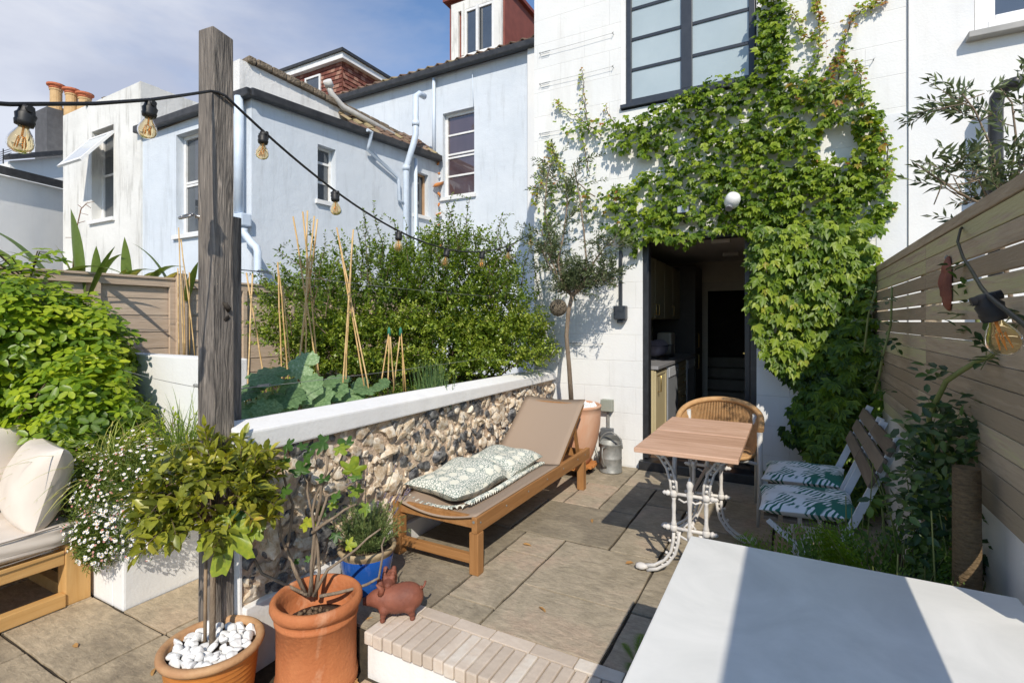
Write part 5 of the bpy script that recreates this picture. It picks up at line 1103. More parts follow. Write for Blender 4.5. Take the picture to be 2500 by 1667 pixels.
# ================================================================ POTS
def lathe_pot(name, mat_, root, c, prof, n=40, sub=None):
    m = MB(); m.lathe(prof, c, n, caps=False); return m.build(name, mat_, root)
def pebbles(c, r, z, n, s, root, mat_=pebble, seed=0):
    r_ = np.random.default_rng(seed); P = []
    for _ in range(n*30):
        if len(P) >= n: break
        a = r_.uniform(0, 6.283); q = r*math.sqrt(r_.random()); x, y = c[0]+q*math.cos(a), c[1]+q*math.sin(a)
        if all((x-p[0])**2+(y-p[1])**2 > (s*1.35)**2 for p in P): P.append((x, y, z+r_.uniform(-.004, .010)))
    m = MB(); m.rocks(P, [(s*rng.uniform(.75,1.3), s*rng.uniform(.7,1.05), s*rng.uniform(.55,.9)) for _ in P], 3, .30, rng.random(len(P)), power=.85, cuts=2); return m.build('pebbles', mat_, root)
# bay tree pot: ribbed glazed
bx, by, bz = -2.13, 1.285, -.195
BP = thing('ribbed_pot', 'glazed orange pot with ribbed sides and white pebbles, holding the bay tree', 'plant pot', (bx, by, bz))
pr = [(0,0),(.135,0),(.145,.01)]
z = .02
while z < .235:
    f_ = z/.235; rr_ = .145+.030*f_**.8; pr += [(rr_, z), (rr_+.004, z+.009), (rr_, z+.018)]; z += .021
pr += [(.176,.243),(.180,.248)]
lathe_pot('body', clay_glaze, BP, (bx, by, bz), pr, 56)
lathe_pot('rim', clay_rim, BP, (bx, by, bz), [(.178,.246),(.196,.252),(.200,.262),(.198,.274),(.188,.280),(.172,.278),(.166,.268),(.166,.225),(0,.225)], 56)
m = MB(); m.lathe([(0,.20),(.164,.20),(.164,.246),(0,.250)], (bx, by, bz), 24); m.build('soil', soil, BP)
pebbles((bx, by), .148, bz+.258, 88, .0225, BP, seed=1)
# fig pot
fx_, fy_ = -1.872, 1.605
FP = thing('terracotta_pot', 'plain tall terracotta pot with a thick rolled rim, holding the bare fig', 'plant pot', (fx_, fy_, -.195))
lathe_pot('body', clay, FP, (fx_, fy_, -.195), [(0,0),(.170,0),(.176,.012),(.177,.045),(.171,.06),(.170,.16),(.171,.295),(.178,.30),(.179,.312),(.173,.318),(.174,.335),(.190,.345),(.197,.362),(.195,.382),(.185,.393),(.174,.394),(.165,.382),(.158,.34),(.155,.24),(0,.24)], 56)
m = MB(); m.lathe([(0,.2),(.154,.2),(.154,.262),(.08,.275),(0,.27)], (fx_, fy_, -.195), 24); m.build('soil', soil, FP)
m = MB(); m.rocks([(fx_+rng.uniform(-.1,.1), fy_+rng.uniform(-.1,.1), .085) for _ in range(40)], [(.012,.009,.007)]*40, 1, .4); m.build('wood_chips', twig, FP)
# lavender pot: blue glaze
lx, ly = -1.985, 2.03
blueg = M('blue glaze', (.012,.07,.33), (.02,.11,.42), scale=3, rough=.12, spec=.7)
LP = thing('blue_pot', 'blue glazed pot with a buff rim standing on the patio, holding the lavender', 'plant pot', (lx, ly, 0))
lathe_pot('body', blueg, LP, (lx, ly, 0), [(0,0),(.095,0),(.10,.01),(.118,.07),(.133,.14),(.138,.180),(.137,.192)], 48)
lathe_pot('rim', M('buff unglazed rim', (.42,.33,.20), (.30,.20,.11), scale=12, rough=.6, bump=.3), LP, (lx, ly, 0), [(.137,.190),(.141,.20),(.150,.212),(.154,.224),(.150,.235),(.138,.235),(.130,.225),(.128,.19),(0,.19)], 48)
m = MB(); m.lathe([(0,.15),(.127,.15),(.127,.205),(0,.212)], (lx, ly, 0), 24); m.build('soil', soil, LP)
# olive pot on a trolley
ox, oy = -1.80, 4.53
OP = thing('large_terracotta_pot', 'large pale bloomed terracotta pot with white pebbles behind the lounger, holding the olive tree', 'plant pot', (ox, oy, .10))
lathe_pot('body', clay_old, OP, (ox, oy, .10), [(0,0),(.135,0),(.15,.012),(.185,.09),(.225,.22),(.247,.36),(.252,.47),(.250,.515),(.256,.52),(.258,.538),(.248,.545),(.232,.54),(.228,.50),(0,.50)], 56)
pebbles((ox, oy), .215, .62, 190, .019, OP, seed=4)
m = MB(); m.lathe([(0,.4),(.226,.4),(.226,.505),(0,.51)], (ox, oy, .10), 24); m.build('soil', soil, OP)
k = thing('plant_trolley', 'round orange wooden plant trolley on castors under the large olive pot', 'trolley', (ox, oy, 0))
m = MB()
for i in range(-3, 4):
    hx = math.sqrt(max(.0, .21**2-(i*.058)**2)); m.box((ox-hx, oy+i*.058-.026, .072), (ox+hx, oy+i*.058+.026, .095), rng.random())
m.build('platform', WOOD('orange stained wood', (.42,.16,.04), (.50,.21,.06), 'x'), k, bevel=.003)
for i in range(4):
    a = i*math.pi/2+.6; p = Vector((ox+.155*math.cos(a), oy+.155*math.sin(a), .028)); m = MB(); m.lathe([(0,-.011),(.026,-.011),(.028,0),(.026,.011),(0,.011)], p, 14, rot=Matrix.Rotation(R(90), 3, 'X')); m.box((p.x-.015, p.y-.016, .05), (p.x+.015, p.y+.016, .071)); m.build('castor', rub, k)
# ================================================================ TERRACOTTA PIG
PG = thing('clay_pig', 'red clay pig ornament standing on the corner of the brick step', 'ornament', (-1.66, 1.88, .01))
m = MB()
def ell(c, s_, rt=I3): m.rocks([c], [s_], 3, .03, rots=[rt])
Z0 = .012; dirv = Vector((-.80, -.60, 0)).normalized(); sd2 = Vector((.60, -.80, 0))
PS = .88
def Q(a, b_, z): p = Vector((-1.655, 1.885, 0))+dirv*a*PS+sd2*b_*PS; return (p.x, p.y, Z0+z*PS)
mball = bpy.data.metaballs.new('pigball'); mo = bpy.data.objects.new('pigball', mball); C.collection.objects.link(mo); mball.resolution = .006; mball.threshold = .12
def ball(p, r, sx=1): e = mball.elements.new(); e.co = p; e.radius = r*1.35
for a, b_, z, r in [(-.06,0,.105,.070),(-.025,0,.100,.068),(.01,0,.095,.066),(.045,0,.098,.060),(.08,0,.108,.050),(.108,0,.108,.040),(.130,0,.102,.030),(.150,0,.096,.023),(-.085,0,.105,.058),(-.075,.04,.065,.03),(-.085,.045,.035,.017),(-.088,.047,.012,.014),(-.075,-.04,.065,.03),(-.085,-.045,.035,.017),(-.088,-.047,.012,.014),(.06,.04,.065,.028),(.065,.045,.035,.016),(.068,.047,.012,.014),(.06,-.04,.065,.028),(.065,-.045,.035,.016),(.068,-.047,.012,.014)]: ball(Q(a, b_, z), r*PS)
bpy.context.view_layer.update(); dg = bpy.context.evaluated_depsgraph_get(); me_ = bpy.data.meshes.new_from_object(mo.evaluated_get(dg)); bpy.data.objects.remove(mo)
m.add([v.co[:] for v in me_.vertices], [tuple(p.vertices) for p in me_.polygons], True); m.build('body', clay_face, PG)
m = MB()
for s in (-1, 1):
    p0 = Vector(Q(.078, s*.030, .140)); m.tube([p0, p0+Vector((.01*s,-.0,.03))+dirv*.005, p0+Vector((0,0,.055))+dirv*.02+sd2*s*.012], [.017, .014, .003], 8)
m.build('ear', clay_face, PG)
m = MB(); c0 = Vector(Q(.160, 0, .096)); m.tube([c0, c0+dirv*.013], .017, 14); m.build('snout', clay_face, PG)
m = MB(); c0 = Vector(Q(-.13, 0, .13)); m.tube([c0+Vector((0,.012*math.cos(t_*1.6),.010*t_+.012*math.sin(t_*1.6)))-dirv*.004*t_ for t_ in np.linspace(0, 4, 14)], .005, 6); m.build('tail', clay_face, PG)
PG2 = thing('clay_piglet', 'small red clay piglet tumbled on its back against the larger clay pig', 'ornament', (-1.72, 1.90, .17))
mball = bpy.data.metaballs.new('pb2'); mo = bpy.data.objects.new('pb2', mball); C.collection.objects.link(mo); mball.resolution = .006; mball.threshold = .12
def Q2(a, b_, z): p = Vector((-1.74, 1.93, 0))+sd2*a*.85+dirv*b_*.85; return (p.x, p.y, z*.85+.03)
for a, b_, z, r in [(-.04,0,.13,.036),(0,0,.132,.036),(.04,0,.135,.032),(.07,0,.142,.024),(.092,0,.148,.017),(-.04,.02,.165,.016),(-.042,.024,.185,.011),(-.04,-.02,.165,.016),(-.042,-.024,.185,.011),(.035,.02,.17,.015),(.037,.024,.19,.010),(.035,-.02,.17,.015),(.037,-.024,.19,.010)]: ball(Q2(a, b_, z), r)
bpy.context.view_layer.update(); dg = bpy.context.evaluated_depsgraph_get(); me_ = bpy.data.meshes.new_from_object(mo.evaluated_get(dg)); bpy.data.objects.remove(mo)
m = MB(); m.add([v.co[:] for v in me_.vertices], [tuple(p.vertices) for p in me_.polygons], True); m.build('body', clay_face, PG2)
m = MB(); [m.tube([Q2(.06, s*.016, .12), Q2(.075, s*.03, .10)], [.012, .003], 7) for s in (-1, 1)]; m.build('ear', clay_face, PG2)
# wicker ball
k = thing('wicker_ball', 'grey woven wicker ball hanging from the olive tree', 'ornament', tuple(dp(1363, 751, 4.75)))
c0 = dp(1363, 751, 4.75); m = MB()
for i in range(46):
    ax = Vector(rng.normal(size=3)).normalized(); u_ = ax.orthogonal().normalized(); v_ = ax.cross(u_); o_ = rng.uniform(-.5, .5); rr_ = math.sqrt(1-o_*o_)*.078
    m.tube([c0+ax*o_*.078+(u_*math.cos(a)+v_*math.sin(a))*rr_ for a in np.linspace(0, 6.283, 22)], .0032, 4, False)
m.rocks([tuple(c0)], [(.066,.066,.066)], 3, .02); m.build('weave', M('grey wicker', (.12,.095,.065), (.20,.165,.115), scale=60, rough=.85, bump=.6, bscale=200), k)
m = MB(); m.tube([c0+Vector((0,0,.075)), c0+Vector((0,0,.22))], .002, 4); m.build('string', twig, k)
# ================================================================ PLANTS
G1 = (.030,.060,.012)
def unit(a): return Vector((math.cos(a), math.sin(a), 0))
def rsph():
    v = Vector(rng.normal(size=3)); return v.normalized()
# ---------------------------------------------------------------- vine on the house
vine_l = LEAF('vine leaf', [(0, (.022,.055,.010)), (.3, (.085,.155,.014)), (.55, (.20,.285,.022)), (.8, (.32,.39,.045)), (1, (.34,.15,.05))], trans=.36, rough=.42, spec=.3)
VN = thing('climbing_vine', 'large green climbing vine spreading over the white wall around the kitchen door and window', 'climber', (.2, 4.9, 0))
def inpoly(x, y, P):
    c = False; j = len(P)-1
    for i in range(len(P)):
        if (P[i][1] > y) != (P[j][1] > y) and x < (P[j][0]-P[i][0])*(y-P[i][1])/(P[j][1]-P[i][1])+P[i][0]: c = not c
        j = i
    return c
VP = [(1360,300),(1410,318),(1470,292),(1530,300),(1590,278),(1660,245),(1720,215),(1790,195),(1850,178),(1852,0),(1912,-30),(1925,60),(1935,140),(1965,190),(2020,205),(2080,205),(2120,245),(2150,300),(2140,350),(2165,425),(2168,500),(2150,560),(2125,600),(2135,650),(2120,690),(2115,770),(2125,810),(2110,880),(2150,950),(2160,1020),(2165,1110),(2170,1150),(2080,1160),(2010,1140),(1960,1075),(1915,1060),(1900,1040),(1935,975),(1955,940),(1905,905),(1870,885),(1850,820),(1825,735),(1833,660),(1822,575),(1800,560),(1750,572),(1690,588),(1640,592),(1590,582),(1560,600),(1525,580),(1470,552),(1420,515),(1385,500),(1340,485),(1345,455),(1400,450),(1450,462),(1500,462),(1560,440),(1600,410),(1530,380),(1470,358),(1400,345)]
VH = [[(1990,345),(2030,300),(2075,318),(2100,360),(2068,400),(2040,385),(1998,405)], [(1960,300),(2000,310),(1985,325),(1955,325)], [(1560,395),(1600,385),(1640,405),(1600,425)], [(1935,60),(1990,60),(1990,180),(1945,170)]]
mb = MB(); tw = MB(); lv = Leaves()
def vine_leaf(px, py, out, sc, v, hang):
    p = at(px, py, 'y', YF-.002); p = Vector((p.x, YF-out, p.z))
    base = (Vector((rng.normal()*.35, -.35-.3*rng.random(), -1.0 if hang else -.45+rng.normal()*.4))).normalized()
    nrm = Vector((rng.normal()*.35, -1, .55+rng.normal()*.3)).normalized(); side = base.cross(nrm).normalized()
    nl = 5 if rng.random() < .6 else 3
    for k in range(nl):
        a = (k-(nl-1)/2)*.52+rng.normal()*.08; d = (base*math.cos(a)+side*math.sin(a)+nrm*rng.uniform(-.1,.15)).normalized()
        L_ = sc*(1-.16*abs(k-(nl-1)/2))*rng.uniform(.85,1.1); lv.put(p, d, nrm+rv(.12), L_, L_*.50, v+rng.uniform(-.08,.08))
def clump(x, y, s=1.0, o=0.0): return .5+.5*math.sin(x*.021*s+2.1*math.sin(y*.017*s+o)+o)*math.cos(y*.024*s+1.7*math.sin(x*.013*s)+o*2)
cnt = 0
while cnt < 6600:
    px, py = rng.uniform(1330, 2175), rng.uniform(-30, 1165)
    if not inpoly(px, py, VP) or any(inpoly(px, py, h) for h in VH): continue
    edge = min(1, max(0, (px-1340)/160)) if py < 520 else 1
    low = py > 560
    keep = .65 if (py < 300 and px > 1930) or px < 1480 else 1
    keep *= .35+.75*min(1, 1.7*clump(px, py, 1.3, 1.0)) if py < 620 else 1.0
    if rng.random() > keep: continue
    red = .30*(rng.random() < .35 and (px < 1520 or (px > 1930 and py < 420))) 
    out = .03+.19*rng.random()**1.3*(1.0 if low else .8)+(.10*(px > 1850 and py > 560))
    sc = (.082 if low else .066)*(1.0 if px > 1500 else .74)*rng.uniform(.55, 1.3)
    v = rng.uniform(.12,.66)+red+.22*(clump(px, py, 2.2, .4)-.35)+(.05 if low and py < 880 else 0)-(.22 if py > 900 else 0)  # fence shade put into the leaf colour low down, sunlit band above lifted
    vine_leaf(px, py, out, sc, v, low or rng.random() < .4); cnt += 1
# loose arms with reddish tips
def arm(pts_, n, sc=.034, red=.3, spread=10, outw=.05):
    P = [at(x, y, 'y', YF-.03) for x, y in pts_]; q = []
    for i in range(len(P)-1):
        for k in range(6): q.append(P[i].lerp(P[i+1], k/6)+Vector((rng.normal()*.006, -abs(rng.normal())*.012, rng.normal()*.006)))
    q.append(P[-1]); tw.tube(q, [.006*(1-.6*i/len(q)) for i in range(len(q))], 5, False)
    for _ in range(n):
        i = rng.integers(0, len(pts_)-1); u = rng.random(); t_ = (i+u)/(len(pts_)-1)
        x = pts_[i][0]*(1-u)+pts_[i+1][0]*u+rng.normal()*spread*(1.1-t_*.7); y = pts_[i][1]*(1-u)+pts_[i+1][1]*u+rng.normal()*spread*(1.1-t_*.7)
        vine_leaf(x, y, .02+outw*rng.random(), sc*rng.uniform(.7,1.2), rng.uniform(.35,.6)+red*(t_ > .3)*rng.uniform(.4,1.3), rng.random() < .6)
arm([(1470,330),(1415,290),(1380,270),(1358,252)], 60); arm([(1440,325),(1428,260),(1424,200),(1422,172)], 55, .026, .42); arm([(1505,310),(1485,280),(1478,255)], 20, .024, .4)
arm([(1450,480),(1380,420),(1355,380),(1345,345)], 90); arm([(1400,470),(1335,425),(1312,470),(1308,500)], 90, .034, .4); arm([(1330,470),(1318,430),(1335,400),(1365,385)], 50, .03, .45)
arm([(1440,420),(1425,350),(1420,300)], 36, .03, .4, 6); arm([(1350,500),(1335,545),(1345,600),(1370,650)], 120, .036, .15, 16)
arm([(1960,230),(2000,120),(2000,40),(1990,-20)], 150, .036, .45, 14); arm([(2040,240),(2060,100),(2085,40),(2130,10),(2175,-10)], 120, .034, .45, 12); arm([(1990,100),(1960,90),(1930,20)], 60, .034, .35, 12)
arm([(2110,250),(2100,190),(2085,150)], 60, .032, .5, 10); arm([(2150,520),(2175,515),(2185,500)], 30, .034, .35, 7); arm([(2080,180),(2050,130),(2020,200)], 90, .034, .5, 14)
arm([(2140,300),(2165,350),(2170,420),(2160,470)], 90, .036, .2, 8); arm([(1890,-40),(1888,60),(1892,180),(1900,260)], 160, .045, -.05, 14)
arm([(1640,585),(1670,600),(1700,590)], 16, .05, -.1, 8); arm([(1540,585),(1552,610),(1556,625)], 18, .05, -.1, 5)
for _ in range(420):     # dense lower skirt, darkened for the fence shade, standing off the corner by the fence
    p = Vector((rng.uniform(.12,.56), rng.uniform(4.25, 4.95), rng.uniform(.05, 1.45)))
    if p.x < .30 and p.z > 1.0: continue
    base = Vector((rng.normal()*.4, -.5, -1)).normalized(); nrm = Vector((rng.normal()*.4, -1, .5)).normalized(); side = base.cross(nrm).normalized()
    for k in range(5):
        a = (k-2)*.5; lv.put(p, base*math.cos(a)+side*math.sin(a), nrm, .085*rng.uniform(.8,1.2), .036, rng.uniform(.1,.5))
for (x0, x1) in ((1980,1900),(2050,1950),(2080,2070)):
    arm_pts = [at(x0, 1150, 'y', YF-.02), at((x0*2+x1)/3, 900, 'y', YF-.02), at((x0+2*x1)/3, 700, 'y', YF-.02), at(x1, 420, 'y', YF-.02)]
    tw.tube(arm_pts, [.018, .014, .010, .006], 6, False)
lv.flush(mb, T_LANCE); mb.build('foliage', vine_l, VN); tw.build('stems', twig, VN)
# ---------------------------------------------------------------- big privet bush
priv = LEAF('privet leaf', [(0, (.028,.055,.010)), (.3, (.075,.125,.018)), (.6, (.16,.235,.030)), (.85, (.32,.39,.05)), (1, (.50,.52,.13))], trans=.3, rough=.35, spec=.5)
PB = thing('privet_bush', 'big loose green bush filling the far end of the vegetable bed', 'bush', (-3.2, 4.1, .75))
mb = MB(); tw = MB(); lv = Leaves()
blobs = [((-4.05,3.45,1.35),(.50,.45,.60)), ((-3.6,3.75,1.45),(.62,.5,.68)), ((-3.15,4.05,1.50),(.62,.50,.72)), ((-2.75,4.35,1.42),(.55,.42,.66)), ((-2.45,4.45,1.12),(.42,.36,.36)), ((-3.2,4.5,1.75),(.7,.4,.6)), ((-3.75,3.55,1.02),(.6,.4,.30)), ((-2.9,4.05,1.02),(.5,.4,.28))]
base_p = Vector((-3.2, 4.1, .75))
for i in range(4700):
    c_, s_ = blobs[rng.integers(0, len(blobs))]; d = rsph()
    if d.z < -.3: d.z *= .4
    rr_ = .50+.55*rng.random()**.7; p = Vector((c_[0]+d.x*s_[0]*rr_, c_[1]+d.y*s_[1]*rr_, c_[2]+d.z*s_[2]*rr_))
    if p.x > -2.15 or p.y > 4.9 or p.z < .78: continue
    dd = (d*.8+Vector((0,0,.75))+rv(.35)).normalized(); yl = rng.uniform(.22,.55)+.14*(p.z < 1.5)
    shoot(lv, tw if i % 8 == 0 else None, p, dd, rng.uniform(.12,.24), 7, .050, .028, .0025, .25, yl, .16, 1.0, True, .25)
tops = [(1150,485),(1130,520),(1245,512),(1215,560),(1095,535),(1060,545),(1190,580),(1025,575),(990,560),(940,520),(962,560),(900,575),(870,548),(845,590),(800,600),(745,600),(1280,545),(1265,590),(1300,580),(700,615),(725,640),(1170,530),(1225,530),(690,690),(700,740),(1100,500),(1165,500),(1205,540),(1260,560),(1010,545),(920,545),(1135,560),(1080,580),(1230,600),(780,570)]
for px, py in tops:
    dpt = 4.3+(px-700)/600*1.0; tip = dp(px, py, dpt); b0 = tip+Vector((rng.normal()*.12, rng.normal()*.1, -.62)) if px > 720 else tip+Vector((.35, .1, -.25)); L_ = (tip-b0).length
    pts_ = shoot(lv, tw, b0, (tip-b0), L_, 16, .052, .025, .005, .0, .32, .15, .9, True, .2)
    for q in pts_[4::3]: shoot(lv, tw, q, (tip-b0).normalized()+rv(.6), .13, 5, .034, .016, .002, .1, .35, .15, .9, True, .25)
for i in range(26):
    a = rng.uniform(0, 6.28); c_, s_ = blobs[rng.integers(0, 6)]; e_ = Vector(c_)+Vector((math.cos(a)*s_[0]*.6, math.sin(a)*s_[1]*.6, rng.uniform(-.1,.4)))
    b0 = Vector((e_.x*.5+base_p.x*.5+rng.normal()*.2, e_.y*.5+base_p.y*.5, .75)); tw.tube([b0, b0.lerp(e_, .5)+rv(.05), e_], [.014, .010, .004], 5, False)
lv.flush(mb, T_LANCE); mb.build('foliage', priv, PB); tw.build('branches', twig, PB)
# ---------------------------------------------------------------- olive tree in the big pot
oliv = LEAF('olive leaf', [(0, (.035,.055,.022)), (.4, (.085,.115,.045)), (.75, (.19,.23,.10)), (1, (.36,.39,.24))], trans=.2, rough=.4, spec=.5)
def olive(root, trunk, fork, limbs, nsh, crown, Lf, mat_=oliv, tr=.022, seed=0):
    m = MB(); m.tube(trunk, [tr*1.15, tr, tr*.95, tr*.95, tr*.9][:len(trunk)], 9); m.rocks([trunk[-1]], [(tr*1.2,)*3], 1, .2); m.build('trunk', bark, root)
    m = MB(); 
    for L_ in limbs: m.tube(L_, [tr*.6*(1-.7*i/len(L_)) for i in range(len(L_))], 6, False)
    lv = Leaves(); f = MB()
    for i in range(nsh):
        L_ = limbs[rng.integers(0, len(limbs))]; k = rng.integers(1, len(L_)); p = Vector(L_[k-1]).lerp(Vector(L_[k]), rng.random())
        d = rsph(); d.z = abs(d.z)*.8-.1; q = p+d*rng.uniform(.02, .12)
        if q.y > 4.93: q.y = 4.93
        if rng.random() < .9: m.tube([p, q], .0025, 4, False)
        shoot(lv, m if rng.random() < .5 else None, q, d+Vector((0,-.1,.3)), rng.uniform(.10,.22), 8, Lf, Lf*.27, .002, .25, .4, .35, .75, False, .05)
    lv.flush(f, T_LANCE); f.build('foliage', mat_, root); m.build('branches', bark, root)
OT = thing('olive_tree', 'small olive tree with a bare thin trunk in the large terracotta pot', 'tree', (ox, oy, .6))
T = [Vector((ox-.02, oy, .60)), dp(1390, 900, 4.75), dp(1383, 820, 4.75), dp(1388, 760, 4.75), dp(1397, 722, 4.75)]
fk = T[-1]
def lim(*pp): return [fk]+[dp(x, y, d_) for x, y, d_ in pp]
LM = [lim((1368,700,4.75),(1355,655,4.75),(1335,610,4.8),(1322,560,4.8)), lim((1372,690,4.7),(1362,640,4.7),(1375,580,4.7),(1385,500,4.75),(1380,440,4.8)), lim((1425,690,4.7),(1432,640,4.7),(1425,560,4.7),(1415,480,4.75),(1400,400,4.8)), lim((1440,685,4.7),(1470,670,4.7),(1500,665,4.7)), lim((1430,690,4.7),(1450,640,4.7),(1475,605,4.7),(1500,590,4.75)), lim((1380,690,4.8),(1350,620,4.85),(1330,520,4.9),(1335,440,4.9),(1345,400,4.9)), lim((1440,690,4.7),(1475,682,4.65),(1508,700,4.65)), lim((1365,690,4.75),(1338,640,4.7),(1318,600,4.7))]
olive(OT, T, fk, LM, 310, None, .056, tr=.021)
# right hand olive beyond the fence
OR = thing('olive_tree', 'olive tree with drooping branches rising from behind the slatted fence', 'tree', (.95, 2.9, 0))
fk = dp(2440, 560, 2.15)
T = [Vector((.90, 2.9, -.2)), Vector((.90, 2.88, .8)), fk]
LM = [[fk]+[dp(x, y, d_) for x, y, d_ in pp] for pp in ([(2400,500,2.1),(2340,470,2.1),(2280,430,2.1),(2236,400,2.1)], [(2420,500,2.1),(2390,440,2.1),(2350,450,2.1),(2300,450,2.1),(2280,500,2.12)], [(2440,450,2.1),(2420,360,2.1),(2380,270,2.1),(2350,230,2.1)], [(2470,420,2.1),(2480,330,2.1),(2470,250,2.1),(2440,215,2.1)], [(2480,440,2.0),(2510,360,2.0),(2540,260,2.0)], [(2460,500,2.1),(2440,420,2.1),(2415,400,2.1)], [(2500,480,2.1),(2560,400,2.1)], [(2430,520,2.15),(2390,490,2.15),(2340,500,2.15)])]
olive(OR, T, fk, LM, 66, None, .060, tr=.009)
# ---------------------------------------------------------------- left bush (five-leaflet climber over the fence)
akeb = LEAF('rounded climber leaf', [(0, (.05,.10,.012)), (.3, (.15,.25,.018)), (.6, (.34,.43,.025)), (.85, (.58,.60,.05)), (1, (.30,.16,.06))], trans=.38, rough=.38, spec=.45)
AK = thing('five_leaf_climber', 'big mound of bright yellow green rounded leaves spilling over the left fence', 'climber', (-4.5, 1.7, .3))
mb = MB(); tw = MB(); lv = Leaves()
bl = [((-4.75,1.45,1.35),(.55,.45,.42)), ((-4.65,1.75,1.20),(.55,.35,.45)), ((-4.5,1.65,.85),(.62,.40,.48)), ((-4.35,1.80,.66),(.45,.26,.34)), ((-4.7,1.15,.9),(.35,.4,.5)), ((-4.25,1.9,.62),(.30,.16,.22)), ((-5.0,1.3,1.45),(.3,.6,.25))]
for i in range(2300):
    c_, s_ = bl[rng.integers(0, len(bl))] if i % 4 else bl[rng.integers(0, 3)]; d = rsph(); d.x = abs(d.x) if rng.random() < .6 else d.x; r_ = .72+.30*rng.random()
    p = Vector((c_[0]+d.x*s_[0]*r_, c_[1]+d.y*s_[1]*r_, c_[2]+d.z*s_[2]*r_))
    if p.z < .32 or p.x < -5.3: continue
    nrm = (d*.6+Vector((.15,-.25,.8))+rv(.25)).normalized(); out_ = (d+rv(.5)).normalized(); u_ = (out_-nrm*out_.dot(nrm)).normalized(); w_ = nrm.cross(u_)
    v = rng.uniform(.15,.62)+.2*(clump(p.x*300, p.z*300, 1.0, .3)-.4); s = rng.uniform(.045,.085)
    for k in range(5):
        a = k*1.257+rng.normal()*.12; dd = u_*math.cos(a)+w_*math.sin(a)-nrm*.12; lv.put(p+dd*.008, dd, nrm+rv(.1), s*rng.uniform(.85,1.1), s*.52, v+rng.uniform(-.1,.1))
for i in range(4):
    a0 = Vector((rng.uniform(-5,-4.5), rng.uniform(1.2,1.9), .35)); a1 = a0+Vector((rng.normal()*.3, rng.normal()*.2, rng.uniform(.6,1.2))); tw.tube([a0, a0.lerp(a1,.5)+rv(.08), a1], [.010,.007,.004], 5, False)
for i in range(7):
    a0 = Vector((-4.9, 1.6, 1.70)); a1 = a0+Vector((rng.uniform(-.1,.3), rng.uniform(-.5,.7), rng.uniform(.05,.22))); tw.tube([a0, a0.lerp(a1,.5)+Vector((0,0,.12)), a1], [.005,.004,.002], 5, False)
    for k in range(8):
        p = a0.lerp(a1, .4+.6*rng.random())+rv(.05); nrm = Vector((.2,-.2,1))+rv(.3); u_ = rsph(); 
        for j in range(5): 
            a = j*1.257; nn = nrm.normalized(); uu = (u_-nn*u_.dot(nn)).normalized(); ww = nn.cross(uu); lv.put(p, uu*math.cos(a)+ww*math.sin(a), nn, .06, .03, rng.uniform(.3,.6))
lv.flush(mb, T_OVAL); mb.build('foliage', akeb, AK); tw.build('stems', twig, AK)
# ---------------------------------------------------------------- sword leaves
def blade(mb, p, d, L_, W, bend, v, n=9, twist=0.0, fold=.25):
    p = Vector(p); d = Vector(d).normalized(); side = d.cross(Vector((0,0,1)))
    if side.length < .05: side = Vector((1,0,0))
    side.normalize(); side = Matrix.Rotation(rng.uniform(0, 6.28) if twist else 0, 3, d) @ side
    bdir = Vector((d.x, d.y, 0)); bdir = bdir.normalized() if bdir.length > .05 else unit(rng.uniform(0, 6.28))
    vs = []; q = p.copy(); dd = d.copy()
    for i in range(n+1):
        t_ = i/n; w_ = W*(.55+.9*t_-1.45*t_**2.6) if t_ < .98 else .0005; w_ = max(w_, .0006)
        nrm = side.cross(dd).normalized()
        vs += [q-side*w_/2+nrm*w_*fold, q-nrm*0, q+side*w_/2+nrm*w_*fold]
        dd = (dd+bdir*bend/n*1.0*t_*2-Vector((0,0,bend/n*t_*2.2))).normalized(); q = q+dd*(L_/n)
    fs = []
    for i in range(n): b = i*3; fs += [(b, b+1, b+4, b+3), (b+1, b+2, b+5, b+4)]
    mb.add(vs, fs, True, v)
flax_l = LEAF('striped sword leaf', [(0, (.06,.10,.02)), (.45, (.14,.20,.04)), (.7, (.30,.32,.07)), (1, (.62,.55,.16))], trans=.25, rough=.35, spec=.5)
def flax(loc, label, blades):
    k = thing('flax_plant', label, 'plant', loc, None); m = MB()
    for (px, py), (bx_, by_), W, bend, v in blades:
        dpt = (Vector(loc)[0]*F2.x+Vector(loc)[1]*F2.y); tip = dp(px, py, dpt); b0 = dp(bx_, by_, dpt+.05); blade(m, b0, tip-b0, (tip-b0).length*(1+.25*bend), W*2.1, bend, v, 10, 0, .12)
    m.build('leaves', flax_l, k)
flax((-5.35, 1.75, 1.0), 'tall striped sword leaved plant rising behind the tan fence at the far left', [((5,528),(150,720),.05,.5,.35), ((177,512),(195,720),.085,.05,.35), ((235,598),(90,720),.05,1.2,.4), ((-40,560),(110,720),.07,.4,.5), ((150,600),(190,720),.045,.2,.85), ((75,600),(150,730),.05,.7,.4), ((270,600),(220,720),.03,.2,.4), ((110,650),(150,720),.05,.9,.8), ((30,640),(100,720),.06,.9,.6)])
flax((-5.45, 2.4, 1.0), 'shorter striped sword leaved plant behind the middle of the tan fence', [((305,580),(310,730),.055,.05,.4), ((340,622),(250,730),.05,1.0,.42), ((368,590),(430,740),.05,.5,.38), ((235,600),(235,720),.05,.0,.4), ((400,620),(340,735),.06,1.1,.45), ((330,650),(290,730),.06,.5,.85), ((420,655),(380,735),.06,.5,.9), ((480,640),(455,735),.05,.1,.5), ((270,610),(225,720),.05,.6,.45), ((300,655),(280,720),.05,.4,.8), ((360,650),(320,730),.04,.7,.75)])
k = thing('flower_stalk', 'thin dry brown flower stalk standing above the sword leaves', 'plant', (-5.4, 2.0, 1.2)); m = MB()
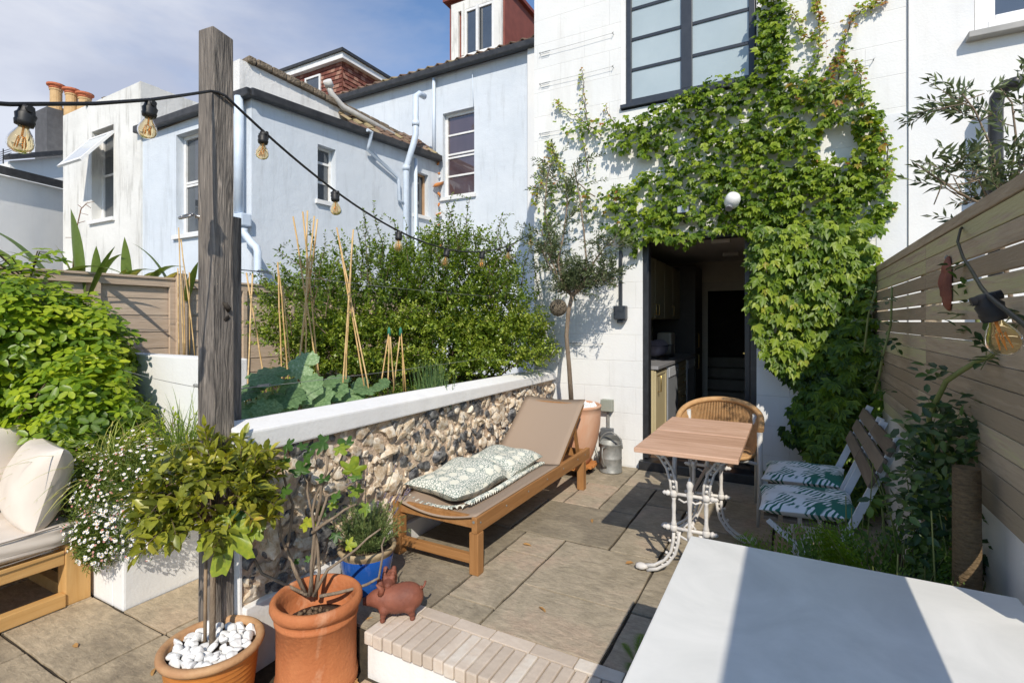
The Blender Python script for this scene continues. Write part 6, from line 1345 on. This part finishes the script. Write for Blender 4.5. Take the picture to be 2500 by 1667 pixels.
st_ = [dp(178,660,4.2), dp(182,600,4.2), dp(190,545,4.2), dp(198,510,4.2), dp(212,496,4.2), dp(230,492,4.2)]; m.tube(st_, [.006,.005,.004,.004,.003,.002], 5)
for a_, b_ in (((190,545),(208,540)),((196,520),(215,525)),((186,580),(160,580)),((200,508),(190,500)),((210,500),(222,508))): m.tube([dp(*a_,4.2), dp(*b_,4.2)], .0025, 4)
m.build('stalk', M('dry brown stalk', (.20,.10,.06), (.28,.15,.09), scale=30), k)
# ---------------------------------------------------------------- planter: grasses, daisies, shrub sprigs
grass_l = LEAF('grass blade', [(0, (.07,.12,.02)), (.4, (.20,.28,.05)), (.75, (.45,.47,.12)), (1, (.58,.45,.18))], trans=.3, rough=.45)
def tuft(loc, n, L_, W, spread, bend, label, name='grass_tuft', v=(.3,.9), mat_=grass_l):
    m = MB()
    for i in range(n):
        a = rng.uniform(0, 6.283); e_ = rng.random()*spread; d = Vector((math.cos(a)*e_, math.sin(a)*e_, 1)); p = Vector(loc)+Vector((rng.normal()*.05, rng.normal()*.04, 0)); blade(m, p, d, L_*rng.uniform(.55,1.15), W, bend*rng.uniform(.5,1.3), rng.uniform(*v), 8, 0)
    return solo(m, name, mat_, label, 'grass', loc)
tuft((-3.80, 1.66, .31), 330, .68, .009, .95, 1.9, 'arching yellow green grass tuft between the daisies and the rounded climber')
tuft((-3.42, 1.88, .31), 130, .66, .009, .35, .6, 'upright dark green grass tuft against the white wall', v=(.05,.5))
tuft((-4.25, 1.58, .31), 70, .50, .007, .9, 2.4, 'thin grass drooping over the sofa cushion', v=(.3,.8))
m = MB()
for s in ((-4.02,1.50,.33),(-4.10,1.50,.33)): blade(m, s, (-.10,-.55,1), .55, .009, 2.6, .45, 12, 0)
solo(m, 'drooping_blade', grass_l, 'few long blades of grass bending across the front of the cream cushion', 'grass', (-4.05, 1.5, .33))
# daisies
dz_l = LEAF('daisy foliage', [(0, (.04,.08,.012)), (.5, (.11,.17,.025)), (1, (.24,.28,.06))], trans=.25)
DZ = thing('daisy_clump', 'big clump of small white daisies spilling over the corner of the white planter', 'flowers', (-3.5, 1.6, .3))
petal = M('white daisy petal', (.82,.81,.80), (.74,.72,.72), scale=60, rough=.7); pinkp = M('pink daisy petal', (.50,.16,.20), (.65,.35,.38), scale=60, rough=.7); yel = M('daisy centre', (.62,.42,.06), (.55,.33,.04), scale=80, rough=.8)
mb = MB(); lv = Leaves(); fm = MB(); fp = MB(); fc = MB()
bl = [((-3.55,1.62,.46),(.42,.24,.26)), ((-3.35,1.60,.42),(.24,.20,.26)), ((-3.26,1.84,.42),(.22,.30,.22)), ((-3.55,1.44,.27),(.30,.12,.24)), ((-3.75,1.55,.42),(.2,.18,.18)), ((-3.24,1.62,.25),(.12,.22,.18)), ((-3.42,1.40,.20),(.16,.08,.16))]
for i in range(5200):
    c_, s_ = bl[rng.integers(0, len(bl))]; d = rsph(); r_ = .4+.62*rng.random(); p = Vector((c_[0]+d.x*s_[0]*r_, c_[1]+d.y*s_[1]*r_, c_[2]+d.z*s_[2]*r_))
    if p.z < .30 and p.y > 1.47 and p.x < -3.29: continue
    for k in range(4): lv.put(p+rv(.012), d+rv(.7)+Vector((0,0,.3)), rsph(), rng.uniform(.018,.034), .0055, rng.random())
def daisy(p, n, r, mm):
    n = Vector(n).normalized(); x = n.orthogonal().normalized(); y = n.cross(x); k = 10; vs = [p+n*.001]; fs = []
    for i in range(k*2):
        a = i*math.pi/k; q = r*(1.0 if i % 2 else .66); vs.append(p+(x*math.cos(a)+y*math.sin(a))*q+n*(.0015 if i % 2 else 0))
    fs = [(0, 1+i, 1+(i+1) % (2*k)) for i in range(2*k)]; mm.add(vs, fs, False, rng.random())
    vs = [p+n*.004]+[p+(x*math.cos(i*1.047)+y*math.sin(i*1.047))*r*.36+n*.0018 for i in range(6)]; fc.add(vs, [(0, 1+i, 1+(i+1) % 6) for i in range(6)], True)
nd = 0
while nd < 900:
    c_, s_ = bl[rng.integers(0, len(bl))]; d = rsph(); 
    if d.dot(Vector((.6,-.5,.55))) < -.1: continue
    r_ = 1.0+.16*rng.random(); p = Vector((c_[0]+d.x*s_[0]*r_, c_[1]+d.y*s_[1]*r_, c_[2]+d.z*s_[2]*r_))
    if p.z < .36 and p.y > 1.47 and p.x < -3.28: continue
    q_ = rng.random(); daisy(p, d+Vector((.15,-.3,.7))+rv(.25), rng.uniform(.0078,.0115) if q_ > .2 else .007, fm if q_ > .2 else fp); nd += 1
for i in range(90):
    a = Vector((rng.uniform(-3.75,-3.2), 1.44+rng.normal()*.03, rng.uniform(.1,.35))); lv.put(a, Vector((rng.normal()*.4,-.2,-1)), rsph(), .05, .003, .5)
lv.flush(mb, T_LANCE); mb.build('foliage', dz_l, DZ); fm.build('white_petals', petal, DZ); fp.build('pink_petals', pinkp, DZ); fc.build('flower_centres', yel, DZ)
SB = thing('leafy_shrub', 'small leafy shrub against the taller white wall behind the daisies', 'shrub', (-3.75, 2.0, .3)); mb = MB(); tw = MB(); lv = Leaves()
for i in range(34):
    p = Vector((rng.uniform(-4.0,-3.45), rng.uniform(1.85,2.05), .33)); tp_ = p+Vector((rng.normal()*.12, rng.normal()*.05, rng.uniform(.2,.48))); shoot(lv, tw, p, tp_-p, (tp_-p).length, 10, .045, .024, .004, .1, .35, .25, 1.0, True, .25)
lv.flush(mb, T_FULL); mb.build('foliage', akeb, SB); tw.build('stems', twig, SB)
# ---------------------------------------------------------------- bay tree
bay = LEAF('bay leaf', [(0, (.045,.06,.012)), (.3, (.13,.155,.022)), (.6, (.30,.31,.035)), (.85, (.50,.44,.07)), (1, (.48,.16,.05))], trans=.3, rough=.36, spec=.5)
BT = thing('bay_tree', 'yellowing standard bay tree with a round head in the ribbed orange pot', 'tree', (bx, by, .05))
bc = Vector((-2.17, 1.31, .67)); m = MB(); m.tube([(bx, by, .04), (bx-.005, by+.005, .22), (bx-.01, by+.01, .40), (bx-.03, by+.02, .60)], [.013,.012,.011,.008], 8); m.build('trunk', bark, BT)
m = MB(); m.tube([(bx-.035, by-.01, .04), (bx-.045, by, .46)], .007, 7); m.build('stake', M('stake wood', (.22,.15,.09), (.3,.21,.13), scale=20), BT)
mb = MB(); tw = MB(); lv = Leaves()
for i in range(185):
    d = rsph(); 
    if d.z < -.55: continue
    r_ = rng.uniform(.35, .82); sc_ = Vector((.285,.285,.235)); p = bc+Vector((d.x*sc_.x*r_, d.y*sc_.y*r_, d.z*sc_.z*r_)); shoot(lv, tw, p, d+rv(.6)+Vector((0,0,.1)), rng.uniform(.07,.12), 5, .074, .042, .0025, .5, rng.uniform(.25,.55), .24, 1.15, True, .12)
for i in range(30):
    d = rsph(); tw.tube([Vector((bx-.03, by+.02, .55)), bc+Vector((d.x*.2, d.y*.2, abs(d.z)*.1))], [.005,.002], 5, False)
for px, py in ((510,1030),(505,1065),(620,1090),(590,1070)):
    tip = dp(px, py, 2.2); b0 = tip+Vector((rng.normal()*.03, .0, -.16)); shoot(lv, tw, b0, tip-b0, .15, 6, .07, .028, .003, 0, .5, .2, .6, True, .1)
lv.flush(mb, T_FULL); mb.build('foliage', bay, BT); tw.build('branches', twig, BT)
# ---------------------------------------------------------------- lobed leaves (fig, squash)
FIG_T = ([0,12,22,30,38,48,62,74,86,98,112,130,150,168,180], [1.0,.93,.66,.42,.50,.80,.86,.62,.40,.46,.58,.50,.36,.22,.08])
SQ_T = ([0,14,26,38,52,66,80,94,110,128,146,162,174,180], [1.0,.90,.80,.92,.94,.82,.84,.90,.80,.80,.70,.55,.25,.06])
def lobed(mb, c, n, up, R_, v, lobes=5, depth=.45, cup=.12, ser=.0, k=44, wid=1.15, tab=None):
    c = Vector(c); n = Vector(n).normalized(); up = Vector(up); y = (up-n*up.dot(n)).normalized(); x = y.cross(n)
    rings = []
    for f_ in (.34, .68, 1.0):
        row = []
        for i in range(k):
            a = -math.pi+2*math.pi*i/k
            lb = abs(math.cos(a*lobes/2.0*.97)) if abs(a) < math.pi*.86 else 0.0
            T_ = tab or FIG_T; ed_ = float(np.interp(abs(math.degrees(a)), T_[0], T_[1])); lb = ed_
            rr_ = R_*1.25*ed_*f_*(1+ser*math.sin(a*29)*(f_ > .9))*(1+.05*math.sin(a*17+v*9)*(f_ > .9))
            row.append(c+y*math.cos(a)*rr_+x*math.sin(a)*rr_*wid-n*R_*cup*(f_**2)*(1-.6*lb)+n*R_*.03*math.sin(a*9)*f_)
        rings.append(row)
    vs = [c]+[p for r in rings for p in r]; fs = [(0, 1+i, 1+(i+1) % k) for i in range(k)]
    for r in range(2): fs += [(1+r*k+i, 1+(r+1)*k+i, 1+(r+1)*k+(i+1) % k, 1+r*k+(i+1) % k) for i in range(k)]
    mb.add(vs, fs, True, v)
figl = LEAF('fig leaf', [(0, (.035,.085,.020)), (.4, (.085,.17,.030)), (.65, (.26,.33,.035)), (.85, (.50,.50,.05)), (1, (.42,.22,.06))], trans=.35, rough=.4)
FT = thing('fig_tree', 'sparse young fig with bare twisting stems and a few leaves in the plain terracotta pot', 'tree', (fx_, fy_, .08)); tw = MB(); mb = MB(); b0 = Vector((fx_-.02, fy_, .07))
stems = [[(745,1450),(700,1340),(715,1230),(690,1150),(700,1085)], [(755,1455),(770,1350),(762,1250),(780,1190),(830,1130),(845,1080)], [(770,1455),(775,1330),(765,1260),(750,1200),(735,1150)], [(765,1455),(800,1390),(870,1340),(930,1290)], [(750,1455),(690,1320),(680,1200)], [(780,1455),(870,1435),(925,1410),(935,1350),(940,1310)], [(762,1452),(768,1300),(800,1210),(860,1180),(890,1170)], [(750,1452),(640,1400),(590,1340),(570,1320)], [(762,1300),(820,1260),(870,1230)], [(770,1270),(785,1180),(800,1120),(790,1090)]]
for s_ in stems:
    q = [dp(x, y, 2.37+.02*i+rng.normal()*.012) for i, (x, y) in enumerate(s_)]; qq = []
    for i in range(len(q)-1): qq += [q[i], q[i].lerp(q[i+1], .5)+rv(.006)]
    qq.append(q[-1]); tw.tube(qq, [.0085*(1-.62*i/len(qq)) for i in range(len(qq))], 7)
fl_ = [(640,1105,.05,.3),(700,1085,.04,.15),(745,1115,.05,.25),(700,1130,.035,.3),(790,1080,.055,.1),(845,1085,.05,.15),(830,1092,.04,.6),(860,1150,.06,.6),(790,1170,.035,.15),(875,1200,.045,.55),(820,1215,.035,.35),(735,1150,.05,.2),(745,1275,.045,.75),(790,1250,.03,.1),(720,1370,.02,.2),(755,1365,.02,.3),(895,1240,.035,.5),(690,1200,.04,.3),(810,1230,.03,.6),(660,1250,.06,.55),(850,1330,.035,.7),(820,1305,.03,.1),(735,1090,.03,.1),(870,1165,.035,.4)]
for px, py, r_, v in fl_:
    p = dp(px, py, 2.40+rng.normal()*.03); n_ = Vector((.35,-.75,.6))+rv(.35); lobed(mb, p, n_, Vector((rng.normal(), .3, -.3+rng.normal()*.6)), r_, v, 5, .38, .15)
p = dp(560, 1335, 2.05); lobed(mb, p-Vector((0,0,-.06)), (.5,-.8,.25), (-.15,-.1,-1), .135, .66, 5, .5, .1, .04, 60, .95); p = dp(578, 1258, 2.08); lobed(mb, p, (.4,-.7,.5), (.3,0,1), .045, .12, 3, .2, .1); p = dp(620, 1300, 2.1); lobed(mb, p, (.4,-.6,.6), (1,0,-.3), .04, .6, 3, .3, .1)
tw.tube([dp(590,1340,2.3), dp(585,1290,2.2), dp(575,1300,2.08), dp(565,1325,2.05)], .003, 5)
mb.build('foliage', figl, FT); tw.build('stems', bark, FT)
# ---------------------------------------------------------------- lavender
lav = LEAF('lavender foliage', [(0, (.05,.09,.03)), (.5, (.13,.20,.06)), (1, (.26,.33,.13))], trans=.15)
LV = thing('lavender_plant', 'lavender with thin stalks and a few faded flower spikes in the blue pot', 'plant', (lx, ly, .2)); tw = MB(); mb = MB(); lv = Leaves()
for i in range(280):
    a = rng.uniform(0, 6.28); e_ = rng.random()*.8; p = Vector((lx+.08*math.cos(a)*rng.random(), ly+.08*math.sin(a)*rng.random(), .205)); d = Vector((math.cos(a)*e_, math.sin(a)*e_, 1)); shoot(lv, tw, p, d, rng.uniform(.10,.24), 9, .034, .005, .0014, .1, .5, .4, .5, False, .2)
spike = M('lavender spike', (.13,.10,.16), (.20,.17,.20), scale=60)
sp_ = MB()
for i in range(22):
    a = rng.uniform(0, 6.28); p = Vector((lx+.03*math.cos(a), ly+.03*math.sin(a), .21)); d = Vector((math.cos(a)*.45+.25, math.sin(a)*.3, 1)).normalized(); L_ = rng.uniform(.28,.46); e_ = p+d*L_; tw.tube([p, p.lerp(e_,.5)+rv(.01), e_], .0011, 4, False); sp_.rocks([tuple(e_-d*j*.011) for j in range(4)], [(.0045,.0045,.006)]*4, 1, .3)
lv.flush(mb, T_LANCE); mb.build('foliage', lav, LV); tw.build('stems', twig_green, LV); sp_.build('flower_spikes', spike, LV)
# ---------------------------------------------------------------- vegetable bed
squash = LEAF('squash leaf', [(0, (.055,.105,.040)), (.4, (.14,.235,.095)), (.7, (.26,.38,.18)), (1, (.60,.66,.50))], trans=.25, rough=.5, mott=1.0, ns=75)
sq = [(590,1000,.10,2.75,.4),(640,990,.115,2.85,.5),(665,915,.125,2.9,.35),(690,1010,.10,2.85,.6),(745,890,.10,3.1,.65),(735,940,.12,3.0,.45),(770,975,.11,3.05,.5),(810,955,.10,3.2,.4),(855,965,.10,3.25,.55),(900,950,.09,3.3,.35),(625,935,.08,2.9,.2),(600,960,.07,2.8,.1),(700,965,.10,2.9,.25),(835,930,.07,3.4,.3),(660,1005,.09,2.75,.45),(790,940,.09,3.2,.3),(880,940,.07,3.5,.25),(930,935,.06,3.6,.25)]
for gi, (lo_, hi_, lb) in enumerate(((0, 4, 'broad grey green squash leaves just behind the short timber post'), (4, 10, 'cluster of large mottled squash leaves in the middle of the vegetable bed'), (10, 18, 'lower squash leaves close behind the white coping'))):
    sel = sq[lo_:hi_]; k = thing('squash_plant', lb, 'plant', tuple(dp(sel[0][0], sel[0][1]+30, sel[0][3])), 'squash plants in the vegetable bed'); mb = MB(); tw = MB()
    for px, py, r_, d_, v in sel:
        p = dp(px, py, d_+.12); n_ = Vector((.35,-.55,.85))+rv(.22); lobed(mb, p, n_, Vector((rng.normal()*.8, -.4, .3)), r_*.95, v, 5, .22, .22, .05, 48, 1.05, SQ_T); tw.tube([Vector((p.x-.05, p.y+.05, .72)), p-Vector((0,0,.08)), p], [.008,.006,.005], 5, False)
    mb.build('leaves', squash, k); tw.build('leaf_stalks', twig_green, k)
chive = LEAF('chive stem', [(0, (.04,.09,.03)), (.5, (.09,.17,.05)), (1, (.20,.28,.09))], trans=.15)
cp_ = dp(1055, 935, 3.9); k = thing('chive_clump', 'upright clump of thin green chives behind the coping', 'plant', (cp_.x, cp_.y, .78)); m = MB()
for i in range(180):
    a = rng.uniform(0, 6.28); e_ = rng.random()*.28; p = Vector((cp_.x+rng.normal()*.06, cp_.y+rng.normal()*.05, .78)); d = Vector((math.cos(a)*e_, math.sin(a)*e_, 1)); L_ = rng.uniform(.16,.36); m.tube([p, p+d*L_*.5, p+d*L_+Vector((d.x,d.y,0))*.05], [.0028,.0026,.0006], 4, False, rng.random())
m.build('stems', chive, k)
mb = MB(); lv = Leaves()
for i in range(1500):
    p = Vector((rng.uniform(-3.9,-2.5), rng.uniform(2.4,4.6), .78+.10*rng.random())); 
    for k_ in range(3): lv.put(p+rv(.02), rsph()+Vector((0,0,.3)), Vector((0,0,1))+rv(.4), rng.uniform(.03,.05), .018, rng.uniform(.2,.7))
lv.flush(mb, T_LANCE); o_ = mb.build('low_foliage', priv, None, origin=(-3.2, 3.5, .75)); tag(o_, 'low green growth covering the soil of the vegetable bed', 'ground cover', kind='stuff')
# cane wigwams
def wigwam(label, canes, tie=None, name='cane_wigwam', caps=False):
    p0 = dp(*canes[0][0]); k = thing(name, label, 'garden canes', (p0.x, p0.y, .75), 'bamboo cane supports in the vegetable bed')
    for a, b_ in canes:
        A, B_ = dp(*a), dp(*b_); d = (B_-A).normalized(); A = A-d*.06; n = max(3, int((B_-A).length/.16)); pts_ = []; rs = []
        for i in range(n+1):
            q = A.lerp(B_, i/n)+rv(.0015)
            if 0 < i < n: pts_ += [q-d*.004, q, q+d*.004]; rs += [.0052, .0066, .0052]
            else: pts_.append(q); rs.append(.0052)
        m = MB(); m.tube(pts_, rs, 7, True, rng.random()); m.build('cane', bamboo, k)
    if tie:
        T_ = dp(*tie); m = MB(); m.tube([T_+Vector((.016*math.cos(a), .016*math.sin(a), .004*a-.012)) for a in np.linspace(0, 12.5, 26)], .0018, 4); m.build('tie', M('green garden twine', (.10,.14,.08), (.15,.18,.10), scale=40), k)
    if caps:
        T_ = dp(*canes[0][1]); m = MB(); m.tube([T_+Vector((0,0,-.045)), T_, T_+Vector((0,0,.02))], [.014,.012,.004], 8); m.build('rubber_cap', M('green rubber cap', (.03,.16,.10), (.04,.2,.12)), k)
wigwam('tall bundle of bamboo canes crossing just right of the timber posts', [((720,985,3.25),(768,528,3.35)),((745,965,3.5),(750,515,3.4)),((785,975,3.3),(716,528,3.45)),((782,960,3.45),(739,518,3.4)),((722,960,3.6),(775,535,3.3))], (756,730,3.4))
wigwam('second tall crossed pair of bamboo cane bundles left of the bush centre', [((836,962,3.4),(862,560,3.5)),((842,955,3.55),(860,580,3.5)),((890,945,3.5),(822,556,3.6)),((900,950,3.45),(826,575,3.6))], (850,732,3.5))
wigwam('slender pair of canes crossing against the tan fence right of the posts', [((603,960,3.3),(617,668,3.5)),((650,950,3.5),(602,666,3.5))], (613,735,3.45))
wigwam('three canes leaning together just left of the tall bundle', [((690,960,3.6),(678,640,3.7)),((705,950,3.7),(682,660,3.7)),((712,940,3.8),(690,700,3.75))], (690,760,3.75))
wigwam('low wigwam of three canes with a green rubber cap, the left one of two', [((928,958,3.75),(950,805,3.85)),((946,958,3.8),(951,805,3.85)),((962,955,3.9),(952,805,3.85))], None, caps=True)
wigwam('low wigwam of three canes with a green rubber cap, the right one of two', [((960,956,3.95),(978,805,3.95)),((985,948,4.0),(980,805,3.95)),((990,945,3.9),(979,805,3.95))], None, caps=True)
wigwam('canes standing against the tan fence left of the tall post', [((437,866,4.55),(434,655,4.6)),((448,868,4.5),(437,556,4.6)),((452,866,4.6),(447,660,4.6)),((476,864,4.5),(442,585,4.6)),((463,866,4.6),(462,665,4.6))], None)
# ---------------------------------------------------------------- ferns and roses on the right
fern_l = LEAF('fern frond', [(0, (.035,.075,.015)), (.4, (.085,.16,.022)), (.75, (.19,.29,.035)), (1, (.36,.44,.06))], trans=.35)
def fern(loc, n, L_, label, lean=None, seed=0):
    k = thing('fern', label, 'fern', loc, 'ferns at the foot of the right hand wall'); lv = Leaves(); mb = MB(); tw = MB(); loc = Vector(loc)
    for i in range(n):
        a = i*2.4+rng.normal()*.2; el = rng.uniform(.6,1.2); d = Vector((math.cos(a)*math.cos(el), math.sin(a)*math.cos(el), math.sin(el))); 
        if lean: d = (d+Vector(lean)).normalized()
        p = loc.copy(); pts_ = [p.copy()]; l_ = L_*rng.uniform(.7,1.1); m_ = 26; v = rng.uniform(.3,.75)
        for j in range(m_):
            d = (d-Vector((0,0,.055*(j/m_)*1.6))).normalized(); p = p+d*(l_/m_); pts_.append(p.copy()); t_ = j/m_
            if t_ < .12: continue
            side = d.cross(Vector((0,0,1))).normalized(); w_ = l_*.27*math.sin(math.pi*min(1, (1.06-t_)**.8*.98))
            for s in (-1, 1):
                fd = (side*s+d*.35).normalized(); n_ = fd.cross(d)*s*-1
                for q in range(6):
                    f_ = (q+.5)/6; c_ = p+fd*w_*f_; lv.put(c_, d*.8+fd*.35, Vector((0,0,1))+rv(.15), w_*.27*(1.15-f_), w_*.14*(1.15-f_), v+rng.uniform(-.1,.1)); lv.put(c_, -d*.6+fd*.5, Vector((0,0,1))+rv(.15), w_*.25*(1.15-f_), w_*.13*(1.15-f_), v)
        tw.tube(pts_, [.003*(1-.7*j/len(pts_)) for j in range(len(pts_))], 5, False)
    lv.flush(mb, T_LANCE); mb.build('fronds', fern_l, k); tw.build('frond_stems', twig_green, k)
fern((.06, 2.20, .0), 13, .62, 'large fern in front of the folding chairs at the edge of the worktop', (-.02,-.1,1.3))
fern((.30, 2.20, .0), 13, .68, 'tall fern with upright fronds between the chairs and the wooden pole', (-.05,-.1,1.5))
fern((-.10, 2.08, .0), 6, .58, 'small fern tucked behind the back edge of the worktop', (0,0,1.6))
fern((-.56, 2.10, .0), 4, .13, 'tiny fern in the paving joint beside the shaded left edge of the worktop', (-.2,0,0))
fern((.10, 4.62, .0), 8, .42, 'fern growing at the foot of the white wall right of the kitchen door')
rosel = LEAF('rose leaf', [(0, (.018,.045,.015)), (.4, (.040,.085,.022)), (.75, (.10,.17,.035)), (1, (.30,.36,.07))], trans=.3, rough=.4, spec=.5)
RS = thing('climbing_rose', 'leggy climbing rose with thick green stems in front of the slatted fence', 'climber', (.45, 2.3, 0)); tw = MB(); mb = MB(); lv = Leaves()
def rose_stem(pp, r0, r1, nl, sc=.045):
    P = [dp(*q) for q in pp]; q = []
    for i in range(len(P)-1): q += [P[i], P[i].lerp(P[i+1], .5)+rv(.004)]
    q.append(P[-1]); tw.tube(q, [r0+(r1-r0)*i/len(q) for i in range(len(q))], 8)
    for _ in range(nl):
        i = rng.integers(0, len(q)-1); p = q[i].lerp(q[i+1], rng.random()); d = (rsph()+Vector((-.4,-.3,0))).normalized(); e_ = p+d*.05; tw.tube([p, e_, e_+d*.04-Vector((0,0,.02))], .0016, 4, False); n_ = Vector((-.1,-.4,1))+rv(.3); sd3 = d.cross(n_).normalized()
        for s_, o_ in ((0,.09),(1,.06),(-1,.06),(1,.03),(-1,.03)): lv.put(p+d*o_, (d if s_ == 0 else (sd3*s_+d*.4)), n_, sc, sc*.62, rng.uniform(.1,.7))
rose_stem([(2320,1200,2.0),(2275,1090,1.95),(2268,1020,1.9),(2310,930,1.8),(2390,880,1.7),(2450,850,1.6),(2495,790,1.5),(2520,720,1.45)], .010, .007, 16)
rose_stem([(2350,1180,2.0),(2372,1050,1.95),(2395,960,1.9),(2392,850,1.9),(2385,740,1.9),(2380,640,1.9)], .009, .006, 12)
rose_stem([(2135,960,2.9),(2155,870,2.85),(2175,790,2.85),(2178,700,2.85)], .007, .005, 10, .04); rose_stem([(2110,860,3.0),(2120,770,3.0),(2140,700,3.0)], .006, .004, 7, .04)
rose_stem([(2400,1120,1.9),(2440,1040,1.8),(2470,1000,1.7)], .006, .004, 12); rose_stem([(2420,1000,1.9),(2450,960,1.8),(2450,920,1.75)], .005, .003, 8)
for i in range(900):
    px, py = rng.normal(2315, 70), rng.uniform(1015, 1430); 
    if px > 2480 or px < 2130+(py-1015)*-.05 or (px > 2330 and 1200 < py < 1400 and rng.random() < .55) or (px < 2225 and py < 1190): continue
    p = dp(px, py, rng.uniform(1.75, 2.35))
    if p.x > .56 or p.z < .03: continue
    d = rsph(); n_ = Vector((-.2,-.5,.9))+rv(.4); sd3 = d.cross(n_).normalized()
    for s_, o_ in ((0,.06),(1,.035),(-1,.035)): lv.put(p+d*o_, (d if s_ == 0 else (sd3*s_+d*.4)), n_, .045, .028, rng.uniform(.05,.75)+(.3 if rng.random() < .08 else 0))
for i in range(40):
    a = Vector((rng.uniform(.3,.52), rng.uniform(2.0,2.7), .0)); b_ = a+Vector((rng.normal()*.08-.05, rng.normal()*.1, rng.uniform(.3,.85))); tw.tube([a, a.lerp(b_,.5)+rv(.03), b_], [.004,.003,.002], 5, False)
lv.flush(mb, T_FULL); mb.build('foliage', rosel, RS); tw.build('stems', twig_green, RS)
k = thing('plant_stake', 'bamboo stake standing upright among the roses in front of the fence', 'stake', tuple(dp(2328, 1290, 2.1))); m = MB(); m.tube([dp(2318, 1420, 2.1), dp(2326, 1150, 2.1), dp(2329, 958, 2.1)], .011, 9); m.build('stake', bamboo, k)
k = thing('plant_stake', 'shorter orange stake low down beside the wooden pole', 'stake', tuple(dp(2305, 1390, 1.95))); m = MB(); m.tube([dp(2298, 1420, 1.95), dp(2322, 1195, 1.95)], .009, 9); m.build('stake', M('orange stake', (.55,.28,.08), (.65,.36,.12), scale=20), k)
IV = thing('trailing_ivy', 'dark ivy leaves low on the white wall at the right edge', 'ivy', (.55, 1.95, .3)); lv = Leaves(); mb = MB(); tw = MB()
for px, py in ((2420,1380),(2440,1400),(2470,1370),(2450,1350),(2490,1390),(2400,1360),(2380,1390),(2350,1400),(2330,1410),(2460,1330),(2495,1340)):
    for _ in range(5): p = dp(px+rng.normal()*14, py+rng.normal()*12, 1.78+rng.random()*.12); lobed(mb, (min(p.x, .585), p.y, p.z), Vector((-.7,-.6,.5))+rv(.3), rv(1), rng.uniform(.018,.032), rng.uniform(.05,.4), 5, .3, .1, 0, 20)
for i in range(5): a = dp(2500, 1330+i*20, 1.85); tw.tube([a, dp(2460-i*8, 1340+i*18, 1.8), dp(2400, 1390, 1.8)], .003, 5, False)
mb.build('foliage', rosel, IV); tw.build('stems', twig, IV)
# dry leaves on the ground
DL = MB(); lv = Leaves()
for x, y, z in ((-1.76,1.73,-.19),(-1.72,1.70,-.19),(-1.74,1.66,-.188),(-1.78,1.80,.0),(-1.5,2.9,.006),(-1.25,3.5,.006),(-3.1,1.2,-.19),(-2.6,1.3,-.19),(-2.2,2.55,.006),(-2.05,2.6,.006),(-1.73,1.6,-.19),(-1.69,1.55,-.19),(-2.4,1.2,-.19),(-1.1,2.3,.006),(-.85,2.95,.006)):
    lv.put(Vector((x,y,z)), unit(rng.uniform(0,6.28)), Vector((0,0,1))+rv(.3), .06, .026, .5)
lv.flush(DL, T_FULL); o_ = DL.build('fallen_leaves', M('dry fallen leaf', (.42,.24,.08), (.30,.15,.05), scale=30, rough=.7), None, origin=(-1.75, 1.7, -.19)); tag(o_, 'dry brown leaves scattered on the paving and by the brick step', 'leaves', kind='stuff')
